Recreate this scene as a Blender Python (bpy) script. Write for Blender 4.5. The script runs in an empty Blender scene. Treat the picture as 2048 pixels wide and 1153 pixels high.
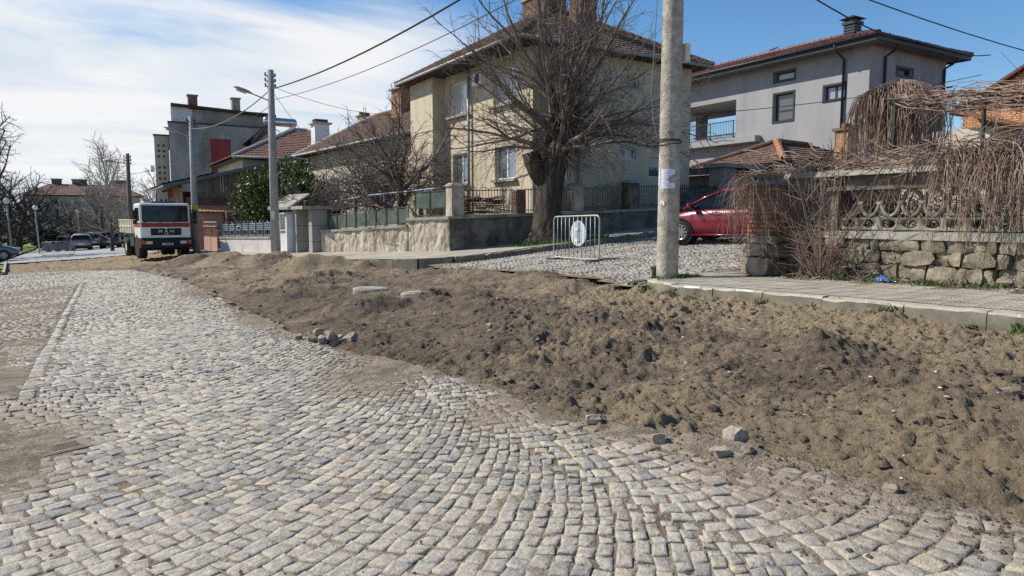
import bpy, bmesh, math, random
import numpy as np
from mathutils import Vector, Matrix

# ------------------------------------------------------------------ camera, sky, sun, exposure
scene = bpy.context.scene
COL = scene.collection
R = math.radians
EYE = 1.6
cam_d = bpy.data.cameras.new('camera')
cam_d.sensor_fit = 'HORIZONTAL'
cam_d.sensor_width = 36.0
cam_d.lens = 36.0 * 1400.0 / 2048.0
cam_d.clip_start = 0.1
cam_d.clip_end = 3000.0
cam = bpy.data.objects.new('camera', cam_d)
COL.objects.link(cam)
cam.location = (0, 0, EYE)
cam.rotation_euler = (R(90) - math.atan(138.5 / 1400.0), 0, -R(31.6))
scene.camera = cam

SUN_EL = R(42.0)
SUN_AZ = R(-45.0)          # from +Y, negative = towards -X
scene.cycles.use_denoising = False
scene.view_settings.view_transform = 'Standard'
scene.view_settings.look = 'None'
scene.view_settings.exposure = 0.2
scene.view_settings.gamma = 1.0
scene.view_settings.use_curve_mapping = False

world = bpy.data.worlds.new('World')
scene.world = world
world.use_nodes = True
wn = world.node_tree.nodes
wl = world.node_tree.links
wn.clear()

def wmath(op, a, b=None, c=None, clamp=False):
    n = wn.new('ShaderNodeMath'); n.operation = op; n.use_clamp = clamp
    for i, v in enumerate((a, b, c)):
        if v is None: continue
        if isinstance(v, (int, float)): n.inputs[i].default_value = v
        else: wl.new(v, n.inputs[i])
    return n.outputs[0]

def wsmooth(v, a, b):
    n = wn.new('ShaderNodeMapRange'); n.interpolation_type = 'SMOOTHSTEP'
    wl.new(v, n.inputs['Value'])
    n.inputs['From Min'].default_value = a; n.inputs['From Max'].default_value = b
    return n.outputs['Result']

w_out = wn.new('ShaderNodeOutputWorld')
w_sky = wn.new('ShaderNodeTexSky')
w_sky.sky_type = 'NISHITA'
w_sky.sun_disc = False
w_sky.sun_elevation = SUN_EL
w_sky.sun_rotation = SUN_AZ
w_sky.air_density = 1.0
w_sky.dust_density = 0.1
w_sky.ozone_density = 3.5
w_bg = wn.new('ShaderNodeBackground')
w_bg.inputs['Strength'].default_value = 0.118
w_hsv = wn.new('ShaderNodeHueSaturation'); w_hsv.inputs['Saturation'].default_value = 1.2
wl.new(w_sky.outputs[0], w_hsv.inputs['Color']); wl.new(w_hsv.outputs[0], w_bg.inputs['Color'])
# a bank of thin high cloud along the sunny side of the sky
w_tc = wn.new('ShaderNodeTexCoord')
w_nrm = wn.new('ShaderNodeVectorMath'); w_nrm.operation = 'NORMALIZE'
wl.new(w_tc.outputs['Generated'], w_nrm.inputs[0])
w_sep = wn.new('ShaderNodeSeparateXYZ'); wl.new(w_nrm.outputs[0], w_sep.inputs[0])
zc = wmath('MAXIMUM', w_sep.outputs['Z'], 0.0)
den = wmath('ADD', zc, 0.16)
comb = wn.new('ShaderNodeCombineXYZ')
wl.new(wmath('DIVIDE', w_sep.outputs['X'], den), comb.inputs[0])
wl.new(wmath('DIVIDE', w_sep.outputs['Y'], den), comb.inputs[1])
n1 = wn.new('ShaderNodeTexNoise'); n1.inputs['Scale'].default_value = 0.9
n1.inputs['Detail'].default_value = 7; n1.inputs['Roughness'].default_value = 0.58
n1.inputs['Distortion'].default_value = 0.5
w_map = wn.new('ShaderNodeMapping'); w_map.inputs['Rotation'].default_value = (0, 0, R(25)); w_map.inputs['Scale'].default_value = (0.75, 1.7, 1)
w_map.inputs['Location'].default_value = (3.3, 1.2, 0)
wl.new(comb.outputs[0], w_map.inputs[0]); wl.new(w_map.outputs[0], n1.inputs['Vector'])
n2 = wn.new('ShaderNodeTexNoise'); n2.inputs['Scale'].default_value = 0.55; n2.inputs['Detail'].default_value = 4
wl.new(comb.outputs[0], n2.inputs['Vector'])
side = wmath('ADD', wmath('MULTIPLY', w_sep.outputs['X'], -0.852), wmath('MULTIPLY', w_sep.outputs['Y'], 0.524))
m_side = wsmooth(wmath('ADD', side, wmath('MULTIPLY', wmath('SUBTRACT', n2.outputs['Fac'], 0.5), 0.5)), -0.04, 0.20)
m_el = wsmooth(wmath('ADD', w_sep.outputs['Z'], wmath('MULTIPLY', wmath('SUBTRACT', n1.outputs['Fac'], 0.5), -0.24)), 0.315, 0.215)
m_tex = wsmooth(n1.outputs['Fac'], 0.20, 0.42)
mask = wmath('MULTIPLY', wmath('MULTIPLY', m_side, m_el), m_tex)
w_cl = wn.new('ShaderNodeBackground')
ramp = wn.new('ShaderNodeValToRGB')
ramp.color_ramp.elements[0].position = 0.36; ramp.color_ramp.elements[0].color = (0.66, 0.75, 0.86, 1)
ramp.color_ramp.elements[1].position = 0.58; ramp.color_ramp.elements[1].color = (0.95, 0.95, 0.95, 1)
wl.new(n1.outputs['Fac'], ramp.inputs[0]); wl.new(ramp.outputs[0], w_cl.inputs['Color'])
w_cl.inputs['Strength'].default_value = 0.86
w_mix = wn.new('ShaderNodeMixShader')
wl.new(wmath('MULTIPLY', mask, 0.95), w_mix.inputs[0])
wl.new(w_bg.outputs[0], w_mix.inputs[1]); wl.new(w_cl.outputs[0], w_mix.inputs[2])
wl.new(w_mix.outputs[0], w_out.inputs['Surface'])

sun_d = bpy.data.lights.new('sun', 'SUN')
sun_d.energy = 5.0
sun_d.angle = R(0.53)
sun_d.color = (1.0, 0.935, 0.83)
sun = bpy.data.objects.new('sun', sun_d)
COL.objects.link(sun)
to_sun = Vector((math.sin(SUN_AZ) * math.cos(SUN_EL), math.cos(SUN_AZ) * math.cos(SUN_EL), math.sin(SUN_EL)))
sun.rotation_euler = to_sun.to_track_quat('Z', 'Y').to_euler()
sun.location = (-20, 20, 40)

# ------------------------------------------------------------------ helpers
rng = random.Random(11)
nrg = np.random.default_rng(5)
MATS = {}

def mat(name, c1, c2=None, scale=3.0, rough=0.85, bump=0.0, bscale=None, c3=None, s3=0.6, spec=0.35, metal=0.0,
        detail=5, stretch=None, island=0.0, bdist=0.02, coat=0.0, hi=0.62, lo=0.38):
    """principled surface, colour varied by two noises, optional relief and piece-to-piece variation"""
    m = bpy.data.materials.new(name); m.use_nodes = True
    nt = m.node_tree; N = nt.nodes; L = nt.links
    b = N['Principled BSDF']
    b.inputs['Roughness'].default_value = rough
    b.inputs['Metallic'].default_value = metal
    b.inputs['Specular IOR Level'].default_value = spec
    if coat: b.inputs['Coat Weight'].default_value = coat; b.inputs['Coat Roughness'].default_value = 0.06
    geo = N.new('ShaderNodeNewGeometry')
    vec = geo.outputs['Position']
    if stretch:
        mp = N.new('ShaderNodeMapping'); mp.inputs['Scale'].default_value = stretch
        L.new(vec, mp.inputs[0]); vec = mp.outputs[0]
    col = None
    if c2 is not None:
        n = N.new('ShaderNodeTexNoise'); n.inputs['Scale'].default_value = scale; n.inputs['Detail'].default_value = detail
        n.inputs['Roughness'].default_value = 0.6
        L.new(vec, n.inputs['Vector'])
        r = N.new('ShaderNodeValToRGB')
        r.color_ramp.elements[0].position = lo; r.color_ramp.elements[0].color = (*c1, 1)
        r.color_ramp.elements[1].position = hi; r.color_ramp.elements[1].color = (*c2, 1)
        L.new(n.outputs['Fac'], r.inputs[0]); col = r.outputs[0]
    if c3 is not None:
        n = N.new('ShaderNodeTexNoise'); n.inputs['Scale'].default_value = s3; n.inputs['Detail'].default_value = 8
        n.inputs['Roughness'].default_value = 0.7
        L.new(vec, n.inputs['Vector'])
        r = N.new('ShaderNodeMapRange'); r.inputs['From Min'].default_value = 0.52; r.inputs['From Max'].default_value = 0.66
        L.new(n.outputs['Fac'], r.inputs[0])
        mx = N.new('ShaderNodeMix'); mx.data_type = 'RGBA'
        L.new(r.outputs[0], mx.inputs[0])
        if col is None: mx.inputs[6].default_value = (*c1, 1)
        else: L.new(col, mx.inputs[6])
        mx.inputs[7].default_value = (*c3, 1); col = mx.outputs[2]
    if island:
        hsv = N.new('ShaderNodeHueSaturation')
        mr = N.new('ShaderNodeMapRange'); mr.inputs['To Min'].default_value = 1 - island; mr.inputs['To Max'].default_value = 1 + island
        L.new(geo.outputs['Random Per Island'], mr.inputs[0]); L.new(mr.outputs[0], hsv.inputs['Value'])
        if col is None: hsv.inputs['Color'].default_value = (*c1, 1)
        else: L.new(col, hsv.inputs['Color'])
        col = hsv.outputs[0]
    if col is None: b.inputs['Base Color'].default_value = (*c1, 1)
    else: L.new(col, b.inputs['Base Color'])
    if bump:
        n = N.new('ShaderNodeTexNoise'); n.inputs['Scale'].default_value = bscale or scale * 6; n.inputs['Detail'].default_value = 4
        L.new(vec, n.inputs['Vector'])
        bp = N.new('ShaderNodeBump'); bp.inputs['Strength'].default_value = bump; bp.inputs['Distance'].default_value = bdist
        L.new(n.outputs['Fac'], bp.inputs['Height']); L.new(bp.outputs[0], b.inputs['Normal'])
    MATS[name] = m
    return m

class MB:
    """collects vertices and faces of one mesh"""
    def __init__(s): s.v = []; s.f = []
    def add(s, vs, fs):
        o = len(s.v); s.v.extend(vs); s.f.extend([tuple(i + o for i in f) for f in fs]); return s
    def quad(s, a, b, c, d): return s.add([a, b, c, d], [(0, 1, 2, 3)])
    def box(s, x0, x1, y0, y1, z0, z1):
        return s.add([(x0, y0, z0), (x1, y0, z0), (x1, y1, z0), (x0, y1, z0), (x0, y0, z1), (x1, y0, z1), (x1, y1, z1), (x0, y1, z1)],
                     [(3, 2, 1, 0), (4, 5, 6, 7), (0, 1, 5, 4), (1, 2, 6, 5), (2, 3, 7, 6), (3, 0, 4, 7)])
    def hexa(s, b4, t4):
        return s.add(list(b4) + list(t4), [(3, 2, 1, 0), (4, 5, 6, 7), (0, 1, 5, 4), (1, 2, 6, 5), (2, 3, 7, 6), (3, 0, 4, 7)])
    def bar(s, p, q, w, h, up=(0, 0, 1)):
        p = Vector(p); q = Vector(q); d = (q - p).normalized()
        a = d.cross(Vector(up))
        if a.length < 1e-4: a = d.cross(Vector((1, 0, 0)))
        a.normalize(); c = a.cross(d).normalized()
        a = a * (w / 2); c = c * (h / 2)
        return s.hexa([tuple(p - a - c), tuple(p + a - c), tuple(q + a - c), tuple(q - a - c)],
                      [tuple(p - a + c), tuple(p + a + c), tuple(q + a + c), tuple(q - a + c)])
    def tube(s, pts, rad, n=6, cap=True):
        pts = [Vector(p) for p in pts]
        if not hasattr(rad, '__len__'): rad = [rad] * len(pts)
        o = len(s.v); k = len(pts)
        d = (pts[1] - pts[0]).normalized()
        a = d.cross(Vector((0, 0, 1)) if abs(d.z) < 0.9 else Vector((1, 0, 0))).normalized()
        for i, p in enumerate(pts):
            if 0 < i < k - 1: d = pts[i + 1] - pts[i - 1]
            elif i: d = pts[i] - pts[i - 1]
            if d.length > 1e-9: d = d.normalized()
            a = (a - d * a.dot(d))
            a = a.normalized() if a.length > 1e-6 else d.orthogonal().normalized()
            b = d.cross(a)
            for j in range(n):
                t = 2 * math.pi * j / n
                w = p + (a * math.cos(t) + b * math.sin(t)) * rad[i]
                s.v.append((w.x, w.y, w.z))
        for i in range(k - 1):
            for j in range(n):
                j2 = (j + 1) % n
                s.f.append((o + i * n + j, o + i * n + j2, o + (i + 1) * n + j2, o + (i + 1) * n + j))
        if cap:
            s.f.append(tuple(o + j for j in range(n))[::-1]); s.f.append(tuple(o + (k - 1) * n + j for j in range(n)))
        return s
    def cyl(s, p, q, r0, r1=None, n=12): return s.tube([p, q], [r0, r0 if r1 is None else r1], n)
    def disc(s, c, r, axis, th, n=20):
        ax = Vector(axis).normalized() * th / 2; c = Vector(c)
        return s.tube([c - ax, c + ax], [r, r], n)
    def lathe(s, c, prof, n=16):
        pts = []; o = len(s.v)
        for (r, z) in prof:
            for j in range(n):
                t = 2 * math.pi * j / n; s.v.append((c[0] + r * math.cos(t), c[1] + r * math.sin(t), c[2] + z))
        for i in range(len(prof) - 1):
            for j in range(n):
                j2 = (j + 1) % n
                s.f.append((o + i * n + j, o + i * n + j2, o + (i + 1) * n + j2, o + (i + 1) * n + j))
        s.f.append(tuple(o + j for j in range(n))[::-1]); s.f.append(tuple(o + (len(prof) - 1) * n + j for j in range(n)))
        return s
    def prism(s, poly, d):
        d = Vector(d); n = len(poly); o = len(s.v)
        s.v.extend([tuple(p) for p in poly]); s.v.extend([tuple(Vector(p) + d) for p in poly])
        s.f.append(tuple(range(o + n - 1, o - 1, -1))); s.f.append(tuple(range(o + n, o + 2 * n)))
        for i in range(n): j = (i + 1) % n; s.f.append((o + i, o + j, o + n + j, o + n + i))
        return s
    def mesh(s, name, m, smooth=False, off=(0, 0, 0), fix=True):
        me = bpy.data.meshes.new(name)
        v = np.array(s.v, dtype=float).reshape(-1, 3) - np.array(off)
        me.from_pydata(v.tolist(), [], s.f)
        if fix and len(s.f) < 20000:
            bm = bmesh.new(); bm.from_mesh(me); bmesh.ops.recalc_face_normals(bm, faces=bm.faces); bm.to_mesh(me); bm.free()
        me.materials.append(MATS[m] if isinstance(m, str) else m)
        if smooth: me.polygons.foreach_set('use_smooth', [True] * len(me.polygons))
        me.update()
        return me
    def build(s, name, m, parent=None, smooth=False, local=False, fix=True):
        off = (0, 0, 0)
        if parent is not None and not local:
            p = parent; off = Vector((0, 0, 0))
            while p is not None: off = off + p.location; p = p.parent
        o = bpy.data.objects.new(name, s.mesh(name, m, smooth, off, fix))
        COL.objects.link(o)
        if parent is not None: o.parent = parent
        return o

def tag(o, label=None, cat=None, group=None, kind=None):
    if label: o['label'] = label
    if cat: o['category'] = cat
    if group: o['group'] = group
    if kind: o['kind'] = kind
    return o

def thing(name, label, cat, loc=(0, 0, 0), rz=0.0, group=None):
    o = bpy.data.objects.new(name, None); COL.objects.link(o)
    o.empty_display_size = 0.2
    o.location = loc; o.rotation_euler = (0, 0, rz)
    return tag(o, label, cat, group)

def copy_tree(o, parent=None):
    c = o.copy(); COL.objects.link(c); c.parent = parent
    for ch in list(o.children): copy_tree(ch, c)
    return c

# value noise on arrays
def _h(ix, iy, seed):
    n = (ix.astype(np.int64) * 374761393 + iy.astype(np.int64) * 668265263 + seed * 974634777) & 0xffffffff
    n = ((n ^ (n >> 13)) * 1274126177) & 0xffffffff
    return ((n ^ (n >> 16)) & 0xffff) / 65535.0

def vnoise(x, y, seed=0):
    x = np.asarray(x, float); y = np.asarray(y, float)
    ix = np.floor(x); iy = np.floor(y); fx = x - ix; fy = y - iy
    fx = fx * fx * (3 - 2 * fx); fy = fy * fy * (3 - 2 * fy)
    a = _h(ix, iy, seed); b = _h(ix + 1, iy, seed); c = _h(ix, iy + 1, seed); d = _h(ix + 1, iy + 1, seed)
    return (a * (1 - fx) + b * fx) * (1 - fy) + (c * (1 - fx) + d * fx) * fy - 0.5

def fbm(x, y, oct=4, seed=0, gain=0.5):
    s = 0; a = 1.0
    for i in range(oct):
        s = s + a * vnoise(x * (2 ** i) + 17.3 * i, y * (2 ** i) - 9.1 * i, seed + i); a *= gain
    return s

def gz(x, y):
    """the sloping ground: rises to the right of the street, falls away down the street"""
    x = np.asarray(x, float); y = np.asarray(y, float)
    xc = np.clip(x, -9, 48); yc = np.clip(y, -40, 95)
    return np.where(xc < 0, 0.045, 0.07) * xc - 0.018 * yc + 0.012 * np.clip(xc - 8, 0, 40)

def g(x, y): return float(gz(x, y))

def sheet(name, m, xs, ys, zf, parent=None, smooth=True, keep=None):
    X, Y = np.meshgrid(xs, ys); Z = zf(X, Y)
    nx, ny = len(xs), len(ys)
    V = np.stack([X, Y, Z], -1).reshape(-1, 3)
    i = np.arange(nx * ny).reshape(ny, nx)
    F = np.stack([i[:-1, :-1], i[:-1, 1:], i[1:, 1:], i[1:, :-1]], -1).reshape(-1, 4)
    if keep is not None:
        k = keep(X, Y)
        ok = (k[:-1, :-1] & k[:-1, 1:] & k[1:, 1:] & k[1:, :-1]).reshape(-1)
        F = F[ok]
        used = np.unique(F); re = np.full(len(V), -1); re[used] = np.arange(len(used)); V = V[used]; F = re[F]
    return np_obj(name, V, F, m, parent, smooth)

def np_obj(name, V, F, m, parent=None, smooth=False):
    me = bpy.data.meshes.new(name)
    V = np.asarray(V, np.float32); F = np.asarray(F, np.int32); k = F.shape[1]
    me.vertices.add(len(V)); me.vertices.foreach_set('co', V.ravel())
    me.loops.add(F.size); me.loops.foreach_set('vertex_index', F.ravel())
    me.polygons.add(len(F)); me.polygons.foreach_set('loop_start', np.arange(0, F.size, k, dtype=np.int32))
    if smooth: me.polygons.foreach_set('use_smooth', np.ones(len(F), bool))
    me.materials.append(MATS[m] if isinstance(m, str) else m)
    me.update(calc_edges=True); me.validate()
    o = bpy.data.objects.new(name, me); COL.objects.link(o)
    if parent is not None: o.parent = parent
    return o

# ------------------------------------------------------------------ materials
mat('stucco_yellow', (0.49, 0.425, 0.305), (0.58, 0.51, 0.385), 1.6, 0.95, 0.25, 30, c3=(0.385, 0.33, 0.235), s3=0.9, stretch=(1, 1, 0.3), bdist=0.012)
mat('plinth_brown', (0.075, 0.05, 0.045), (0.10, 0.07, 0.06), 4, 0.9)
mat('stucco_grey', (0.315, 0.315, 0.32), (0.36, 0.36, 0.365), 0.8, 0.95, 0.08, 20, c3=(0.275, 0.275, 0.28), s3=0.5, stretch=(1, 1, 0.35), bdist=0.01)
mat('anthracite', (0.035, 0.04, 0.045), None, rough=0.5)
mat('soffit_grey', (0.16, 0.165, 0.18), (0.19, 0.195, 0.21), 3, 0.7)
mat('plaster_tan', (0.40, 0.35, 0.28), (0.50, 0.44, 0.36), 1.0, 0.95, 0.3, 30, c3=(0.34, 0.30, 0.25), s3=0.5, bdist=0.01)
mat('plaster_cream', (0.50, 0.46, 0.37), (0.58, 0.54, 0.44), 1.0, 0.95, c3=(0.42, 0.38, 0.31), s3=0.4)
mat('wall_stain_shade', (0.085, 0.075, 0.06), (0.20, 0.18, 0.15), 2.0, 0.95, 0.6, 20, c3=(0.055, 0.05, 0.035), s3=1.2, bdist=0.02)  # mottled stain, with the whole colour darkened to stand in for shade
mat('balustrade', (0.18, 0.165, 0.13), (0.30, 0.28, 0.225), 5, 0.95, 0.5, 50, c3=(0.13, 0.12, 0.085), s3=3, bdist=0.006)  # darkened all over: shade of the overhanging vines is put into the colour
mat('concrete_old', (0.23, 0.215, 0.195), (0.37, 0.35, 0.32), 0.7, 0.95, 0.3, 20, c3=(0.15, 0.138, 0.125), s3=0.30, stretch=(1, 1, 0.45))
mat('concrete_strip', (0.40, 0.36, 0.275), (0.47, 0.425, 0.33), 1.5, 0.95)
mat('concrete', (0.25, 0.232, 0.20), (0.36, 0.338, 0.295), 3.0, 0.95, 0.4, 60, c3=(0.24, 0.225, 0.20), s3=1.2, bdist=0.006)
mat('concrete_pale', (0.46, 0.44, 0.40), (0.56, 0.54, 0.50), 2.0, 0.95, 0.3, 60, c3=(0.36, 0.35, 0.32), s3=1.0, bdist=0.006)
mat('terrazzo', (0.22, 0.215, 0.20), (0.36, 0.35, 0.32), 40, 0.95, 0.4, 80, bdist=0.005)
mat('coping_moss', (0.25, 0.24, 0.20), (0.34, 0.32, 0.28), 2.5, 0.95, 0.5, 40, c3=(0.16, 0.16, 0.075), s3=2.2)
mat('pole_concrete', (0.32, 0.29, 0.235), (0.50, 0.455, 0.38), 9.0, 0.95, 1.0, 38, c3=(0.21, 0.188, 0.15), s3=2.2, bdist=0.02)
mat('pole_grey', (0.30, 0.30, 0.29), (0.38, 0.375, 0.36), 4.0, 0.95, 0.3, 40, c3=(0.26, 0.255, 0.25), s3=0.8, bdist=0.01)
mat('wood_dark', (0.045, 0.035, 0.028), (0.085, 0.068, 0.055), 6, 0.9, stretch=(1, 1, 0.15))
mat('wood_board', (0.22, 0.17, 0.125), (0.34, 0.27, 0.20), 8, 0.9, stretch=(1, 1, 0.12), island=0.25)
mat('wood_weathered', (0.10, 0.092, 0.085), (0.18, 0.165, 0.15), 8, 0.95, stretch=(1, 1, 0.12), island=0.3)
mat('pink_plaster', (0.48, 0.29, 0.24), (0.55, 0.345, 0.29), 1.5, 0.95, c3=(0.40, 0.25, 0.21), s3=0.8)
mat('maroon_wall', (0.13, 0.07, 0.065), (0.17, 0.095, 0.085), 2, 0.95)
mat('red_panel', (0.23, 0.035, 0.032), (0.28, 0.05, 0.045), 2, 0.7, stretch=(1, 1, 0.2))
mat('metal_white', (0.62, 0.64, 0.66), (0.70, 0.72, 0.73), 2, 0.55)
mat('metal_blue', (0.30, 0.37, 0.44), (0.40, 0.47, 0.53), 5, 0.6)
mat('metal_bluedark', (0.07, 0.10, 0.13), (0.10, 0.135, 0.165), 5, 0.6)
mat('metal_dark', (0.022, 0.022, 0.024), (0.045, 0.042, 0.04), 9, 0.6)
mat('iron_rust', (0.07, 0.05, 0.04), (0.15, 0.10, 0.075), 14, 0.85, 0.4, 60, bdist=0.006)
mat('iron_fence', (0.07, 0.062, 0.05), (0.12, 0.10, 0.075), 10, 0.75)
mat('iron_green', (0.035, 0.055, 0.045), (0.075, 0.10, 0.085), 8, 0.7)
mat('green_pane', (0.055, 0.085, 0.072), (0.115, 0.14, 0.12), 3, 0.35, c3=(0.14, 0.12, 0.09), s3=2.0)
mat('galvanised', (0.34, 0.34, 0.33), (0.46, 0.455, 0.44), 12, 0.5, metal=0.5)
mat('zinc_pipe', (0.25, 0.25, 0.26), (0.33, 0.33, 0.33), 5, 0.6, metal=0.3)
mat('glass_dark', (0.008, 0.010, 0.013), None, rough=0.04, spec=0.35)
mat('glass_room', (0.10, 0.115, 0.13), None, rough=0.05, spec=0.8)
mat('glass_curtain', (0.60, 0.63, 0.66), (0.70, 0.73, 0.76), 2.0, 0.08, spec=0.9)
mat('glass_lit', (0.26, 0.32, 0.40), None, rough=0.05, spec=1.0)
mat('curtain_grey', (0.36, 0.37, 0.38), (0.50, 0.51, 0.52), 6.0, 0.6, stretch=(4, 4, 0.2), spec=0.7)
mat('roller_white', (0.60, 0.59, 0.57), (0.66, 0.65, 0.63), 2, 0.7)
mat('frame_white', (0.74, 0.74, 0.72), None, rough=0.5)
mat('paint_white', (0.82, 0.82, 0.80), None, rough=0.32, coat=0.3)
mat('paint_cream', (0.60, 0.555, 0.455), (0.68, 0.635, 0.53), 5, 0.6, c3=(0.45, 0.35, 0.22), s3=4)
mat('paint_red_stripe', (0.33, 0.035, 0.03), None, rough=0.4)
mat('paint_red_car', (0.24, 0.008, 0.024), None, rough=0.28, coat=0.8, spec=0.5)
mat('paint_silver', (0.22, 0.225, 0.235), None, rough=0.3, metal=0.3, coat=0.6)
mat('paint_blue_grey', (0.13, 0.155, 0.20), None, rough=0.3, metal=0.2, coat=0.6)
mat('paint_dark', (0.022, 0.024, 0.03), None, rough=0.3, coat=0.6)
mat('paint_blue_dark', (0.03, 0.04, 0.065), None, rough=0.3, coat=0.6)
mat('plastic_black', (0.012, 0.012, 0.013), None, rough=0.55)
mat('rubber', (0.022, 0.021, 0.02), (0.05, 0.046, 0.04), 10, 0.9)
mat('rim_alloy', (0.42, 0.42, 0.43), None, rough=0.35, metal=0.6)
mat('lamp_clear', (0.50, 0.52, 0.47), (0.62, 0.63, 0.58), 20, 0.12, spec=0.8)
mat('lamp_orange', (0.50, 0.10, 0.02), None, rough=0.2)
mat('lamp_red', (0.24, 0.012, 0.012), None, rough=0.2)
mat('plate_white', (0.70, 0.70, 0.68), None, rough=0.5)
mat('ink', (0.03, 0.03, 0.04), None, rough=0.6)
mat('letter_silver', (0.62, 0.62, 0.62), None, rough=0.35)
mat('globe', (0.72, 0.73, 0.74), None, rough=0.3)
mat('steel_tank', (0.55, 0.57, 0.60), None, rough=0.18, metal=0.9)
mat('collector', (0.02, 0.03, 0.05), None, rough=0.2)
mat('wire', (0.03, 0.03, 0.032), None, rough=0.7)
mat('wire_pale', (0.20, 0.20, 0.20), None, rough=0.7)
mat('paper', (0.66, 0.68, 0.75), (0.72, 0.74, 0.80), 8, 0.9)
mat('print_blue', (0.30, 0.33, 0.48), None, rough=0.9)
mat('sign_back', (0.50, 0.57, 0.61), (0.56, 0.63, 0.66), 5, 0.5)
mat('bag_blue', (0.03, 0.09, 0.30), (0.07, 0.15, 0.40), 20, 0.4)
mat('yellow_paint', (0.62, 0.52, 0.05), None, rough=0.8)
mat('tile_red', (0.185, 0.102, 0.075), (0.265, 0.148, 0.108), 5, 0.9, 0.3, 40, c3=(0.17, 0.115, 0.09), s3=0.7, bdist=0.006)
mat('tile_old', (0.12, 0.076, 0.058), (0.20, 0.128, 0.094), 5, 0.95, 0.3, 40, c3=(0.11, 0.10, 0.075), s3=0.8, bdist=0.006)
mat('tile_maroon', (0.095, 0.036, 0.031), (0.135, 0.052, 0.043), 3, 0.6, c3=(0.08, 0.036, 0.031), s3=0.8)
mat('tile_orange', (0.42, 0.20, 0.11), (0.52, 0.27, 0.16), 5, 0.9, c3=(0.30, 0.17, 0.11), s3=0.9)
mat('ridge_mortar', (0.36, 0.30, 0.26), (0.50, 0.45, 0.40), 6, 0.95)
mat('brick', (0.34, 0.155, 0.085), (0.46, 0.235, 0.135), 7, 0.95, 0.4, 60, c3=(0.22, 0.13, 0.09), s3=2.0, island=0.22, bdist=0.006)
mat('brick_pale', (0.48, 0.26, 0.14), (0.60, 0.36, 0.20), 6, 0.95, c3=(0.40, 0.24, 0.14), s3=1.2, island=0.18)
mat('brick_dark', (0.15, 0.085, 0.06), (0.22, 0.13, 0.095), 6, 0.95, island=0.2)
mat('mortar', (0.17, 0.15, 0.125), (0.24, 0.215, 0.18), 8, 0.95, 0.4, 60, bdist=0.006)
mat('rubble', (0.135, 0.115, 0.083), (0.265, 0.232, 0.17), 4, 0.95, 0.8, 30, c3=(0.10, 0.088, 0.062), s3=3.0, island=0.35, bdist=0.02)  # stone colour lowered to carry the shade under the vine overhang
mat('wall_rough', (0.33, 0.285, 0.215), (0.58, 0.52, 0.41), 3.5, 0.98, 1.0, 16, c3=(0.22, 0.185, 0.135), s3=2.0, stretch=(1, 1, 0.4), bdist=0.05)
mat('bark', (0.036, 0.028, 0.023), (0.088, 0.07, 0.056), 7, 0.95, 0.9, 14, stretch=(1, 1, 0.22), bdist=0.05)
mat('twig', (0.085, 0.066, 0.055), (0.23, 0.19, 0.155), 2.5, 0.9)
mat('twig_grey', (0.14, 0.12, 0.105), (0.27, 0.235, 0.205), 2.5, 0.9)
mat('twig_dark', (0.03, 0.026, 0.024), (0.06, 0.05, 0.045), 2.5, 0.9)
mat('birch', (0.30, 0.28, 0.255), (0.44, 0.42, 0.39), 3, 0.9)
mat('vine', (0.165, 0.112, 0.086), (0.37, 0.275, 0.215), 2.2, 0.9)
mat('vine_red', (0.17, 0.085, 0.06), (0.30, 0.17, 0.125), 2.2, 0.9)
mat('vine_dark', (0.09, 0.068, 0.056), (0.21, 0.16, 0.13), 2.2, 0.95)
mat('leaf_green', (0.06, 0.09, 0.024), (0.15, 0.18, 0.055), 3, 0.5, island=0.35)
mat('leaf_dark', (0.02, 0.035, 0.015), (0.04, 0.06, 0.025), 3, 0.6, island=0.3)
mat('grass', (0.04, 0.085, 0.016), (0.085, 0.145, 0.035), 5, 0.8, island=0.35)
mat('grass_far', (0.10, 0.17, 0.035), (0.16, 0.24, 0.06), 0.8, 0.95, c3=(0.14, 0.13, 0.06), s3=0.3)
mat('moss', (0.07, 0.085, 0.025), (0.13, 0.15, 0.05), 12, 0.95, 0.5, 60)
mat('litter', (0.12, 0.09, 0.065), (0.26, 0.20, 0.145), 6, 0.95, island=0.5)
mat('litter_pale', (0.45, 0.40, 0.34), None, rough=0.9, island=0.3)
mat('earth', (0.13, 0.10, 0.07), (0.22, 0.175, 0.125), 2.5, 0.98, 0.6, 25, c3=(0.10, 0.075, 0.055), s3=0.8)
mat('asphalt_far', (0.30, 0.30, 0.30), (0.38, 0.38, 0.375), 0.6, 0.9)
mat('far_wood', (0.075, 0.06, 0.052), (0.14, 0.11, 0.095), 0.4, 0.95)
# ------------------------------------------------------------------ ground
def lin(y, pts):
    p = np.array(pts, float); return np.interp(y, p[:, 0], p[:, 1])

EDGE = [(-6, 3.75), (0.5, 3.65), (1.4, 3.56), (2.15, 3.46), (2.9, 3.40), (3.84, 3.10), (4.84, 3.01), (5.97, 2.97), (7.4, 2.72), (8.7, 2.50),
        (11.1, 2.43), (14, 2.46), (19.7, 2.58), (24, 2.5), (29, 2.13), (32.8, 1.5), (35, 0.4), (37.3, -2.2), (39, -6.0), (60, -6.0)]
KERB = [(-6, 8.0), (9.2, 8.0), (10.0, 8.5), (11, 8.85), (13, 9.0), (15, 8.8), (17.2, 8.5), (18.6, 8.6), (19.6, 8.12), (23.8, 6.93), (31.6, 6.2), (37.2, 5.64), (47, 4.9), (60, 4.2)]

def xedge(y): return lin(y, EDGE) + 0.16 * vnoise(np.asarray(y) * 1.3, 0.0, 3) + 0.10 * vnoise(np.asarray(y) * 4.1, 2.0, 4)
def xkerb(y): return lin(y, KERB)

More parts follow.
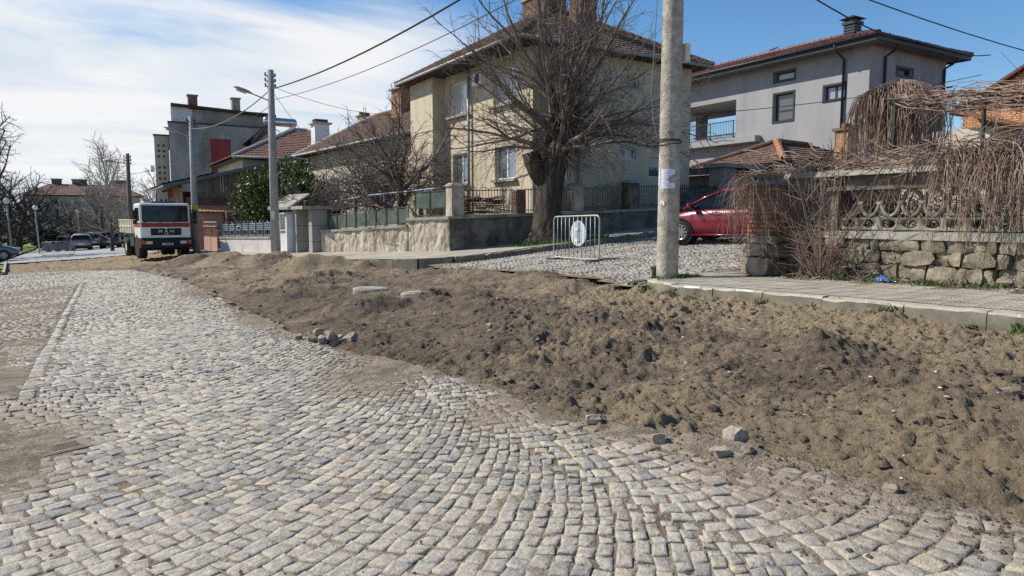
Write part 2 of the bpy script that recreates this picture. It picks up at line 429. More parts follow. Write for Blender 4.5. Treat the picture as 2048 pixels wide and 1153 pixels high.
def gauss(x, y, cx, cy, rx, ry): return np.exp(-(((x - cx) / rx) ** 2 + ((y - cy) / ry) ** 2))

def sandmask(x, y):
    """where earth and sand lie spread over the setts (0..1)"""
    s = 1.5 * gauss(x, y, -0.70, 6.4, 0.75, 1.35) + 0.8 * gauss(x, y, -0.9, 9.2, 0.5, 1.3) + 0.75 * gauss(x, y, 2.25, 18.2, 0.5, 1.5)
    s = s + 0.95 * gauss(x, y, 2.35, 6.5, 0.65, 0.9) + 0.6 * gauss(x, y, 2.6, 4.6, 0.35, 0.6) + 0.75 * gauss(x, y, 3.3, 2.2, 0.5, 0.9)
    s = s + 0.75 * gauss(x, y, 0.2, 5.35, 0.35, 0.22) + 0.55 * gauss(x, y, 2.4, 11.5, 0.4, 1.6) + 0.80 * np.clip((xline(y) - 0.05 - x) / 0.15, 0, 1) * np.clip((y - 8) / 1.5, 0, 1) * np.clip((27 - y) / 2, 0, 1)
    s = s + 0.55 * gauss(x, y, 0.3, 4.9, 0.4, 0.12) + 0.45 * gauss(x, y, 3.2, 3.4, 0.25, 0.7)
    e = np.clip(1 - (xedge(y) - x) / 0.55, 0, 1.3)
    s = s + 0.6 * e * e + 0.35 * np.clip((y - 30) / 6, 0, 1)
    return s * (1.0 + 1.1 * fbm(x * 1.7, y * 1.7, 4, 21)) + 0.12 * fbm(x * 0.6, y * 0.6, 3, 8) + 0.06

def xline(y): return -0.55 + 0.030 * (np.asarray(y) - 8.6)
def road_z(x, y):
    dip = -0.03 * gauss(x, y, 0.9, 8.3, 1.3, 0.9)
    return gz(x, y) + 0.035 * fbm(x * 0.55, y * 0.45, 3, 31) + dip

MOUNDS = [(7.0, 22.6, 0.75, 0.6, 0.34), (6.0, 22.9, 0.55, 0.6, 0.30), (6.35, 27.0, 0.9, 0.8, 0.42), (5.0, 30.8, 1.0, 1.2, 0.42), (4.7, 23.4, 1.2, 0.7, 0.20),
          (3.75, 12.9, 0.45, 0.5, 0.17), (4.25, 11.8, 0.75, 0.4, 0.25), (5.9, 12.4, 0.35, 0.3, 0.12), (6.8, 12.2, 0.6, 0.35, 0.15), (6.0, 4.4, 0.45, 0.28, 0.13),
          (6.35, 4.15, 0.4, 0.2, 0.12), (3.7, 15.2, 0.9, 0.45, 0.16), (4.6, 17.6, 1.1, 0.4, 0.20), (5.8, 18.5, 0.9, 0.3, 0.16), (7.3, 20.6, 0.4, 0.35, 0.28),
          (6.9, 24.6, 0.45, 0.4, 0.34), (5.5, 26.0, 0.5, 0.7, 0.24), (6.1, 29.2, 0.55, 0.8, 0.30), (4.2, 34.4, 1.2, 0.9, 0.35), (5.3, 36.0, 0.8, 1.0, 0.30), (6.5, 16.2, 0.9, 0.3, 0.10),
          (3.6, 26.5, 0.9, 0.9, 0.14), (4.0, 20.3, 0.6, 0.35, 0.12), (7.9, 10.9, 0.5, 0.4, 0.14), (8.3, 12.6, 0.35, 0.8, 0.12), (4.9, 8.2, 0.35, 0.22, 0.10),
          (8.3, 15.5, 0.3, 1.0, 0.10), (3.3, 8.4, 0.5, 0.5, 0.08), (5.2, 5.8, 0.5, 0.35, 0.08), (4.2, 4.0, 0.4, 0.3, 0.06), (7.0, 6.8, 0.6, 0.3, 0.06)]

def dirt_z(x, y):
    z = gz(x, y) - 0.088
    for (cx, cy, rx, ry, h) in MOUNDS:
        w = 0.25 * vnoise(x * 2.3 + cx, y * 2.3 + cy, 44)
        z = z + (1.15 if cy > 18 else .8) * h * np.exp(-((((x - cx) / rx) ** 2 + ((y - cy) / ry) ** 2) * (1 + w)) ** 1.4)
    soft = 1.0 / (1 + np.clip((y - 12) / 14, 0, 3))
    a = fbm(x * 0.9, y * 0.9, 3, 51)
    b = fbm(x * 3.1, y * 3.1, 3, 61)
    c = np.abs(vnoise(x * 8.5, y * 8.5, 71)) + 0.6 * np.abs(vnoise(x * 16, y * 16, 72))
    d = vnoise(x * 30, y * 30, 73)
    rough = 0.55 + 1.1 * np.clip(vnoise(x * 0.7, y * 0.7, 81) + 0.35, 0, 1)
    z = z + 0.10 * a + 0.075 * b * rough + 0.045 * (c - 0.3) * rough + 0.040 * d * rough
    L1 = np.clip(vnoise(x * 6.1, y * 6.1, 111) - .05, 0, 1) ** .6; L2 = np.clip(vnoise(x * 12.7, y * 12.7, 112) - .06, 0, 1) ** .6; L3 = np.clip(vnoise(x * 21, y * 21, 113) - .03, 0, 1) ** .7
    mk = np.clip(1.5 * fbm(x * 0.9, y * 0.9, 3, 114) + .30, 0, 1)
    z = z + (0.045 * L1 * mk + 0.062 * L2 + 0.050 * L3) * (0.30 + 1.2 * mk)
    sa, sb = x * 0.87 - y * 0.49, x * 0.49 + y * 0.87
    z = z + 0.095 * vnoise(sa * 0.8, sb * 3.4, 101) * rough + 0.035 * np.abs(vnoise(sa * 2.6, sb * 9.0, 102)) * rough
    # wheel and bucket tracks running along the trench
    z = z + 0.022 * np.sin((x * 0.93 + y * 0.36) * 9 + 4 * vnoise(x * 0.5, y * 0.5, 90)) * np.clip(vnoise(x * 0.4, y * 0.4, 91) * 3, 0, 1)
    z = z + 0.055 * np.exp(-((x - xkerb(y)) / 0.6) ** 2) * (y < 9.3)
    # ragged lip where the setts were lifted, and lower along the kerb
    e = np.clip((x - xedge(y) + 0.2) / 0.42, 0, 1)
    z = z - 0.065 * (1 - e) ** 1.6
    return z

def node_dirt():
    m = bpy.data.materials.new('dirt'); m.use_nodes = True
    N = m.node_tree.nodes; L = m.node_tree.links; b = N['Principled BSDF']
    b.inputs['Roughness'].default_value = 0.98; b.inputs['Specular IOR Level'].default_value = 0.15
    geo = N.new('ShaderNodeNewGeometry'); P = geo.outputs['Position']
    def noise(s, d=6, r=0.62):
        n = N.new('ShaderNodeTexNoise'); n.inputs['Scale'].default_value = s; n.inputs['Detail'].default_value = d; n.inputs['Roughness'].default_value = r
        L.new(P, n.inputs['Vector']); return n.outputs['Fac']
    def mix(f, a, c):
        x = N.new('ShaderNodeMix'); x.data_type = 'RGBA'; L.new(f, x.inputs[0])
        for k, q in ((6, a), (7, c)):
            if isinstance(q, tuple): x.inputs[k].default_value = (*q, 1)
            else: L.new(q, x.inputs[k])
        return x.outputs[2]
    def rng_(v, a, c):
        r = N.new('ShaderNodeMapRange'); r.inputs['From Min'].default_value = a; r.inputs['From Max'].default_value = c; L.new(v, r.inputs[0]); return r.outputs[0]
    at = N.new('ShaderNodeAttribute'); at.attribute_name = 'sand'
    base = mix(rng_(noise(1.6, 8, 0.68), 0.36, 0.66), (0.115, 0.089, 0.065), (0.25, 0.197, 0.14))
    add = N.new('ShaderNodeMath'); add.operation = 'ADD'; L.new(at.outputs['Fac'], add.inputs[0])
    sub = N.new('ShaderNodeMath'); sub.operation = 'MULTIPLY_ADD'; L.new(noise(5.0, 7), sub.inputs[0]); sub.inputs[1].default_value = 1.6; sub.inputs[2].default_value = -0.8
    L.new(sub.outputs[0], add.inputs[1])
    col = mix(rng_(add.outputs[0], 0.40, 0.78), base, (0.325, 0.255, 0.165))
    grit = rng_(noise(90, 2), 0.56, 0.74)
    col2 = mix(grit, col, (0.40, 0.335, 0.25))
    damp = rng_(noise(17, 8, 0.7), 0.50, 0.62)
    col3 = mix(damp, col2, (0.105, 0.080, 0.058))
    mm = N.new('ShaderNodeMix'); mm.data_type = 'RGBA'; mm.inputs[0].default_value = 0.55; L.new(col2, mm.inputs[6]); L.new(col3, mm.inputs[7])
    L.new(mm.outputs[2], b.inputs['Base Color'])
    bp = N.new('ShaderNodeBump'); bp.inputs['Strength'].default_value = 1.0; bp.inputs['Distance'].default_value = 0.055
    L.new(noise(24, 10, 0.76), bp.inputs['Height']); L.new(bp.outputs[0], b.inputs['Normal'])
    MATS['dirt'] = m
node_dirt()

def node_stone(name, lo, hi, dust):
    m = bpy.data.materials.new(name); m.use_nodes = True
    N = m.node_tree.nodes; L = m.node_tree.links; b = N['Principled BSDF']
    b.inputs['Roughness'].default_value = 0.75; b.inputs['Specular IOR Level'].default_value = 0.35
    geo = N.new('ShaderNodeNewGeometry'); P = geo.outputs['Position']
    r = N.new('ShaderNodeValToRGB'); cr = r.color_ramp
    cr.elements[0].position = 0.0; cr.elements[0].color = (*lo, 1)
    cr.elements[1].position = 1.0; cr.elements[1].color = (*hi, 1)
    e = cr.elements.new(0.30); e.color = (lo[0] * 1.15, lo[1] * 1.18, lo[2] * 1.22, 1)
    e = cr.elements.new(0.50); e.color = (hi[0] * 0.84, hi[1] * 0.845, hi[2] * 0.855, 1); e = cr.elements.new(0.78); e.color = (hi[0] * 0.98, hi[1] * 0.93, hi[2] * 0.84, 1)
    L.new(geo.outputs['Random Per Island'], r.inputs[0])
    n = N.new('ShaderNodeTexNoise'); n.inputs['Scale'].default_value = 22; n.inputs['Detail'].default_value = 6; n.inputs['Roughness'].default_value = 0.7
    L.new(P, n.inputs['Vector'])
    mr = N.new('ShaderNodeMapRange'); mr.inputs['From Min'].default_value = 0.3; mr.inputs['From Max'].default_value = 0.7; mr.inputs['To Min'].default_value = 0.62; mr.inputs['To Max'].default_value = 1.26
    L.new(n.outputs['Fac'], mr.inputs[0])
    hsv = N.new('ShaderNodeHueSaturation'); L.new(mr.outputs[0], hsv.inputs['Value']); L.new(r.outputs[0], hsv.inputs['Color'])
    at = N.new('ShaderNodeAttribute'); at.attribute_name = 'sand'
    n2 = N.new('ShaderNodeTexNoise'); n2.inputs['Scale'].default_value = 14; n2.inputs['Detail'].default_value = 8; n2.inputs['Roughness'].default_value = 0.75
    L.new(P, n2.inputs['Vector'])
    ma = N.new('ShaderNodeMath'); ma.operation = 'MULTIPLY_ADD'; L.new(n2.outputs['Fac'], ma.inputs[0]); ma.inputs[1].default_value = 1.5
    ma.inputs[2].default_value = -0.98
    ad = N.new('ShaderNodeMath'); ad.operation = 'ADD'; L.new(ma.outputs[0], ad.inputs[0]); L.new(at.outputs['Fac'], ad.inputs[1])
    fr = N.new('ShaderNodeMapRange'); fr.inputs['From Min'].default_value = 0.12; fr.inputs['From Max'].default_value = 0.55; fr.inputs['To Max'].default_value = 0.85
    L.new(ad.outputs[0], fr.inputs[0])
    mx = N.new('ShaderNodeMix'); mx.data_type = 'RGBA'; L.new(fr.outputs[0], mx.inputs[0]); L.new(hsv.outputs[0], mx.inputs[6]); mx.inputs[7].default_value = (*dust, 1)
    L.new(mx.outputs[2], b.inputs['Base Color'])
    n3 = N.new('ShaderNodeTexNoise'); n3.inputs['Scale'].default_value = 26; n3.inputs['Detail'].default_value = 8; n3.inputs['Roughness'].default_value = 0.68
    L.new(P, n3.inputs['Vector'])
    bp = N.new('ShaderNodeBump'); bp.inputs['Strength'].default_value = 0.9; bp.inputs['Distance'].default_value = 0.022
    L.new(n3.outputs['Fac'], bp.inputs['Height']); L.new(bp.outputs[0], b.inputs['Normal'])
    MATS[name] = m
node_stone('granite', (0.305, 0.282, 0.24), (0.51, 0.465, 0.39), (0.28, 0.225, 0.165))
node_stone('granite_side', (0.27, 0.255, 0.23), (0.43, 0.40, 0.35), (0.29, 0.24, 0.18))
mat('joint_sand', (0.16, 0.128, 0.093), (0.275, 0.225, 0.165), 7, 0.98, 1.0, 45, c3=(0.115, 0.095, 0.07), s3=2.2, bdist=0.025)

def set_sand(o, val):
    a = o.data.attributes.new('sand', 'FLOAT', 'POINT'); a.data.foreach_set('value', np.asarray(val, np.float32))

# --- terrain under everything, out to the horizon
gx = np.concatenate([np.linspace(-900, -60, 15), np.linspace(-50, 60, 56), np.linspace(75, 900, 15)])
gy = np.concatenate([np.linspace(-300, -30, 8), np.linspace(-25, 120, 59), np.linspace(140, 1200, 15)])
def terr_z(X, Y):
    z = gz(X, Y) - 0.22
    # rougher made ground lies lower under the paved street and the trench
    return z
ground = tag(sheet('ground', 'earth', gx, gy, terr_z), kind='structure')
lawn = tag(sheet('park_lawn', 'grass_far', np.linspace(-60, -4.6, 20), np.linspace(36, 130, 30), lambda X, Y: gz(X, Y) + 0.08 + 0.05 * fbm(X * .3, Y * .3, 2, 5)), kind='structure')
tag(sheet('far_road', 'asphalt_far', np.linspace(-4.4, 6.5, 8), np.linspace(52, 110, 20), lambda X, Y: gz(X, Y) + 0.012), kind='structure')

# --- loose earth of the dug-up carriageway
def dirt_patch(name, ys, dx, parent=None, x0=None, x1=None):
    lo = min(float(np.min(xedge(ys))) - 0.35, 99) if x0 is None else x0
    hi = float(np.max(xkerb(ys))) + 0.05 if x1 is None else x1
    xs = np.arange(lo, hi + dx, dx)
    def keep(X, Y): return (X > xedge(Y) - 0.22) & (X < xkerb(Y) + 0.06)
    o = sheet(name, 'dirt', xs, ys, dirt_z, parent, True, keep)
    co = np.empty(len(o.data.vertices) * 3, np.float32); o.data.vertices.foreach_get('co', co); co = co.reshape(-1, 3)
    x, y = co[:, 0], co[:, 1]
    s = 0.85 * gauss(x - xkerb(y), 0, -0.5, 0, 0.9, 1) * (y < 10) + 0.75 * gauss(x, y, 3.9, 3.3, 0.9, 1.2) + 0.5 * gauss(x, y, 4.2, 2.0, 1.0, 0.8) + 0.5 * gauss(x, y, 7.4, 8.2, 0.8, 0.8)
    s = s + 0.45 * gauss(x, y, 5.0, 24, 2.5, 6) + 0.9 * np.clip((y - 34) / 6, 0, 1) + 0.35 * gauss(x, y, 7.5, 12, 1.0, 2) - 0.35 * gauss(x, y, 4.0, 12, 1.0, 3.5)
    s = s + 0.40 + 0.6 * fbm(x * 0.8, y * 0.8, 3, 15)
    set_sand(o, s)
    return o
dirt = tag(dirt_patch('dug_up_roadbed', np.arange(-1.0, 10.0, 0.023), 0.023), 'loose brown earth and sand where the paving has been lifted', kind='structure')
d2 = tag(dirt_patch('roadbed_middle', np.arange(9.97, 20.05, 0.05), 0.05, dirt), kind='stuff')
d3 = tag(dirt_patch('roadbed_far', np.arange(20.0, 58, 0.09), 0.09, dirt), kind='stuff')

def clods(name, n, y0, y1, smin, smax, parent, m, seed):
    r = np.random.default_rng(seed)
    base_v = np.array([(0, 0, 0.55), (1, 0, 0), (0.31, 0.95, 0), (-0.81, 0.59, 0), (-0.81, -0.59, 0), (0.31, -0.95, 0), (0.62, 0.45, 0.42), (-0.24, 0.73, 0.40), (-0.76, 0, 0.42), (-0.24, -0.73, 0.36), (0.62, -0.45, 0.42)])
    base_f = np.array([(0, 6, 7), (0, 7, 8), (0, 8, 9), (0, 9, 10), (0, 10, 6), (1, 2, 6), (2, 7, 6), (2, 3, 7), (3, 8, 7), (3, 4, 8), (4, 9, 8), (4, 5, 9), (5, 10, 9), (5, 1, 10), (1, 6, 10)])
    y = y0 + (y1 - y0) * r.random(n * 2) ** 1.3; x = xedge(y) + 0.02 + (xkerb(y) - xedge(y)) * r.random(n * 2)
    k = (vnoise(x * 1.1, y * 1.1, 5) + r.random(n * 2) * 0.7) > 0.18
    x, y = x[k][:n], y[k][:n]; n = len(x)
    s = smin + (smax - smin) * r.random(n) ** 3.2
    z = dirt_z(x, y)
    a = r.random(n) * 6.283
    V = base_v[None] * (1 + 0.45 * (r.random((n, 11, 1)) - 0.5)) * s[:, None, None]
    V[:, :, 2] *= 0.5 + 0.55 * r.random((n, 1))
    X = V[:, :, 0] * np.cos(a)[:, None] - V[:, :, 1] * np.sin(a)[:, None]; Y = V[:, :, 0] * np.sin(a)[:, None] + V[:, :, 1] * np.cos(a)[:, None]
    V[:, :, 0] = X + x[:, None]; V[:, :, 1] = Y + y[:, None]; V[:, :, 2] += (z - 0.18 * s)[:, None]
    F = (base_f[None] + (np.arange(n) * 11)[:, None, None]).reshape(-1, 3)
    o = np_obj(name, V.reshape(-1, 3), F, m, parent, False)
    if m == 'dirt': set_sand(o, np.repeat(0.25 + 0.5 * r.random(n), 11))
    return tag(o, kind='stuff')
clods('earth_clods', 10000, 0.5, 8, 0.005, 0.020, dirt, 'dirt', 3)
clods('earth_lumps', 2600, 0.5, 11, 0.012, 0.062, dirt, 'dirt', 7)
clods('earth_clods_far', 900, 11, 34, 0.02, 0.07, dirt, 'dirt', 4)
mat('pebble', (0.34, 0.30, 0.25), (0.52, 0.48, 0.42), 9, 0.85, island=0.35)
def crumbs(n, seed):
    r = np.random.default_rng(seed); y = 0.8 + 22 * r.random(n) ** 1.8; off = np.abs(r.normal(size=n)) * 0.38; x = xedge(y) + 0.12 - off
    k = r.random(n) < 0.15; x = np.where(k, -0.6 + 4.0 * r.random(n), x); x = np.minimum(x, xedge(y) + .1)
    s = 0.004 + 0.016 * r.random(n) ** 3 ; z = road_z(x, y) + 0.001; a = r.random(n) * 6.283
    bv = np.array([(1, 0, 0), (-.5, .87, 0), (-.5, -.87, 0), (0.1, 0.1, .9)]); V = bv[None] * s[:, None, None] * (1 + .5 * (r.random((n, 4, 1)) - .5))
    X = V[..., 0] * np.cos(a)[:, None] - V[..., 1] * np.sin(a)[:, None]; Y = V[..., 0] * np.sin(a)[:, None] + V[..., 1] * np.cos(a)[:, None]
    V = np.stack([X + x[:, None], Y + y[:, None], V[..., 2] + z[:, None]], -1); F = np.array([(0, 1, 3), (1, 2, 3), (2, 0, 3)])
    o = np_obj('soil_crumbs', V.reshape(-1, 3), (F[None] + (np.arange(n) * 4)[:, None, None]).reshape(-1, 3), 'dirt', dirt, False); set_sand(o, np.repeat(r.random(n) * .8, 4)); tag(o, kind='stuff')
CRUMBS = crumbs
clods('pebbles', 420, 0.5, 14, 0.006, 0.026, dirt, 'pebble', 9)

# --- setts
RING = [(-1, -0.90), (-0.90, -1), (0.90, -1), (1, -0.90), (1, 0.90), (0.90, 1), (-0.90, 1), (-1, 0.90)]
def sett_geometry(C, A, B, zt, r, low=False):
    """C (n,2) centres, A/B (n,2) half vectors, zt top height -> vertices and faces per sett"""
    n = len(C)
    rg = np.array(RING)
    jit = 1 + 0.25 * (r.random((n, 8)) - 0.5)
    skew = 0.34 * (r.random((n, 2)) - 0.5)
    U = rg[None, :, 0] * jit + skew[:, :1] * rg[None, :, 1]; W = rg[None, :, 1] * jit + skew[:, 1:] * rg[None, :, 0]
    XY = C[:, None] + U[..., None] * A[:, None] + W[..., None] * B[:, None]
    tilt = 0.009 * (r.random((n, 2)) - 0.5)
    tz = U * tilt[:, :1] + W * tilt[:, 1:]
    z = zt[:, None]
    def ring(f, dz, noise):
        c = C[:, None] + (XY - C[:, None]) * f
        return np.concatenate([c, (z + tz * f + dz + noise * (r.random((n, 8)) - 0.5))[..., None]], -1)
    if low:
        rings = [ring(1.0, -0.035, 0), ring(0.95, 0.0, 0.005)]
        k = 16
    else:
        rings = [ring(1.03, -0.06, 0), ring(1.0, -0.0055, 0.005), ring(0.95, -0.0005, 0.003), ring(0.55, 0.0005, 0.004)]
        k = 33
    V = np.concatenate(rings, 1)
    F = []
    nr = len(rings)
    for i in range(nr - 1):
        for j in range(8):
            j2 = (j + 1) % 8; F.append((i * 8 + j, i * 8 + j2, (i + 1) * 8 + j2, (i + 1) * 8 + j))
    if low:
        o = (nr - 1) * 8
        F += [(o, o + 1, o + 2, o + 3), (o, o + 3, o + 4, o + 7), (o + 4, o + 5, o + 6, o + 7)]
    else:
        cen = np.concatenate([C, (zt + 0.003 * (r.random(n) - 0.5) + 0.002)[:, None]], -1)[:, None]
        V = np.concatenate([V, cen], 1); o = (nr - 1) * 8
        F += [(o + j, o + (j + 1) % 8, o + (j + 2) % 8, 32) for j in range(0, 8, 2)]
    return V, np.array(F), k if low else 33

def arc_rows(x0, x1, y0, y1, centers, row, wid, r, joint=0.0085):
    """setts in curved rows. centers: list of (xa, xb, xc, R): between xa and xb rows follow a circle about xc"""
    Cs, As, Bs = [], [], []
    for (xa, xb, xc, Rr) in centers:
        xa, xb = max(xa, x0), min(xb, x1)
        if xb <= xa: continue
        def gfun(x):
            u = np.clip((x - xc) / Rr, -0.93, 0.93); return Rr * (1 - np.sqrt(1 - u * u))
        def gs(x):
            u = np.clip((x - xc) / Rr, -0.93, 0.93); return u / np.sqrt(1 - u * u)
        gmax = max(gfun(xa), gfun(xb))
        nrow = int((y1 - y0 + gmax) / row) + 2
        for i in range(nrow):
            yy = y0 - gmax + i * row
            x = xa + r.random() * wid * 0.6
            while x < xb:
                s = float(gs(x)); w = wid * (0.72 + 0.6 * r.random())
                w = w / (1 + s * s) ** 0.22; dx = w / math.sqrt(1 + s * s)
                xm = x + dx / 2; s = float(gs(xm)); h = math.sqrt(1 + s * s)
                ym = yy + float(gfun(xm)) + 0.012 * (r.random() - 0.5)
                if y0 <= ym <= y1 and xm < xb + 0.02:
                    Cs.append((xm, ym)); d = (1 / h, s / h)
                    As.append((d[0] * (w - joint) / 2, d[1] * (w - joint) / 2))
                    t = (row / h - joint) / 2 * (0.93 + 0.10 * r.random())
                    Bs.append((-d[1] * t, d[0] * t))
                x += dx
    return np.array(Cs), np.array(As), np.array(Bs)

def joint_z(x, y):
    s = sandmask(x, y)
    deep = 0.04 * gauss(x, y, 0.6, 7.9, 1.3, 0.8)
    tread = 0.007 * np.sin(y * 68 + 3 * np.sin(x * 40)) * np.clip(s - 0.8, 0, 0.6) * np.clip(np.sin(x * 9) + .4, 0, 1)
    return road_z(x, y) - 0.0070 - deep + 0.008 * fbm(x * 6, y * 6, 3, 2) + tread + np.clip(s - 0.60, 0, 0.8) * 0.022

road = sheet('cobbled_road', 'joint_sand', np.arange(-4.2, 3.95, 0.045), np.arange(-1.2, 14, 0.045), joint_z, None, True, lambda X, Y: (X < xedge(Y) + 0.1))
tag(road, kind='structure')
r2 = sheet('joint_bed_far', 'joint_sand', np.arange(-5.2, 3.2, 0.15), np.arange(13.95, 39, 0.15), joint_z, road, True, lambda X, Y: (X < xedge(Y) + 0.15)); tag(r2, kind='stuff')

rs = np.random.default_rng(77)
def xline(y): return -0.55 + 0.030 * (np.asarray(y) - 8.6)
C, A, B = arc_rows(-5.0, 3.9, -1.2, 38.0, [(-4.0, 2.40, -1.17, 4.2), (2.40, 3.95, 3.02, 0.95)], 0.130, 0.114, rs)
inline = (C[:, 1] > 8.4) & (C[:, 1] < 26.2) & (np.abs(C[:, 0] - xline(C[:, 1])) < 0.115)
grate_hole = (np.abs(C[:, 0] + 0.22) < 0.21) & (np.abs(C[:, 1] - 6.12) < 0.17)
ok = (C[:, 0] < xedge(C[:, 1]) - 0.02) & ~inline & ~grate_hole & ~((C[:, 0] < -2.2) & (C[:, 1] < 12))
C, A, B = C[ok], A[ok], B[ok]
ly = np.arange(8.45, 26.0, 0.165); lx = xline(ly)
C = np.concatenate([C, np.stack([lx, ly], -1)]); A = np.concatenate([A, np.stack([np.full(len(ly), 0.07), np.zeros(len(ly))], -1)]); B = np.concatenate([B, np.stack([np.zeros(len(ly)), np.full(len(ly), 0.076)], -1)])
C = C + 0.010 * (rs.random(C.shape) - 0.5)
shr = (1 - 0.13 * np.clip(1.6 * gauss(C[:, 0], C[:, 1], 0.6, 7.9, 1.2, 0.75), 0, 1))[:, None]; A = A * shr; B = B * shr
zt = road_z(C[:, 0], C[:, 1]) + 0.008 * (rs.random(len(C)) - 0.5) - 0.006 * (rs.random(len(C)) < 0.03)
far_s = C[:, 1] > 12.5
Vf, Ff, kf = sett_geometry(C[far_s], A[far_s], B[far_s], zt[far_s], rs, True)
ofar = np_obj('cobblestones', Vf.reshape(-1, 3), (Ff[None] + (np.arange(far_s.sum()) * kf)[:, None, None]).reshape(-1, 4), 'granite', road, False)
set_sand(ofar, np.repeat(sandmask(C[far_s, 0], C[far_s, 1]), kf)); tag(ofar, kind='stuff')
C, A, B, zt = C[~far_s], A[~far_s], B[~far_s], zt[~far_s]
V, F, k = sett_geometry(C, A, B, zt, rs)
sm = sandmask(C[:, 0], C[:, 1])
fw = C[:, 0] * math.sin(R(31.6)) + C[:, 1] * math.cos(R(31.6)); lat = C[:, 0] * math.cos(R(31.6)) - C[:, 1] * math.sin(R(31.6))
view = (np.abs(lat) < fw * 0.735) & (fw * 715 / 1400 > 1.50)
order = np.argsort(np.where(view, fw, 1e9)); near = order[:300]
rest = np.setdiff1d(np.arange(len(C)), near)
o = np_obj('cobblestones', V[rest].reshape(-1, 3), (F[None] + (np.arange(len(rest)) * k)[:, None, None]).reshape(-1, 4), 'granite', road, False)
set_sand(o, np.repeat(sm[rest], k)); tag(o, kind='stuff')
for i in near:
    c = np.array([C[i, 0], C[i, 1], zt[i]])
    q = np_obj('cobblestone', V[i] - c, F, 'granite', road, False); q.location = c
    set_sand(q, np.full(k, sm[i]))

CRUMBS(5200, 33)
# --- side street, paved in small fans
def side_z(x, y): return gz(x, y) + 0.02 * fbm(x * 0.5, y * 0.5, 2, 6)
side_st = tag(sheet('side_street', 'joint_sand', np.arange(8.3, 34, 0.2), np.arange(9.3, 18.6, 0.2), lambda X, Y: side_z(X, Y) - 0.014, None, True, lambda X, Y: X > xkerb(Y) - 0.25), kind='structure')
rs = np.random.default_rng(78)
fans = [(9.0 + 1.5 * i, 10.5 + 1.5 * i, 9.75 + 1.5 * i, 1.02) for i in range(-4, 13)]
# rows are laid across the side street: swap axes
C2, A2, B2 = arc_rows(9.5, 18.15, 8.4, 24.0, fans, 0.125, 0.13, rs, 0.014)
C2, A2, B2 = C2[:, ::-1], A2[:, ::-1], -B2[:, ::-1]
ok = (C2[:, 0] > xkerb(C2[:, 1]) + 0.02 * rs.random(len(C2))) & ~((C2[:, 1] > 17.9) & (C2[:, 0] < 10)) & (C2[:, 0] > 8.45)
C2, A2, B2 = C2[ok], A2[ok], B2[ok]
zt2 = side_z(C2[:, 0], C2[:, 1]) + 0.008 * (rs.random(len(C2)) - 0.5)
V2, F2, k2 = sett_geometry(C2, A2, B2, zt2, rs, True)
o = np_obj('cobblestones', V2.reshape(-1, 3), (F2[None] + (np.arange(len(C2)) * k2)[:, None, None]).reshape(-1, 4), 'granite_side', side_st, True)
set_sand(o, np.repeat(np.clip(0.9 - (C2[:, 0] - xkerb(C2[:, 1])) * 1.6, 0, 0.9) + 0.10, k2)); tag(o, kind='stuff')

# --- pavement on the right with ribbed tiles
def walk_z(x, y): return gz(8.0, y) + 0.140 + 0.03 * (np.asarray(x) - 8.0) + 0.012 * fbm(np.asarray(x) * .6, np.asarray(y) * .6, 2, 3)
mat('dusty_iron', (0.16, 0.135, 0.10), (0.26, 0.22, 0.165), 12, 0.95)
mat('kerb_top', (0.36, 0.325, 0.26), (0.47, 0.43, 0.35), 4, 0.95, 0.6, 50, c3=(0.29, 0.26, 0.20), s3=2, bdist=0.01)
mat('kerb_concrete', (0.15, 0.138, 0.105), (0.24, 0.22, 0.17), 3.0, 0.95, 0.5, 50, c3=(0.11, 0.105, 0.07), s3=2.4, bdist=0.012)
mat('tile_concrete', (0.42, 0.38, 0.30), (0.53, 0.485, 0.39), 2.0, 0.95, 0.4, 60, c3=(0.36, 0.325, 0.255), s3=1.2, island=0.12, bdist=0.004)
mat('walk_concrete', (0.30, 0.27, 0.22), (0.42, 0.38, 0.315), 1.5, 0.95, 0.5, 40, c3=(0.24, 0.215, 0.17), s3=1.0, bdist=0.01)
mat('worn_edge', (0.30, 0.28, 0.235), (0.62, 0.60, 0.55), 7, 0.9, lo=.45, hi=.52)
CR = 1.15
def in_walk(x, y):
    if x < 8.0 + CR and y > 9.45 - CR: return (x - 8.0 - CR) ** 2 + (y - 9.45 + CR) ** 2 < (CR - 0.20) ** 2
    return x > 8.2 and y < 9.33
pave = sheet('pavement', 'joint_sand', np.arange(8.1, 13.2, 0.12), np.arange(-3.0, 9.36, 0.12), lambda X, Y: walk_z(X, Y) - 0.006, None, True,
             np.vectorize(lambda x, y: in_walk(x, y) and (x < 10.55 or y > 7.0)))
tag(pave, kind='structure')
T = 0.298
tb = MB(); tb.box(-T / 2, T / 2, -T / 2, T / 2, -0.03, -0.003)
for i in range(6):
    a = -T / 2 + i * T / 6
    tb.add([(-T / 2, a + 0.006, -0.004), (T / 2, a + 0.006, -0.004), (T / 2, a + T / 6 - 0.006, -0.004), (-T / 2, a + T / 6 - 0.006, -0.004),
            (-T / 2 + .003, a + 0.010, 0.005), (T / 2 - .003, a + 0.010, 0.005), (T / 2 - .003, a + T / 6 - 0.010, 0.005), (-T / 2 + .003, a + T / 6 - 0.010, 0.005)],
           [(4, 5, 6, 7), (0, 1, 5, 4), (2, 3, 7, 6)])
tile_me = tb.mesh('pavement_tile', 'tile_concrete')
cnt = 0
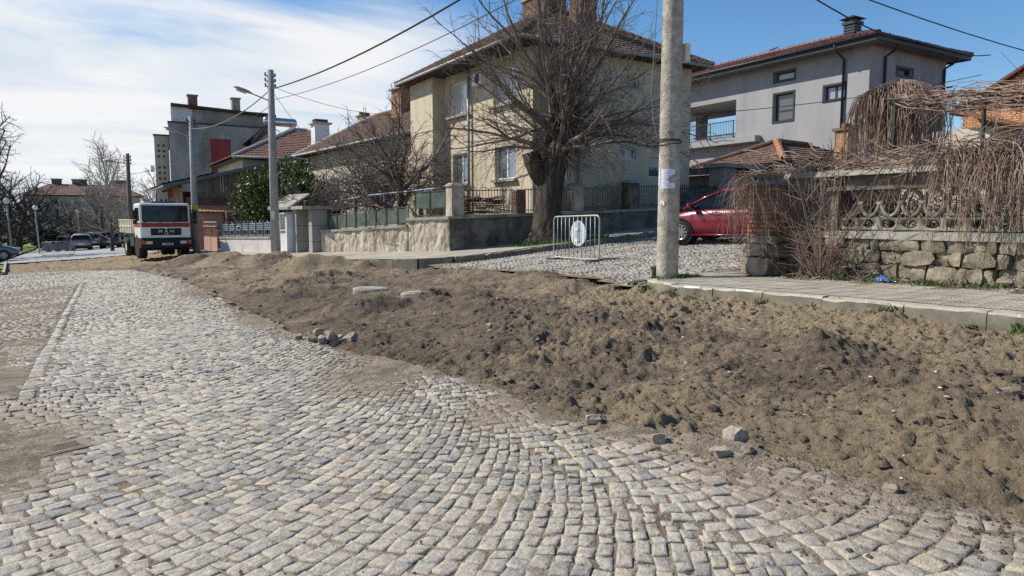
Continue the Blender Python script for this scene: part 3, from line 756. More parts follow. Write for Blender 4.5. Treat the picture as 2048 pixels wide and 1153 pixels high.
for iy in range(46):
    for ix in range(8):
        x = 8.35 + ix * 0.303; y = 9.15 - iy * 0.303
        if not in_walk(x - 0.03, y + 0.03) or x > 9.95 + 0.25 * math.sin(iy * 1.7) or cnt >= 290: continue
        o = bpy.data.objects.new('pavement_tile', tile_me); COL.objects.link(o); o.parent = pave
        o.location = (x, y, float(walk_z(x, y)) + 0.001 + rng.uniform(-0.003, 0.003))
        o.rotation_euler = (math.atan(-0.018) + rng.uniform(-.008, .008), -math.atan(0.03) + rng.uniform(-.01, .01), rng.uniform(-.008, .008)); cnt += 1

def kerb_run(name, label, pts, step, zt, height, width, inner):
    """kerbstones one by one along a polyline. inner: +1 when the pavement lies to the left of the walking direction"""
    k = thing(name, label, 'kerb', (pts[0][0], pts[0][1], g(*pts[0]))); k['kind'] = 'structure'
    P = [Vector((*p, 0)) for p in pts]; seg = []
    acc = [0]
    for a, b in zip(P, P[1:]): acc.append(acc[-1] + (b - a).length)
    def at(s):
        for i in range(len(P) - 1):
            if s <= acc[i + 1] or i == len(P) - 2:
                return P[i] + (P[i + 1] - P[i]) * ((s - acc[i]) / (acc[i + 1] - acc[i]))
    s = 0
    while s < acc[-1] - 0.1:
        L_ = min(step * rng.uniform(0.85, 1.1), acc[-1] - s)
        a = at(s + 0.006); b = at(min(s + L_ - 0.006, acc[-1]))
        d = (b - a).normalized(); n = Vector((-d.y, d.x, 0)) * inner
        j = rng.uniform(-0.012, 0.012); tl = rng.uniform(-0.012, 0.012)
        m = MB(); ns = 7
        rows = []
        for i in range(ns):
            p = a + (b - a) * (i / (ns - 1)); z = zt(p.x, p.y) + j * 0.6 + tl * (i / (ns - 1) - .5) - (.02 * rng.random() ** 3)
            ch = 0.014 + 0.008 * rng.random() ** 2
            o_ = n * (j * 0.5)
            rows.append([tuple(p + o_ + Vector((0, 0, z - height))), tuple(p + o_ + n * 0.008 + Vector((0, 0, z - ch * 1.6))), tuple(p + o_ + n * (ch + 0.008) + Vector((0, 0, z))),
                         tuple(p + o_ + n * width + Vector((0, 0, z + 0.004))), tuple(p + o_ + n * width + Vector((0, 0, z - height)))])
        for q in rows: m.v.extend(q)
        for i in range(ns - 1):
            for c in range(4): m.f.append((i * 5 + c, (i + 1) * 5 + c, (i + 1) * 5 + c + 1, i * 5 + c + 1))
        m.f.append((0, 1, 2, 3, 4)); e = (ns - 1) * 5; m.f.append((e + 4, e + 3, e + 2, e + 1, e))
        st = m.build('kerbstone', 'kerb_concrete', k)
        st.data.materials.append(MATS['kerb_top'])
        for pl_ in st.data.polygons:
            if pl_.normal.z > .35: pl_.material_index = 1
        if rng.random() < 0.7:
            w = MB(); o2 = rng.uniform(0, .2); l2 = rng.uniform(.55, 1.0)
            for i in range(ns - 1):
                t0, t1 = i / (ns - 1), (i + 1) / (ns - 1)
                if t0 < o2 * 0.6 or t1 > l2: continue
                q0, q1 = rows[i], rows[i + 1]
                up = Vector((0, 0, 0.003)) - n * 0.003
                w.quad(*[tuple(Vector(v) + up) for v in (q0[1], q1[1], q1[2], q0[2])])
            if w.f: w.build('worn_edge', 'worn_edge', st, fix=False)
        s += L_
    return k
corner = [(8.0 + CR - CR * math.cos(t), 9.45 - CR + CR * math.sin(t)) for t in np.linspace(0, math.pi / 2, 7)]
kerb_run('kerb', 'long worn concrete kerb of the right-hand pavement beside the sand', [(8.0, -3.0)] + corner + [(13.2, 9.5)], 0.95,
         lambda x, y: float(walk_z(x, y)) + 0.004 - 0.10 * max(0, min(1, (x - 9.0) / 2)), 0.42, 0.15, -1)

# --- pavement on the far side, bending round the corner of the side street
KF = [(26, 18.55), (20, 18.4), (17.5, 18.35), (13.5, 18.3), (11.5, 18.15), (10.2, 18.1), (9.4, 18.25), (8.75, 18.7), (8.25, 19.5), (7.55, 21.6), (6.93, 23.8), (6.5, 27.5), (6.2, 31.6), (5.64, 37.2), (5.2, 43), (4.9, 47), (4.3, 57)]
WF = [(26, 20.9), (20, 20.85), (17.5, 20.8), (13.5, 20.8), (11.5, 20.8), (11.2, 20.8), (10.7, 20.8), (10.5, 20.9), (10.45, 21.2), (10.0, 22.8), (9.6, 24.6), (9.0, 27.5), (8.3, 31.6), (7.3, 37.2), (6.9, 43), (6.3, 47), (5.6, 57)]
def far_walk_z(x, y): return g(x, y) + 0.155
kerb_run('kerb', 'concrete kerb curving round the corner before the rough tan wall', KF[::-1], 1.0, lambda x, y: far_walk_z(x, y) + 0.002, 0.35, 0.15, -1)
m = MB(); nn = 6
for (a, b) in zip(KF, WF):
    A_ = Vector(a) + (Vector(b) - Vector(a)).normalized() * 0.14
    B_ = Vector(b) + (Vector(b) - Vector(a)).normalized() * 0.6
    for i in range(nn):
        p = A_ + (B_ - A_) * (i / (nn - 1)); m.v.append((p.x, p.y, far_walk_z(p.x, p.y)))
for i in range(len(KF) - 1):
    for j in range(nn - 1): m.f.append((i * nn + j, (i + 1) * nn + j, (i + 1) * nn + j + 1, i * nn + j + 1))
tag(m.build('far_pavement', 'walk_concrete', None, True), kind='structure')
# verge at the left edge of the street
m = sheet('verge', 'grass_far', np.linspace(-7, -3.05, 10), np.linspace(36, 53, 20), lambda X, Y: gz(X, Y) + 0.14 - 0.03 * (Y - 36) / 17, None, True, lambda X, Y: X < -3.1 - 0.07 * (Y - 40)); tag(m, kind='structure')
kerb_run('kerb', 'dark low kerb of the grassy verge at the left edge', [(-2.75, 36), (-3.15, 42), (-3.9, 53)], 1.0, lambda x, y: g(x, y) + 0.16, 0.3, 0.12, 1)
# ------------------------------------------------------------------ building kit
def wall(par, name, m, p0, p1, z0, z1, openings=(), depth=0.18, z1b=None):
    """upright wall from p0 to p1 (outside on the right hand), with real openings (u0,u1,za,zb)"""
    p0 = Vector((*p0, 0)); p1 = Vector((*p1, 0)); d = (p1 - p0); Lw = d.length; d.normalize(); n = Vector((d.y, -d.x, 0))
    us = sorted({0, Lw, *[q for o in openings for q in o[:2]]}); zs = sorted({z0, z1, *[q for o in openings for q in o[2:4]]})
    def P(u, z, k=0): q = p0 + d * u - n * k; return (q.x, q.y, z)
    b = MB()
    for a, c in zip(us, us[1:]):
        for e, f in zip(zs, zs[1:]):
            if any(o[0] - 1e-6 <= a and c <= o[1] + 1e-6 and o[2] - 1e-6 <= e and f <= o[3] + 1e-6 for o in openings): continue
            b.quad(P(a, e), P(c, e), P(c, f), P(a, f))
    for o in openings:
        a, c, e, f = o[:4]
        b.quad(P(a, e), P(a, e, depth), P(a, f, depth), P(a, f)); b.quad(P(c, e, depth), P(c, e), P(c, f), P(c, f, depth))
        b.quad(P(a, f), P(a, f, depth), P(c, f, depth), P(c, f)); b.quad(P(a, e, depth), P(a, e), P(c, e), P(c, e, depth))
    w = b.build(name, m, par, fix=False)
    return w, P

def window(par, P, o, frame='frame_white', pane='glass_dark', depth=0.13, fw=0.055, mull=1, sill=None, trans=0, pane2=None, trim=None, louvre=None):
    a, c, e, f = o[:4]
    def bx(b, u0, u1, z0, z1, k0, k1):
        b.hexa([P(u0, z0, k0), P(u1, z0, k0), P(u1, z0, k1), P(u0, z0, k1)], [P(u0, z1, k0), P(u1, z1, k0), P(u1, z1, k1), P(u0, z1, k1)])
    fr = MB(); k0, k1 = depth - 0.03, depth + 0.03
    bx(fr, a + .003, c - .003, e + .003, e + fw, k0, k1); bx(fr, a + .003, c - .003, f - fw, f - .003, k0, k1)
    bx(fr, a + .003, a + fw, e + fw, f - fw, k0, k1); bx(fr, c - fw, c - .003, e + fw, f - fw, k0, k1)
    for i in range(mull):
        u = a + (c - a) * (i + 1) / (mull + 1); bx(fr, u - fw * .7, u + fw * .7, e + fw, f - fw, k0 - .004, k1)
    if trans: bx(fr, a + fw, c - fw, e + (f - e) * trans - fw / 2, e + (f - e) * trans + fw / 2, k0 - .006, k1)
    w = fr.build('window', frame, par)
    for i in range(mull + 1):
        u0 = a + (c - a) * i / (mull + 1); u1 = a + (c - a) * (i + 1) / (mull + 1)
        g_ = MB(); t = rng.uniform(-.004, .004); g_.quad(P(u0 + .02, e + .02, depth + t), P(u1 - .02, e + .02, depth - t), P(u1 - .02, f - .02, depth - t), P(u0 + .02, f - .02, depth + t))
        pm = (pane2 if (pane2 and i % 2) else pane)
        g_.build('pane', pm, w, fix=False)
    if sill:
        s = MB(); bx(s, a - .10, c + .10, e - .10, e - .004, -.16, 0.02); s.build('sill', sill, w)
    if trim:
        t = MB(); q = .10
        bx(t, a - q, c + q, f + .002, f + q, -.035, .01); bx(t, a - q, c + q, e - q, e - .002, -.035, .01)
        bx(t, a - q, a - .002, e - .001, f + .001, -.033, .01); bx(t, c + .002, c + q, e - .001, f + .001, -.033, .01); t.build('trim', trim, w)
    return w

def tiles(par, name, m, e0, e1, r1, r0, course=0.34, colw=0.22, rise=0.04, wave=0.022, sag=0.02, seed=1):
    """tiled roof slope between an eave e0-e1 and a ridge r0-r1, laid in courses clipped at the hips"""
    e0, e1, r0, r1 = map(Vector, (e0, e1, r0, r1))
    ud = (e1 - e0); W = ud.length; ud.normalize()
    t0 = (r0 - e0).dot(ud); t1 = (r1 - e0).dot(ud)
    up = (r0 - e0) - ud * t0; H = up.length; up.normalize(); n = ud.cross(up).normalized()
    if n.z < 0: n = -n
    nc = max(2, int(H / course)); b = MB(); rr = random.Random(seed)
    us0 = [i * colw / 4 for i in range(int(W / colw * 4) + 2)]
    def pt(u, t, h):
        lo = t0 * t; hi = W + (t1 - W) * t; u = min(max(u, lo), hi)
        s = -sag * math.sin(math.pi * min(max(u / W, 0), 1)) * (0.5 + t)
        q = e0 + ud * u + up * (H * t) + n * (h + s); return (q.x, q.y, q.z)
    for i in range(nc):
        ta, tb = i / nc, (i + 1) / nc
        lo, hi = min(t0 * ta, t0 * tb), max(W + (t1 - W) * ta, W + (t1 - W) * tb)
        us = [u for u in us0 if lo - colw < u < hi + colw]
        if len(us) < 2: continue
        jig = rr.uniform(-.01, .01); o = len(b.v); k = len(us); cj = {}
        for j, u in enumerate(us):
            ci = int(u / colw + 1e-4); cj.setdefault(ci, rr.uniform(-.010, .014))
            w = wave * abs(math.sin(math.pi * (u / colw))) ** 0.8
            b.v.append(pt(u, ta, -0.005)); b.v.append(pt(u, ta + rr.uniform(-.004, .004), rise + w + cj[ci])); b.v.append(pt(u, tb, w * 0.8 + 0.004))
        for j in range(k - 1):
            p, q = o + 3 * j, o + 3 * j + 3
            b.f.append((p, q, q + 1, p + 1)); b.f.append((p + 1, q + 1, q + 2, p + 2))
    return tag(b.build(name, m, par, fix=False), kind='stuff')

def ridge(par, p, q, m, r=0.12, step=0.36, name='ridge_tiles'):
    p, q = Vector(p), Vector(q); n = max(1, int((q - p).length / step)); b = MB(); d = (q - p) / n
    for i in range(n):
        a = p + d * i - d * .06; c = p + d * (i + 1) + d * .04
        b.tube([a, c], [r * rng.uniform(1.0, 1.12), r * rng.uniform(.84, .92)], 8)
    return tag(b.build(name, m, par), kind='stuff')

def gutter(par, pts, r=0.065, m='zinc_pipe', name='gutter'):
    b = MB(); b.tube(pts, r, 6); return b.build(name, m, par, True)

def brick_courses(par, faces, zc, z0, z1, m='brick', bw=0.25, bh=0.078, gap=0.012, proud=0.012, limit=300, stuff=False):
    """bricks one by one on the given upright faces ((p0,p1) with outside on the right)"""
    shared = {}; acc = MB(); n_ = 0
    for (p0, p1) in faces:
        p0 = Vector((*p0, 0)); p1 = Vector((*p1, 0)); d = p1 - p0; Lw = d.length; d.normalize(); n = Vector((d.y, -d.x, 0))
        rows = int((z1 - z0) / bh)
        for i in range(rows):
            u = -bw * (0.5 if i % 2 else 0)
            while u < Lw - 0.02:
                a, c = max(u, 0) + gap / 2, min(u + bw, Lw) - gap / 2; u += bw
                if c - a < 0.04: continue
                pr = proud * rng.uniform(0.5, 1.4)
                z = z0 + i * bh + gap / 2; A = p0 + d * a - n * 0.03; C_ = p0 + d * c - n * 0.03; k = n * (0.03 + pr); e = 0.008
                bb = [A, C_, C_ + k - d * e, A + k + d * e]
                v0 = [(q.x, q.y, z + (0.006 if j > 1 else 0)) for j, q in enumerate(bb)]; v1 = [(q.x, q.y, z + bh - gap - (0.006 if j > 1 else 0)) for j, q in enumerate(bb)]
                if stuff or n_ >= limit: acc.hexa(v0, v1)
                else:
                    MB().hexa(v0, v1).build('brick', m, par); n_ += 1
    if acc.f: tag(acc.build('bricks', m, par), kind='stuff')

# ------------------------------------------------------------------ the ochre corner house
yz = g(14.3, 21.8) - 0.1
H1 = thing('house', 'two-storey ochre stucco house with hipped tile roof behind the big bare tree', 'house', (14.3, 21.8, yz))
def yw(y0, y1, za, zb, base): return (base - y1, base - y0, za, zb)
# street front: walls run from far end to the corner so that outside (right hand) faces -x
ops = [yw(26.72, 28.55, 6.08, 7.52, 29.05), yw(22.85, 24.65, 6.05, 7.50, 29.05), yw(26.80, 28.25, 3.12, 4.42, 29.05), yw(22.95, 24.55, 3.14, 4.42, 29.05)]
w, P = wall(H1, 'street_wall', 'stucco_yellow', (14.3, 29.05), (14.3, 21.8), 1.5, 7.9, ops, 0.20)
for o, pn, p2 in zip(ops, ('curtain_grey', 'curtain_grey', 'glass_room', 'glass_room'), ('glass_curtain', 'glass_curtain', 'glass_lit', 'glass_lit')):
    window(H1, P, o, 'frame_white', pn, 0.15, 0.06, 1, 'concrete', pane2=p2)
wall(H1, 'bay_wall', 'stucco_yellow', (13.7, 31.5), (13.7, 29.05), 0.9, 7.9)
wall(H1, 'bay_return', 'stucco_yellow', (13.7, 29.05), (14.3, 29.05), 0.9, 7.9)
sops = [(18.35 - 14.3, 19.3 - 14.3, 3.98, 4.42), (18.4 - 14.3, 19.4 - 14.3, 6.75, 7.22), (21.0 - 14.3, 21.6 - 14.3, 6.6, 7.15), (15.2 - 14.3, 16.05 - 14.3, 3.1, 4.6), (15.2 - 14.3, 16.05 - 14.3, 6.05, 7.5), (20.0 - 14.3, 20.8 - 14.3, 3.3, 4.1)]
w, P = wall(H1, 'side_wall', 'stucco_yellow', (14.3, 21.8), (22.3, 21.8), 1.5, 7.9, sops, 0.20)
for i, o in enumerate(sops): window(H1, P, o, 'frame_white', 'glass_room' if i != 3 else 'glass_lit', 0.14, 0.045, 1 if i in (0, 3, 4) else 0, None)
wall(H1, 'rear_wall', 'stucco_yellow', (22.3, 21.8), (22.3, 31.5), 0.9, 7.9)
wall(H1, 'end_wall', 'stucco_yellow', (22.3, 31.5), (13.7, 31.5), 0.4, 7.9)
m = MB(); m.box(14.24, 22.34, 21.73, 29.0, 0.3, 1.52); m.build('plinth', 'plinth_brown', H1)
E0 = dict(x0=13.2, x1=22.9, y0=21.15, y1=32.05, z=7.92)
m = MB(); m.box(E0['x0'] + .04, E0['x1'] - .04, E0['y0'] + .04, E0['y1'] - .04, 7.86, 7.955); m.build('eaves', 'wood_dark', H1)
rA, rB = (18.05, 26.0, 10.75), (18.05, 27.3, 10.75); x0, x1, y0, y1, ez = 13.2, 22.9, 21.15, 32.05, 7.98
tiles(H1, 'roof_tiles', 'tile_old', (x0, y1, ez), (x0, y0, ez), rA, rB, seed=2)
tiles(H1, 'roof_tiles', 'tile_old', (x0, y0, ez), (x1, y0, ez), rA, rA, seed=3)
tiles(H1, 'roof_tiles', 'tile_old', (x1, y0, ez), (x1, y1, ez), rB, rA, seed=4)
tiles(H1, 'roof_tiles', 'tile_old', (x1, y1, ez), (x0, y1, ez), rB, rB, seed=5)
for c, a in (((x0, y0, ez), rA), ((x1, y0, ez), rA), ((x0, y1, ez), rB), ((x1, y1, ez), rB), (rA, rB)): ridge(H1, c, a, 'tile_old', 0.13)
gutter(H1, [(x0 - .04, y1, ez - .05), (x0 - .04, y0, ez - .07)]); gutter(H1, [(x0, y0 - .04, ez - .05), (x1, y0 - .04, ez - .07)])
m = MB(); m.tube([(14.18, 26.55, 7.8), (14.18, 26.55, 1.2)], 0.06, 8); m.build('downpipe', 'zinc_pipe', H1, True)
m = MB(); m.tube([(16.4, 21.68, 7.7), (16.4, 21.68, 1.2)], 0.065, 8); m.build('downpipe', 'metal_blue', H1, True)
m = MB(); m.box(14.02, 14.28, 25.2, 25.95, 7.0, 7.5); ac = m.build('air_conditioner', 'frame_white', H1)
m = MB(); m.disc((14.01, 25.5, 7.25), 0.19, (1, 0, 0), .02, 16); m.build('fan_grille', 'metal_dark', ac)
for (cx, cy, sx, sy, zb, zt) in ((18.3, 24.1, .42, .38, 9.0, 11.9), (18.1, 26.7, .60, .85, 10.3, 11.25)):
    m = MB(); m.box(cx - sx, cx + sx, cy - sy, cy + sy, zb, zt); ch = m.build('chimney', 'mortar', H1)
    brick_courses(ch, [((cx - sx, cy + sy), (cx - sx, cy - sy)), ((cx - sx, cy - sy), (cx + sx, cy - sy))], 0, zb, zt, 'brick_dark', stuff=True)
    m = MB(); m.box(cx - sx - .09, cx + sx + .09, cy - sy - .09, cy + sy + .09, zt, zt + .10); m.build('chimney_cap', 'concrete', ch)
# outside stair beside the right end
m = MB()
for i in range(9): m.box(20.0 + i * .27, 20.27 + i * .27, 21.0, 21.72, 1.0, 1.4 + .19 * i)
m.build('outside_stair', 'concrete', H1)

# ------------------------------------------------------------------ tan house with the long gutter (set at a small angle to the street)
ang = R(4.6)
H2 = thing('house', 'low tan house with brown tile roof and brick chimney behind tangled twigs', 'house', (14.4, 32.0, 0.2), ang)
def loc_wall(par, *a, **k):
    w_, P_ = wall(par, *a, **k); return w_, P_
class L:   # local-space builder for rotated houses
    pass
def lb(mb, name, m, par, smooth=False, fix=True): return mb.build(name, m, par, smooth, True, fix)
_b = MB.build
def with_local(fn):
    """run builder calls with coordinates given in the parent's own axes"""
    def bl(s, name, m, parent=None, smooth=False, local=False, fix=True): return _b(s, name, m, parent, smooth, True, fix)
    MB.build = bl
    try: fn()
    finally: MB.build = _b
def house2():
    op = [(16 - 6.6, 16 - 5.2, 2.5, 3.9), (16 - 11.6, 16 - 10.2, 2.5, 3.9)]
    w_, P_ = wall(H2, 'street_wall', 'plaster_tan', (0, 16), (0, 0), -1.2, 5.55, op)
    for o in op: window(H2, P_, o, 'frame_white', 'glass_room', .13, .05, 1, 'concrete')
    wall(H2, 'side_wall', 'plaster_tan', (0, 0), (7.4, 0), -1.2, 5.55); wall(H2, 'rear_wall', 'plaster_tan', (7.4, 0), (7.4, 16), -1.2, 5.55); wall(H2, 'end_wall', 'plaster_tan', (7.4, 16), (0, 16), -1.2, 5.55)
    m = MB(); m.box(-.5, 7.9, -.4, 16.4, 5.50, 5.58); m.build('eaves', 'wood_dark', H2)
    a, b = (3.6, 3.4, 8.15), (3.6, 13.0, 8.15); z = 5.62
    tiles(H2, 'roof_tiles', 'tile_old', (-.6, 16.5, z), (-.6, -.5, z), a, b, seed=12)
    tiles(H2, 'roof_tiles', 'tile_old', (-.6, -.5, z), (8, -.5, z), a, a, seed=13)
    tiles(H2, 'roof_tiles', 'tile_old', (8, -.5, z), (8, 16.5, z), b, a, seed=14); tiles(H2, 'roof_tiles', 'tile_old', (8, 16.5, z), (-.6, 16.5, z), b, b, seed=15)
    ridge(H2, a, b, 'tile_red'); ridge(H2, (-.6, -.5, z), a, 'tile_old'); ridge(H2, (-.6, 16.5, z), b, 'ridge_mortar')
    gutter(H2, [(-.66, 16.5, z - .05), (-.66, -.4, z - .05)], .075)
    m = MB(); m.tube([(-.14, 15.0, 5.4), (-.14, 15.0, 0)], .05, 6); m.build('downpipe', 'frame_white', H2)
    # brick chimney close to the ochre house
    m = MB(); m.box(2.3, 3.2, 6.4, 7.6, 7.2, 8.9); ch = m.build('chimney', 'mortar', H2)
    brick_courses(ch, [((2.3, 7.6), (2.3, 6.4)), ((2.3, 6.4), (3.2, 6.4))], 0, 7.2, 8.9, 'brick', stuff=True)
    m = MB(); m.box(2.15, 3.35, 6.25, 7.75, 8.9, 9.0); m.build('chimney_cap', 'concrete', ch)
    m = MB(); m.box(3.3, 4.0, 14.0, 14.8, 7.3, 8.3); ch = m.build('chimney', 'plaster_cream', H2)
    m = MB(); m.box(3.2, 4.1, 13.9, 14.9, 8.3, 8.38); m.tube([(3.3, 14.4, 8.48), (4.0, 14.4, 8.48)], .13, 8); m.build('chimney_cap', 'tile_red', ch)
with_local(house2)

# ------------------------------------------------------------------ house behind with white chimney
H3 = thing('house', 'grey-beige house with orange-brown hipped roof and white chimney behind the evergreen', 'house', (9.5, 50, -0.5))
op3 = [(3.0, 4.2, 2.6, 4.0)]
w, P = wall(H3, 'side_wall', 'plaster_tan', (9.5, 50), (19, 50), -1, 5.6, op3)
window(H3, P, op3[0], 'frame_white', 'glass_dark', .13, .06, 1, 'concrete')
wall(H3, 'street_wall', 'plaster_tan', (9.5, 59.5), (9.5, 50), -1, 5.6); wall(H3, 'rear_wall', 'plaster_tan', (19, 50), (19, 59.5), -1, 5.6); wall(H3, 'end_wall', 'plaster_tan', (19, 59.5), (9.5, 59.5), -1, 5.6)
m = MB(); m.box(9.0, 19.5, 49.4, 60.1, 5.56, 5.66); m.build('eaves', 'wood_dark', H3)
a, b, z = (14.2, 54.7, 8.35), (15.2, 54.7, 8.35), 5.72
tiles(H3, 'roof_tiles', 'tile_red', (8.8, 49.2, z), (19.7, 49.2, z), b, a, seed=22)
tiles(H3, 'roof_tiles', 'tile_red', (8.8, 60.2, z), (8.8, 49.2, z), a, a, seed=23); tiles(H3, 'roof_tiles', 'tile_red', (19.7, 49.2, z), (19.7, 60.2, z), b, b, seed=24); tiles(H3, 'roof_tiles', 'tile_red', (19.7, 60.2, z), (8.8, 60.2, z), a, b, seed=25)
ridge(H3, (8.8, 49.2, z), a, 'ridge_mortar', .16); ridge(H3, (19.7, 49.2, z), b, 'ridge_mortar', .14); ridge(H3, a, b, 'ridge_mortar', .14)
gutter(H3, [(8.8, 49.14, z - .05), (19.6, 49.14, z - .05)], .07)
m = MB(); m.box(14.6, 15.65, 50.5, 51.5, 6.2, 8.35); ch = m.build('chimney', 'frame_white', H3)
m = MB(); m.box(14.42, 15.83, 50.32, 51.68, 8.35, 8.46); m.build('chimney_cap', 'concrete_pale', ch)
m = MB()
for i in (-.24, .24): m.tube([(14.66, 51 + i, 8.56), (15.6, 51 + i, 8.56)], .16, 8)
m.build('chimney_pot', 'tile_maroon', ch)
SW = thing('solar_water_heater', 'steel solar water heater tank with dark collector on the orange-brown roof', 'water heater', (13.2, 56.6, 7.9))
m = MB(); m.tube([(12.35, 56.3, 9.05), (12.45, 56.3, 9.05), (14.75, 56.3, 9.0), (14.85, 56.3, 9.0)], [.2, .33, .33, .2], 16); m.build('tank', 'steel_tank', SW, True)
m = MB(); m.hexa([(10.6, 55.6, 7.0), (11.4, 57.2, 7.0), (13.2, 57.2, 8.5), (12.4, 55.6, 8.6)], [(10.6, 55.5, 7.08), (11.4, 57.2, 7.08), (13.2, 57.2, 8.58), (12.4, 55.5, 8.68)]); m.build('collector', 'collector', SW)
m = MB()
for p, q in (((12.6, 56.1, 8.9), (12.6, 56.1, 7.3)), ((14.4, 56.1, 8.8), (14.4, 56.1, 7.6)), ((12.6, 56.1, 8.8), (14.4, 56.1, 7.7)), ((14.4, 56.1, 8.8), (13.5, 55.2, 7.6))): m.bar(p, q, .05, .05)
m.build('frame', 'galvanised', SW)

# ------------------------------------------------------------------ timber-fronted shed house by the truck
H4 = thing('house', 'old timber and pink plaster house with sloping tin roof behind the truck', 'house', (5.3, 47, -0.5))
wall(H4, 'side_wall', 'maroon_wall', (5.6, 47), (11.5, 47), -1, 2.9); wall(H4, 'street_wall', 'pink_plaster', (5.6, 57), (5.6, 47), -1, 2.2)
wall(H4, 'rear_wall', 'maroon_wall', (11.5, 47), (11.5, 57), -1, 4.6); wall(H4, 'end_wall', 'maroon_wall', (11.5, 57), (5.6, 57), -1, 3.6)
for i in range(34):
    x = 6.15 + i * .16; zt = 3.55 + (x - 4.3) * 0.262
    if rng.random() < .06: continue
    m = MB(); m.box(x, x + .145, 46.9 + rng.uniform(-.02, .02), 46.95, 2.9, zt); m.build('plank', 'wood_weathered', H4)
for i in range(13):
    y = 47.1 + i * .62; m = MB(); w_ = rng.choice((.12, .2, .32)); m.box(5.35, 5.45, y, y + w_, 2.0 + rng.uniform(0, .3), 3.55); m.build('plank', 'wood_board', H4)
m = MB(); m.box(5.2, 5.4, 46.9, 57, 1.92, 2.1); m.box(5.2, 5.4, 46.9, 57, 3.5, 3.65); m.build('beam', 'wood_dark', H4)
m = MB(); m.hexa([(4.3, 46.2, 3.5), (11.9, 46.2, 5.45), (11.9, 57.5, 5.45), (4.3, 57.5, 3.5)], [(4.3, 46.2, 3.6), (11.9, 46.2, 5.55), (11.9, 57.5, 5.55), (4.3, 57.5, 3.6)]); rf = m.build('roof', 'zinc_pipe', H4)
tiles(H4, 'roof_tiles', 'tile_maroon', (4.25, 57.5, 3.64), (4.25, 46.15, 3.64), (7.3, 46.15, 4.42), (7.3, 57.5, 4.42), seed=31)
m = MB(); m.bar((4.3, 46.12, 3.5), (11.9, 46.12, 5.45), .06, .2); m.build('barge_board', 'metal_bluedark', H4)
# low pink annex with a little tiled canopy
m = MB(); m.box(5.95, 7.35, 44.8, 47.0, -1, 1.95); an = m.build('annex', 'pink_plaster', H4)
tiles(H4, 'canopy_tiles', 'tile_orange', (5.8, 44.45, 2.0), (8.2, 44.45, 2.0), (8.2, 45.6, 2.4), (5.8, 45.6, 2.4), colw=.2, seed=33)
m = MB(); m.box(6.35, 6.95, 44.77, 44.82, -.15, .5); wd = m.build('window', 'glass_dark', H4)
m = MB(); m.box(6.66, 6.80, 44.75, 44.765, -.12, .45); m.build('pane', 'glass_lit', wd)
m = MB(); m.box(6.31, 6.99, 44.74, 44.78, -.2, -.14); m.build('sill', 'pink_plaster', wd)
m = MB(); m.box(7.36, 7.5, 43.9, 46.8, -1, 2.0); m.build('door_post', 'maroon_wall', H4)
FL = thing('flag', 'small red cloth flag hanging under the eaves of the timber house', 'flag', (4.7, 46.6, 3.2))
m = MB(); m.tube([(5.2, 46.9, 3.4), (4.55, 46.5, 3.45)], .015, 5); m.build('flagpole', 'wood_board', FL)
m = MB(); m.add([(4.55, 46.5, 3.42), (4.95, 46.7, 3.42), (4.9, 46.62, 3.0), (4.62, 46.5, 2.72), (4.75, 46.75, 3.1)], [(0, 1, 4), (0, 4, 2), (0, 2, 3)]); m.build('cloth', 'red_panel', FL, fix=False)

# ------------------------------------------------------------------ grey apartment block with red panels
H5 = thing('apartment_block', 'stained grey apartment block with stepped blind wall and dark red panels', 'building', (7, 75, -1.3))
Y5 = 75.0
opd = [(11.35 - 7.7, 13.25 - 7.7, 5.2, 9.5)]
w, P = wall(H5, 'end_wall', 'concrete_old', (7.7, Y5), (17.3, Y5), -2, 10.75, [(3.65, 5.55, 3.2, 5.1), (3.65, 5.55, 5.75, 9.45)], .12)
for (a_, b_) in ((5.75, 9.45), (3.2, 5.1)):
    m = MB(); m.box(11.34, 13.26, Y5 + .10, Y5 + .14, a_, b_); m.build('panel_backing', 'red_panel', H5)
    for i in range(10):
        m = MB(); x = 11.35 + i * .19; m.box(x + .005, x + .185, Y5 + .06, Y5 + .10, a_ + .01, b_ - .01); m.build('red_slat', 'red_panel', H5)
wall(H5, 'step_wall', 'concrete_strip', (6.45, Y5 + .5), (7.7, Y5 + .5), -2, 9.5)
wall(H5, 'street_wall', 'plaster_cream', (8.4, Y5 + 16), (6.45, Y5 + .5), -2, 9.5); wall(H5, 'upper_street_wall', 'concrete_old', (9.6, Y5 + 16), (7.7, Y5), 9.4, 10.75)
wall(H5, 'rear_wall', 'concrete_old', (17.3, Y5), (17.3, Y5 + 16), -2, 11.9)
m = MB(); m.hexa([(6.35, Y5 + .35, 9.5), (7.75, Y5 + .35, 9.5), (9.7, Y5 + 16, 9.5), (8.3, Y5 + 16, 9.5)], [(6.35, Y5 + .35, 9.62), (7.75, Y5 + .35, 9.62), (9.7, Y5 + 16, 9.62), (8.3, Y5 + 16, 9.62)]); m.hexa([(7.6, Y5 - .12, 10.75), (17.4, Y5 - .12, 10.75), (17.4, Y5 + 16, 10.75), (9.5, Y5 + 16, 10.75)], [(7.6, Y5 - .12, 10.87), (17.4, Y5 - .12, 10.87), (17.4, Y5 + 16, 10.87), (9.5, Y5 + 16, 10.87)]); m.build('cornice', 'metal_dark', H5)
w, P = wall(H5, 'attic_wall', 'concrete_old', (8.2, Y5 + .6), (17.2, Y5 + .6), 10.8, 12.4)
m = MB()
for i in range(9): m.box(8.0, 9.9, Y5 + .46 + .012 * (i % 2), Y5 + .58, 10.95 + i * .17, 11.10 + i * .17)
m.build('slatted_panel', 'metal_white', H5)
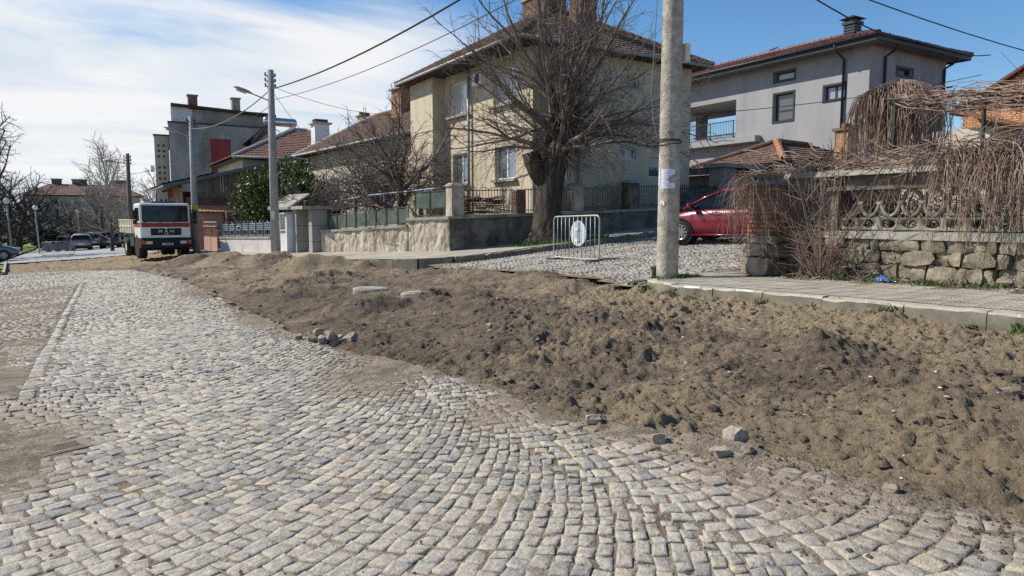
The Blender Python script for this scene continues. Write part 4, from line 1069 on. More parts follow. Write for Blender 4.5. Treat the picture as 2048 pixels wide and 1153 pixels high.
m = MB(); m.hexa([(7.95, Y5 - .2, 12.35), (17.7, Y5 - .2, 11.95), (17.7, Y5 + 12, 11.95), (9.8, Y5 + 12, 12.35)], [(7.95, Y5 - .2, 12.58), (17.7, Y5 - .2, 12.18), (17.7, Y5 + 12, 12.18), (9.8, Y5 + 12, 12.58)]); m.build('roof', 'metal_dark', H5)
for (x, w_, h_, mm) in ((9.6, .8, .9, 'brick_dark'), (13.6, .75, .95, 'concrete')):
    m = MB(); m.box(x, x + w_, Y5 + .4, Y5 + 1.2, 12.2, 12.6 + h_); c_ = m.build('chimney', mm, H5)
    m = MB(); m.box(x - .1, x + w_ + .1, Y5 + .3, Y5 + 1.3, 12.6 + h_, 12.7 + h_); m.build('chimney_cap', 'concrete', c_)
for iz in range(15):
    for ix in range(2):
        if iz in (5, 6, 11): continue
        m = MB(); m.box(6.72 + ix * .42, 6.90 + ix * .42, Y5 + .46, Y5 + .49, 1.2 + iz * .52, 1.38 + iz * .52); m.build('vent_hole', 'plastic_black', H5)
for z in (3.6, 6.1):
    m = MB(); m.box(6.1, 6.42, Y5 + 1.0, Y5 + 1.8, z, z + .6); m.build('air_conditioner', 'metal_white', H5)

# ------------------------------------------------------------------ far block with red roof
H6 = thing('apartment_block', 'distant cream apartment block with red roof behind bare park trees', 'building', (-2, 112, -1.8))
ops6 = []
for (u, zz) in ((5.1, 3.6), (5.5, 1.0), (5.6, -1.0), (2.8, 3.5), (2.8, 2.0), (2.8, .5), (2.8, -.9), (8.5, 3.5), (8.5, 1.0), (-1.0 + 2, 2.5), (10.2, 3.0), (10.2, .6)): ops6.append((u, u + .55, zz, zz + .85))
w, P = wall(H6, 'end_wall', 'plaster_cream', (-5.6, 112), (7.4, 112), -3, 4.7, ops6, .15)
for o in ops6: window(H6, P, o, 'wood_board', 'glass_dark', .1, .06, 0)
for z in (1.85, -.75): m = MB(); m.box(-5.62, 7.42, 111.9, 111.97, z, z + .1); m.build('string_course', 'plaster_tan', H6)
wall(H6, 'street_wall', 'plaster_cream', (7.4, 112), (7.4, 126), -3, 4.7); wall(H6, 'park_wall', 'plaster_cream', (-5.6, 126), (-5.6, 112), -3, 4.7)
tiles(H6, 'roof_tiles', 'tile_red', (-6.2, 111.4, 4.75), (8, 111.4, 4.75), (5.0, 116, 6.4), (-3.2, 116, 6.4), course=.5, colw=.35, seed=41)
m = MB(); m.box(-6.1, 7.9, 111.5, 126, 4.6, 4.74); m.build('eaves', 'wood_dark', H6)
tiles(H6, 'roof_tiles', 'tile_red', (8, 111.4, 4.75), (8, 126, 4.75), (5, 122, 6.4), (5, 116, 6.4), course=.5, colw=.35, seed=42); tiles(H6, 'roof_tiles', 'tile_red', (-6.2, 126, 4.75), (-6.2, 111.4, 4.75), (-3.2, 116, 6.4), (-3.2, 122, 6.4), course=.5, colw=.35, seed=43)
for (x, w_) in ((-3.0, 1.2), (-.6, 1.8), (4.2, 2.2)):
    m = MB(); m.box(x, x + w_, 116, 117, 6.0, 7.0); c_ = m.build('chimney', 'brick_dark', H6)
    m = MB(); m.box(x - .1, x + w_ + .1, 115.9, 117.1, 7.0, 7.12); m.build('chimney_cap', 'concrete_old', c_)
KI = thing('kiosk', 'small white-roofed kiosk in front of the distant cream block', 'kiosk', (-.7, 104, -1.85))
m = MB(); m.box(-1.6, 1.6, 104, 106, -1.9, .3); m.build('body', 'metal_bluedark', KI); m = MB(); m.box(-2.4, .4, 103.2, 106.2, .3, .45); m.build('roof', 'frame_white', KI); m = MB(); m.box(.45, 2.0, 103.5, 106.2, .45, .6); m.build('canopy', 'metal_blue', KI)
m = MB(); m.box(-1.4, -.5, 103.97, 103.99, -1.0, 0); m.build('window', 'glass_dark', KI); m = MB(); m.box(.2, .3, 103.3, 103.4, -1.9, .5); m.build('post', 'frame_white', KI)

# ------------------------------------------------------------------ modern grey house
H7 = thing('house', 'modern grey rendered house with anthracite trim and maroon tile roof', 'house', (35, 21.8, 2.4))
GX, GY = 35.0, 21.8
og = lambda y0, y1, za, zb: (40 - y1, 40 - y0, za, zb)
opg = [og(26.3, 27.6, 7.25, 8.8), og(26.3, 27.6, 9.55, 10.0), og(23.15, 24.35, 8.0, 8.75), og(30.4, 36, 6.75, 8.95), og(24.0, 25.6, 4.6, 5.2)]
w, P = wall(H7, 'street_wall', 'stucco_grey', (GX, 40), (GX, GY), 2, 10.55, opg, .25)
window(H7, P, opg[0], 'anthracite', 'glass_room', .2, .08, 0, None, .38, trim='anthracite', pane2='glass_lit')
window(H7, P, opg[1], 'anthracite', 'glass_lit', .2, .08, 0, None, trim='anthracite'); window(H7, P, opg[2], 'anthracite', 'glass_lit', .2, .08, 1, None, trim='anthracite'); window(H7, P, opg[4], 'anthracite', 'glass_dark', .2, .08, 0, None, trim='anthracite')
opr = [(36.85 - GX + .6, 38.3 - GX + .6, 9.25, 9.62), (38.2 - GX, 39.4 - GX, 6.6, 7.9), (36.5 - GX, 37.6 - GX, 6.2, 7.6), (37.2 - GX, 38.6 - GX, 4.2, 5.4), (40.4 - GX, 41.2 - GX, 4.3, 5.4)]
w, P = wall(H7, 'side_wall', 'stucco_grey', (GX, GY), (42.3, GY), 2, 10.55, opr, .25)
for o in opr: window(H7, P, o, 'anthracite', 'glass_dark', .2, .07, 0, None, trim='anthracite')
# loggia: floor, ceiling, inner walls; open to the sky behind
m = MB(); m.box(GX + .02, 40.5, 30.4, 39.6, 6.45, 6.72); m.build('loggia_floor', 'stucco_grey', H7)
m = MB(); m.box(GX + .02, 40.5, 30.4, 39.6, 8.98, 9.2); m.build('loggia_ceiling', 'stucco_grey', H7)
wall(H7, 'loggia_wall', 'stucco_grey', (40.5, 30.4), (GX + .25, 30.4), 6.5, 9.1)
m = MB(); m.box(38.6, 39.2, 32.5, 33.1, 6.7, 9.0); m.build('column', 'stucco_grey', H7); m = MB(); m.box(GX + .05, GX + .55, 35.9, 36.4, 6.7, 9.0); m.build('column', 'stucco_grey', H7)
m = MB(); m.box(38.6, 39.2, 36.6, 37.2, 6.7, 9.0); m.build('column', 'stucco_grey', H7)
m = MB(); m.box(GX - .55, GX - .004, 28.45, 40, 6.2, 6.56); m.build('balcony_slab', 'stucco_grey', H7)
ral = MB(); ral.bar((GX - .05, 30.45, 7.68), (GX - .05, 39, 7.68), .05, .05); ral.bar((GX - .05, 30.45, 6.85), (GX - .05, 39, 6.85), .03, .03)
for i in range(62): y = 30.5 + i * .135; t = .05 if i % 14 == 0 else .018; ral.box(GX - .05 - t / 2, GX - .05 + t / 2, y, y + t, 6.57, 7.66)
ral.build('railing', 'anthracite', H7)
ral = MB(); ral.bar((40.2, 30.6, 7.68), (40.2, 39, 7.68), .05, .05); ral.bar((40.2, 30.6, 6.85), (40.2, 39, 6.85), .03, .03)
for i in range(62): y = 30.6 + i * .135; ral.box(40.19, 40.21, y, y + .018, 6.73, 7.66)
ral.build('railing', 'anthracite', H7)
wall(H7, 'rear_wall', 'stucco_grey', (42.3, GY), (42.3, 30.4), 2, 10.55)
m = MB(); m.box(34.15, 43.05, 20.95, 40.6, 10.50, 10.68); m.build('eaves', 'soffit_grey', H7)
m = MB(); m.box(34.05, 34.13, 20.9, 40.6, 10.44, 10.76); m.box(34.05, 43.1, 20.86, 20.94, 10.44, 10.76); m.box(43.06, 43.14, 20.9, 40.6, 10.44, 10.76); m.build('fascia', 'anthracite', H7)
a, b = (38.6, 25.4, 12.25), (38.6, 36.4, 12.25); z = 10.76
tiles(H7, 'roof_tiles', 'tile_maroon', (34.05, 40.7, z), (34.05, 20.85, z), a, b, colw=.28, wave=.035, seed=51); tiles(H7, 'roof_tiles', 'tile_maroon', (34.05, 20.85, z), (43.15, 20.85, z), a, a, colw=.28, wave=.035, seed=52)
tiles(H7, 'roof_tiles', 'tile_maroon', (43.15, 20.85, z), (43.15, 40.7, z), b, a, colw=.28, wave=.035, seed=53)
ridge(H7, (34.05, 20.85, z), a, 'tile_maroon', .14); ridge(H7, (43.15, 20.85, z), a, 'tile_maroon', .14); ridge(H7, a, b, 'tile_maroon', .14)
gutter(H7, [(33.98, 40.6, z - .06), (33.98, 20.85, z - .06)], .075, 'anthracite'); gutter(H7, [(34.0, 20.8, z - .06), (43.1, 20.8, z - .06)], .075, 'anthracite')
for pts in ([(34.0, 23.2, 10.65), (34.2, 23.2, 10.3), (34.9, 23.2, 10.0), (34.9, 23.2, 3)], [(36.2, 20.85, 10.6), (36.2, 21.3, 10.2), (36.2, 21.7, 10.0), (36.2, 21.7, 3)], [(42.0, 20.85, 10.6), (42.0, 21.3, 10.2), (42.0, 21.7, 10.0), (42.0, 21.7, 3)]):
    m = MB(); m.tube(pts, .07, 6); m.build('downpipe', 'anthracite', H7, True)
m = MB(); m.box(36.9, 37.5, 24.0, 24.6, 10.9, 12.35); ch = m.build('chimney', 'anthracite', H7)
m = MB()
for i in range(5): m.box(36.87, 37.53, 23.97, 24.63, 11.55 + i * .15, 11.65 + i * .15)
m.build('cladding', 'anthracite', ch)
m = MB(); m.box(36.80, 37.60, 23.90, 24.70, 12.32, 12.48); m.add([(36.68, 23.78, 12.62), (37.72, 23.78, 12.62), (37.72, 24.82, 12.62), (36.68, 24.82, 12.62), (37.2, 24.3, 12.88)], [(0, 1, 4), (1, 2, 4), (2, 3, 4), (3, 0, 4), (3, 2, 1, 0)])
for sx in (36.95, 37.45):
    for sy in (24.05, 24.55): m.box(sx - .03, sx + .03, sy - .03, sy + .03, 12.48, 12.62)
m.build('chimney_cap', 'anthracite', ch)
m = MB(); m.hexa([(36.3, 30, 11.72), (36.3, 29.1, 11.72), (37.1, 29.1, 12.03), (37.1, 30, 12.03)], [(36.28, 30, 11.82), (36.28, 29.1, 11.82), (37.08, 29.1, 12.13), (37.08, 30, 12.13)]); m.build('skylight', 'glass_lit', H7)

# ------------------------------------------------------------------ low old house below the grey one
H8 = thing('house', 'low old house with mossy brown tile roof in front of the modern grey house', 'house', (25.8, 19.6, 1.7))
wall(H8, 'street_wall', 'plaster_tan', (25.9, 26), (25.9, 19.7), 1, 3.7); wall(H8, 'side_wall', 'brick_pale', (25.9, 19.7), (34, 19.7), 1, 3.7); wall(H8, 'rear_wall', 'plaster_tan', (34, 19.7), (34, 26), 1, 3.7)
a, b, z = (28.9, 22.6, 5.35), (31.5, 22.6, 5.3), 3.7
tiles(H8, 'roof_tiles', 'tile_old', (25.2, 26.3, z), (25.2, 19.1, z), a, a, seed=61, sag=.08); tiles(H8, 'roof_tiles', 'tile_old', (25.2, 19.1, z), (34.6, 19.1, z), b, a, seed=62, sag=.10); tiles(H8, 'roof_tiles', 'tile_old', (34.6, 19.1, z), (34.6, 26.3, z), b, b, seed=63)
ridge(H8, (25.2, 19.1, z), a, 'tile_orange', .16); ridge(H8, a, b, 'tile_old', .13); ridge(H8, (25.2, 26.3, z), a, 'tile_old', .12)
m = MB(); m.box(31.0, 31.75, 20.2, 20.9, 3.9, 5.75); ch = m.build('chimney', 'mortar', H8)
brick_courses(ch, [((31.0, 20.9), (31.0, 20.2)), ((31.0, 20.2), (31.75, 20.2))], 0, 3.9, 5.75, 'brick_pale', stuff=True)
m = MB(); m.box(30.9, 31.85, 20.1, 21.0, 5.75, 5.88); m.tube([(31.1, 20.55, 6.0), (31.65, 20.55, 6.0)], .14, 7); m.build('chimney_cap', 'brick_dark', ch)

# ------------------------------------------------------------------ houses at the right edge
H9 = thing('house', 'raw orange brick gable house at the right edge behind the vines', 'house', (37.2, 13, 2.6))
m = MB(); m.prism([(37.2, 18.2, 2), (37.2, 18.2, 6.95), (37.2, 12.6, 10.1), (37.2, 7, 6.95), (37.2, 7, 2)], (8, 0, 0)); m.build('walls', 'mortar', H9)
acc = MB()
for i in range(62):
    z = 3.6 + i * .105; u = 7.0 + (.13 if i % 2 else 0)
    while u < 18:
        if z < 6.85 + .562 * min(18.2 - u - .26, u - 7.0): acc.box(37.13 - rng.uniform(0, .03), 37.21, u, u + .25, z, z + .09)
        u += .265
tag(acc.build('bricks', 'brick_pale', H9), kind='stuff')
m = MB(); m.hexa([(36.85, 18.7, 6.70), (45.5, 18.7, 6.70), (45.5, 12.6, 10.13), (36.85, 12.6, 10.13)], [(36.85, 18.7, 6.84), (45.5, 18.7, 6.84), (45.5, 12.6, 10.27), (36.85, 12.6, 10.27)]); m.build('roof', 'tile_maroon', H9)
m = MB(); m.hexa([(36.85, 6.5, 6.70), (45.5, 6.5, 6.70), (45.5, 12.6, 10.13), (36.85, 12.6, 10.13)], [(36.85, 6.5, 6.84), (45.5, 6.5, 6.84), (45.5, 12.6, 10.27), (36.85, 12.6, 10.27)]); m.build('roof', 'tile_maroon', H9)
H10 = thing('house', 'small cream house with orange tile roof under the pergola at right', 'house', (32.5, 14.5, 2.2))
op10 = [(1.2, 2.4, 3.9, 5.0), (3.4, 4.4, 3.4, 5.0)]
w, P = wall(H10, 'side_wall', 'plaster_cream', (31.8, 14.5), (37.0, 14.5), 1.5, 5.35, op10)
for o in op10: window(H10, P, o, 'frame_white', 'glass_curtain', .12, .06, 1, 'concrete')
wall(H10, 'street_wall', 'plaster_cream', (31.8, 18), (31.8, 14.5), 1.5, 5.35)
tiles(H10, 'roof_tiles', 'tile_orange', (31.2, 13.9, 5.35), (37.0, 13.9, 5.35), (37.0, 17.8, 6.7), (31.2, 17.8, 6.7), seed=71)
m = MB(); m.box(31.3, 37.0, 14.0, 14.1, 5.2, 5.33); m.build('eaves', 'wood_dark', H10)
m = MB(); m.box(33.5, 36.5, 13.4, 14.45, 5.02, 5.08); m.build('awning', 'metal_white', H10)
H11 = thing('shed', 'dark metal-clad rooftop shed between grey house and brick gable', 'shed', (46.5, 25.5, 3))
m = MB(); m.hexa([(45.5, 25, 3), (48.6, 25, 3), (48.6, 28, 3), (45.5, 28, 3)], [(45.5, 25, 9.6), (48.6, 25, 10.05), (48.6, 28, 10.05), (45.5, 28, 9.6)]); m.build('walls', 'metal_bluedark', H11)
m = MB()
for i in range(12): m.box(45.5 + i * .26, 45.56 + i * .26, 24.95, 25.0, 3, 9.55 + i * .037)
m.build('seam', 'metal_dark', H11)
m = MB(); m.hexa([(45.3, 24.7, 9.6), (48.9, 24.7, 10.1), (48.9, 28.2, 10.1), (45.3, 28.2, 9.6)], [(45.3, 24.7, 9.7), (48.9, 24.7, 10.2), (48.9, 28.2, 10.2), (45.3, 28.2, 9.7)]); m.build('roof', 'metal_dark', H11)
# ------------------------------------------------------------------ garden walls, fences, gates
def rough_face(par, name, m, p0, p1, zb0, zb1, zt0, zt1, th=0.35, amp=0.06, seed=0, du=0.045, streak=1.0):
    """thick wall with an uneven broken face on its right-hand side"""
    p0 = Vector((*p0, 0)); p1 = Vector((*p1, 0)); d = p1 - p0; Lw = d.length; d.normalize(); n = Vector((d.y, -d.x, 0))
    nu = int(Lw / du) + 2; nz = 22; b = MB()
    us = np.linspace(0, Lw, nu); ts = np.linspace(0, 1, nz)
    U, T_ = np.meshgrid(us, ts); zb = zb0 + (zb1 - zb0) * U / Lw; zt = zt0 + (zt1 - zt0) * U / Lw; Z = zb + (zt - zb) * T_
    D = amp * (0.9 * fbm(U * 3.2, Z * 1.6 * streak, 3, seed) + 1.1 * np.abs(vnoise(U * 7, Z * 2.2, seed + 7)) - 1.4 * np.clip(0.12 - np.abs(vnoise(U * 5 + .6 * vnoise(U * 9, Z * 9, 4), Z * 2.0, seed + 9)), 0, 1) * 6 * .35 + .5 * vnoise(U * 16, Z * 8, seed + 3)) + 0.03 * (1 - T_) * 0.5
    D[:, 0] = D[:, -1] = 0
    for j in range(nz):
        for i in range(nu):
            q = p0 + d * float(us[i]) + n * float(D[j, i]); b.v.append((q.x, q.y, float(Z[j, i])))
    for j in range(nz - 1):
        for i in range(nu - 1): o = j * nu + i; b.f.append((o, o + 1, o + nu + 1, o + nu))
    a, c = p0 - n * th, p1 - n * th
    b.quad(tuple(c)[:2] + (zb1,), tuple(a)[:2] + (zb0,), tuple(a)[:2] + (zt0,), tuple(c)[:2] + (zt1,))
    b.quad(tuple(a)[:2] + (zb0,), tuple(p0)[:2] + (zb0,), tuple(p0)[:2] + (zt0,), tuple(a)[:2] + (zt0,)); b.quad(tuple(p1)[:2] + (zb1,), tuple(c)[:2] + (zb1,), tuple(c)[:2] + (zt1,), tuple(p1)[:2] + (zt1,))
    return b.build(name, m, par, True, fix=False)

def coping(par, p0, p1, z0, z1, th=0.35, over=0.07, h=0.10, m='coping_moss', off=0.0):
    p0 = Vector((*p0, 0)); p1 = Vector((*p1, 0)); d = (p1 - p0).normalized(); n = Vector((d.y, -d.x, 0))
    a, b_ = p0 + n * over, p1 + n * over; c, e = p1 - n * (th + over), p0 - n * (th + over)
    q = MB(); q.hexa([(a.x, a.y, z0), (b_.x, b_.y, z1), (c.x, c.y, z1), (e.x, e.y, z0)], [(a.x, a.y, z0 + h), (b_.x, b_.y, z1 + h), (c.x, c.y, z1 + h + .02), (e.x, e.y, z0 + h + .02)])
    return q.build('coping', m, par)

GW = thing('garden_wall', 'crumbling tan plastered garden wall with mossy coping along the street', 'wall', (9.9, 23, 0.4))
rough_face(GW, 'wall_section', 'wall_rough', (8.45, 28.75), (9.83, 23.02), 0.15, 0.30, 1.03, 1.30, seed=3)
rough_face(GW, 'wall_section', 'wall_rough', (9.86, 22.98), (10.38, 20.82), 0.30, 0.35, 1.53, 1.58, seed=8)
coping(GW, (8.45, 28.75), (9.83, 23.02), 1.03, 1.30); coping(GW, (9.84, 23.06), (10.38, 20.76), 1.53, 1.58)
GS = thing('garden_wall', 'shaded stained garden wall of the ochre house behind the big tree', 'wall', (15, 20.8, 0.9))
rough_face(GS, 'wall_section', 'wall_stain_shade', (10.38, 20.80), (16.5, 20.80), 0.3, 0.8, 1.58, 1.80, seed=13, amp=.03)
rough_face(GS, 'wall_section', 'wall_stain_shade', (16.52, 20.80), (22.6, 20.80), 0.8, 1.2, 1.80, 2.06, seed=15, amp=.03)
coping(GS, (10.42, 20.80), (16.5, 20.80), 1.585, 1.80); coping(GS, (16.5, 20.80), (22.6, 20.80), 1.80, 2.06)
def pillar(par, name, x, y, s, z0, z1, m, cap=True, capm='concrete'):
    q = MB(); q.hexa([(x - s, y - s, z0), (x + s, y - s, z0), (x + s, y + s, z0), (x - s, y + s, z0)], [(x - s * .98, y - s * .98, z1), (x + s * .98, y - s * .98, z1), (x + s * .98, y + s * .98, z1), (x - s * .98, y + s * .98, z1)])
    o = q.build(name, m, par)
    if cap:
        c = MB(); c.hexa([(x - s - .06, y - s - .06, z1), (x + s + .06, y - s - .06, z1), (x + s + .06, y + s + .06, z1), (x - s - .06, y + s + .06, z1)], [(x - s * .7, y - s * .7, z1 + .11), (x + s * .7, y - s * .7, z1 + .11), (x + s * .7, y + s * .7, z1 + .11), (x - s * .7, y + s * .7, z1 + .11)])
        c.build('pillar_cap', capm, o)
    return o
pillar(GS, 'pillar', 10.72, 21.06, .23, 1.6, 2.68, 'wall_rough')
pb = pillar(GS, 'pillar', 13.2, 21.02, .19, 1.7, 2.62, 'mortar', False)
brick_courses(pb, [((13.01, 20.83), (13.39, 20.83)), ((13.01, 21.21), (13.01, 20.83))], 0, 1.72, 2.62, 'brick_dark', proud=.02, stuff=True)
pillar(GS, 'pillar', 15.7, 21.04, .22, 1.75, 2.80, 'wall_rough'); pillar(GS, 'pillar', 18.35, 21.04, .25, 1.9, 2.98, 'wall_stain_shade')

def iron_fence(par_label, x0, x1, y, z0, z1, h, arch=True, sp=.115, name='iron_fence'):
    f = thing(name, par_label, 'fence', ((x0 + x1) / 2, y, z0))
    for k in (.10, h - .06):
        q = MB(); q.bar((x0, y, z0 + k), (x1, y, z1 + k), .025, .03); q.build('rail', 'iron_fence', f)
    n = int((x1 - x0) / sp)
    for i in range(n):
        x = x0 + (i + .5) * (x1 - x0) / n; z = z0 + (z1 - z0) * (x - x0) / (x1 - x0)
        q = MB(); q.box(x - .008, x + .008, y - .008, y + .008, z, z + h); q.build('bar', 'iron_fence', f)
    if arch:
        q = MB(); cx = (x0 + x1) / 2; zc = (z0 + z1) / 2 + h - .05
        for s in (-1, 1): q.tube([(cx, y, zc), (cx + s * .12, y, zc + .10), (cx + s * .26, y, zc + .08), (cx + s * .36, y, zc + .01)], .012, 5)
        q.build('scroll', 'iron_fence', f)
    return f
iron_fence('thin iron railing before the stack of roof tiles', 10.98, 12.98, 21.0, 1.71, 1.78, .88)
iron_fence('thin iron railing hidden behind the thick tree trunk', 13.42, 15.45, 21.0, 1.80, 1.87, .88, False)
iron_fence('thin iron railing right of the tree trunk with scroll on top', 15.95, 18.08, 21.0, 1.90, 2.0, .88)
iron_fence('thin iron railing running behind the near concrete pole', 18.62, 22.5, 21.0, 2.02, 2.14, .9, False)

# stack of old roof tiles behind the railing
ST = thing('roof_tile_stack', 'stack of old red roof tiles behind the iron railing', 'tiles', (12.1, 22.3, 1.2))
q = MB()
for c in range(8):
    for rw in range(2):
        for k in range(int(rng.uniform(15, 21))):
            x = 11.0 + c * .27 + rng.uniform(-.02, .02); y = 21.7 + rw * .45 + rng.uniform(-.03, .03); z = 1.15 + k * .065 + rng.uniform(0, .01); t = rng.uniform(-.02, .02)
            q.hexa([(x, y, z), (x + .24, y, z + t), (x + .24, y + .4, z + t), (x, y + .4, z)], [(x, y, z + .025), (x + .24, y, z + t + .025), (x + .24, y + .4, z + t + .025), (x, y + .4, z + .025)])
tag(q.build('roof_tiles', 'tile_maroon', ST), kind='stuff')
q = MB()
for i in range(24):
    x = 11.0 + rng.uniform(0, 2.0); y = 21.75 + rng.uniform(0, .6); z = 2.18 + rng.uniform(0, .16); t = rng.uniform(-.1, .1)
    q.hexa([(x, y, z), (x + .3, y + .05, z + t), (x + .26, y + .4, z + t), (x - .04, y + .36, z)], [(x, y, z + .02), (x + .3, y + .05, z + t + .02), (x + .26, y + .4, z + t + .02), (x - .04, y + .36, z + .02)])
tag(q.build('loose_tiles', 'tile_red', ST), kind='stuff')

# green fence panels on the street wall
FP = thing('panel_fence', 'low rusty green fence with wired glass panels on the tan wall', 'fence', (9.1, 26, 1.2))
def along(p0, p1, t): return (p0[0] + (p1[0] - p0[0]) * t, p0[1] + (p1[1] - p0[1]) * t, p0[2] + (p1[2] - p0[2]) * t)
A_, B_ = (8.72, 28.6, 1.16), (9.98, 23.2, 1.42)
np_ = 8
for i in range(np_):
    a, b = along(A_, B_, (i + .04) / np_), along(A_, B_, (i + .96) / np_); h = .60
    q = MB(); q.tube([(a[0], a[1], a[2] - .08), (a[0], a[1], a[2] + h + .06)], .022, 6); q.build('post', 'iron_green', FP)
    q = MB()
    for z in (.04, h): q.bar((a[0], a[1], a[2] + z), (b[0], b[1], b[2] + z), .025, .03)
    q.bar((b[0], b[1], b[2]), (b[0], b[1], b[2] + h), .03, .025); fr = q.build('frame', 'iron_green', FP)
    q = MB(); s = .05; a2, b2 = along(A_, B_, (i + .10) / np_), along(A_, B_, (i + .90) / np_); q.quad((a2[0], a2[1], a2[2] + s), (b2[0], b2[1], b2[2] + s), (b2[0], b2[1], b2[2] + h - s), (a2[0], a2[1], a2[2] + h - s)); q.build('panel', 'green_pane', FP, fix=False)
FQ = thing('panel_fence', 'taller green glazed fence panels next to the white-capped pillar', 'fence', (10.2, 22, 1.65))
A_, B_ = (10.08, 22.9, 1.66), (10.52, 21.35, 1.68)
for i in range(2):
    a, b = along(A_, B_, (i + .04) / 2), along(A_, B_, (i + .96) / 2); h = .86
    q = MB(); q.tube([(a[0], a[1], a[2] - .08), (a[0], a[1], a[2] + h + .06)], .022, 6); q.build('post', 'iron_green', FQ)
    q = MB()
    for z in (.04, .30, h): q.bar((a[0], a[1], a[2] + z), (b[0], b[1], b[2] + z), .025, .03)
    q.bar((b[0], b[1], b[2]), (b[0], b[1], b[2] + h), .03, .025); q.build('frame', 'iron_green', FQ)
    q = MB(); q.quad((a[0], a[1], a[2] + .32), (b[0], b[1], b[2] + .32), (b[0], b[1], b[2] + h - .05), (a[0], a[1], a[2] + h - .05)); q.build('panel', 'green_pane', FQ, fix=False)
PP = thing('pipe_trellis', 'blue pipe trellis on two posts behind the green fence', 'trellis', (10, 27, 1.0))
q = MB(); q.tube([(9.3, 29.4, 2.35), (10.1, 27.2, 2.55), (11.6, 24.0, 2.75)], .03, 6); q.build('top_pipe', 'metal_blue', PP)
for (x, y, z) in ((9.75, 28.2, 2.45), (10.35, 26.4, 2.6), (11.2, 24.9, 2.68)):
    q = MB(); q.box(x - .06, x + .06, y - .06, y + .06, .4, z); q.build('post', 'metal_bluedark', PP)

# concrete porch of two pillars
PO = thing('gate_porch', 'grey terrazzo gate porch of two square pillars under a slab', 'gate', (8.3, 29.6, .15))
for (x0, x1, y0, y1) in ((7.82, 8.32, 30.15, 30.72), (8.10, 8.75, 28.80, 29.30)):
    for k in range(3):
        z = .0 + k * .66; q = MB(); q.box(x0, x1, y0, y1, z, z + .645); q.build('pillar_block', 'terrazzo', PO)
q = MB(); q.box(7.68, 9.6, 28.65, 30.85, 1.985, 2.12); q.build('slab', 'concrete', PO)
q = MB(); q.box(8.7, 9.5, 29.4, 30.1, 0, 1.95); q.build('gate_leaf', 'plastic_black', PO)  # black block stands in for the dark gap of the entrance

# white gate with barred upper half, white gate post
WG = thing('metal_gate', 'white two-leaf metal gate with barred upper half beside the middle pole', 'gate', (7.6, 32, 0.1))
ga, gb = Vector((7.42, 32.65, 0.0)), Vector((7.72, 31.25, 0.02))
for i in range(2):
    a = ga + (gb - ga) * (i * .5 + .01); b = ga + (gb - ga) * (i * .5 + .49)
    q = MB(); q.bar(a + Vector((0, 0, .48)), b + Vector((0, 0, .48)), .03, .84); lf = q.build('gate_leaf', 'metal_white', WG)
    q = MB()
    for z in (.92, 1.08, 1.82): q.bar(a + Vector((0, 0, z)), b + Vector((0, 0, z)), .04, .045)
    for t in (0, 1): p = a + (b - a) * t; q.bar(p + Vector((0, 0, .05)), p + Vector((0, 0, 1.84)), .045, .045)
    q.build('leaf_frame', 'metal_white', lf)
    for j in range(7):
        p = a + (b - a) * ((j + .5) / 7); q = MB(); q.tube([p + Vector((0, 0, .94)), p + Vector((0, 0, 1.82))], .010, 5); q.build('bar', 'metal_white', lf)
GP = thing('gate_post', 'broad whitewashed gate post left of the terrazzo porch', 'post', (7.85, 30.9, .1))
q = MB(); q.box(7.62, 8.0, 30.74, 31.22, -.2, 1.78); q.build('shaft', 'metal_white', GP); q = MB(); q.box(7.54, 8.08, 30.73, 31.3, 1.78, 1.88); q.build('cap', 'concrete_pale', GP)
q = MB(); q.box(7.2, 7.7, 31.1, 32.9, -.3, .12); q.build('step', 'concrete_pale', GP)
CN = thing('gate_canopy', 'tilted concrete canopy slab above the white gate', 'canopy', (8, 32.5, 2.1))
q = MB(); q.hexa([(7.35, 33.2, 2.0), (7.75, 31.1, 2.0), (8.75, 31.3, 2.62), (8.35, 33.4, 2.62)], [(7.35, 33.2, 2.1), (7.75, 31.1, 2.1), (8.75, 31.3, 2.72), (8.35, 33.4, 2.72)]); q.build('slab', 'concrete', CN)
for (x, y) in ((8.55, 31.4), (8.25, 33.2)): q = MB(); q.box(x - .05, x + .05, y - .05, y + .05, .2, 2.5); q.build('post', 'metal_dark', CN)

# low white wall with pale blue fence
LW = thing('garden_wall', 'low whitewashed wall with grey coping carrying the pale blue fence', 'wall', (6.9, 36.5, -.1))
rough_face(LW, 'wall_section', 'concrete_pale', (6.33, 40.0), (7.38, 33.0), -.5, -.2, .55, .70, th=.25, amp=.008, seed=31)
coping(LW, (6.33, 40.0), (7.38, 33.0), .55, .70, .25, .05, .09, 'concrete')
BF = thing('ornamental_fence', 'pale blue ornamental metal fence on the low white wall', 'fence', (6.95, 36.5, .7))
A_, B_ = (6.45, 39.8, .66), (7.46, 33.1, .80)
for i in range(7):
    a, b = along(A_, B_, (i + .06) / 7), along(A_, B_, (i + .94) / 7)
    q = MB(); c = along(A_, B_, i / 7); q.box(c[0] - .04, c[0] + .04, c[1] - .04, c[1] + .04, c[2] - .02, c[2] + .78); q.build('post', 'metal_bluedark', BF)
    q = MB()
    for z in (.06, .33, .42, .52, .62): q.bar((a[0], a[1], a[2] + z), (b[0], b[1], b[2] + z), .02, .025)
    for j in range(6): p = along(a, b, j / 5); q.bar((p[0], p[1], p[2] + .33), (p[0], p[1], p[2] + .62), .02, .02)
    for j in (0.05, .3, .7, .95): p = along(a, b, j); q.bar((p[0], p[1], p[2] + .06), (p[0], p[1], p[2] + .33), .02, .02)
    q.tube([along(a, b, .3)[:2] + (a[2] + .62,), along(a, b, .5)[:2] + (a[2] + .75,), along(a, b, .7)[:2] + (a[2] + .62,)], .012, 4); q.build('panel', 'metal_blue', BF)
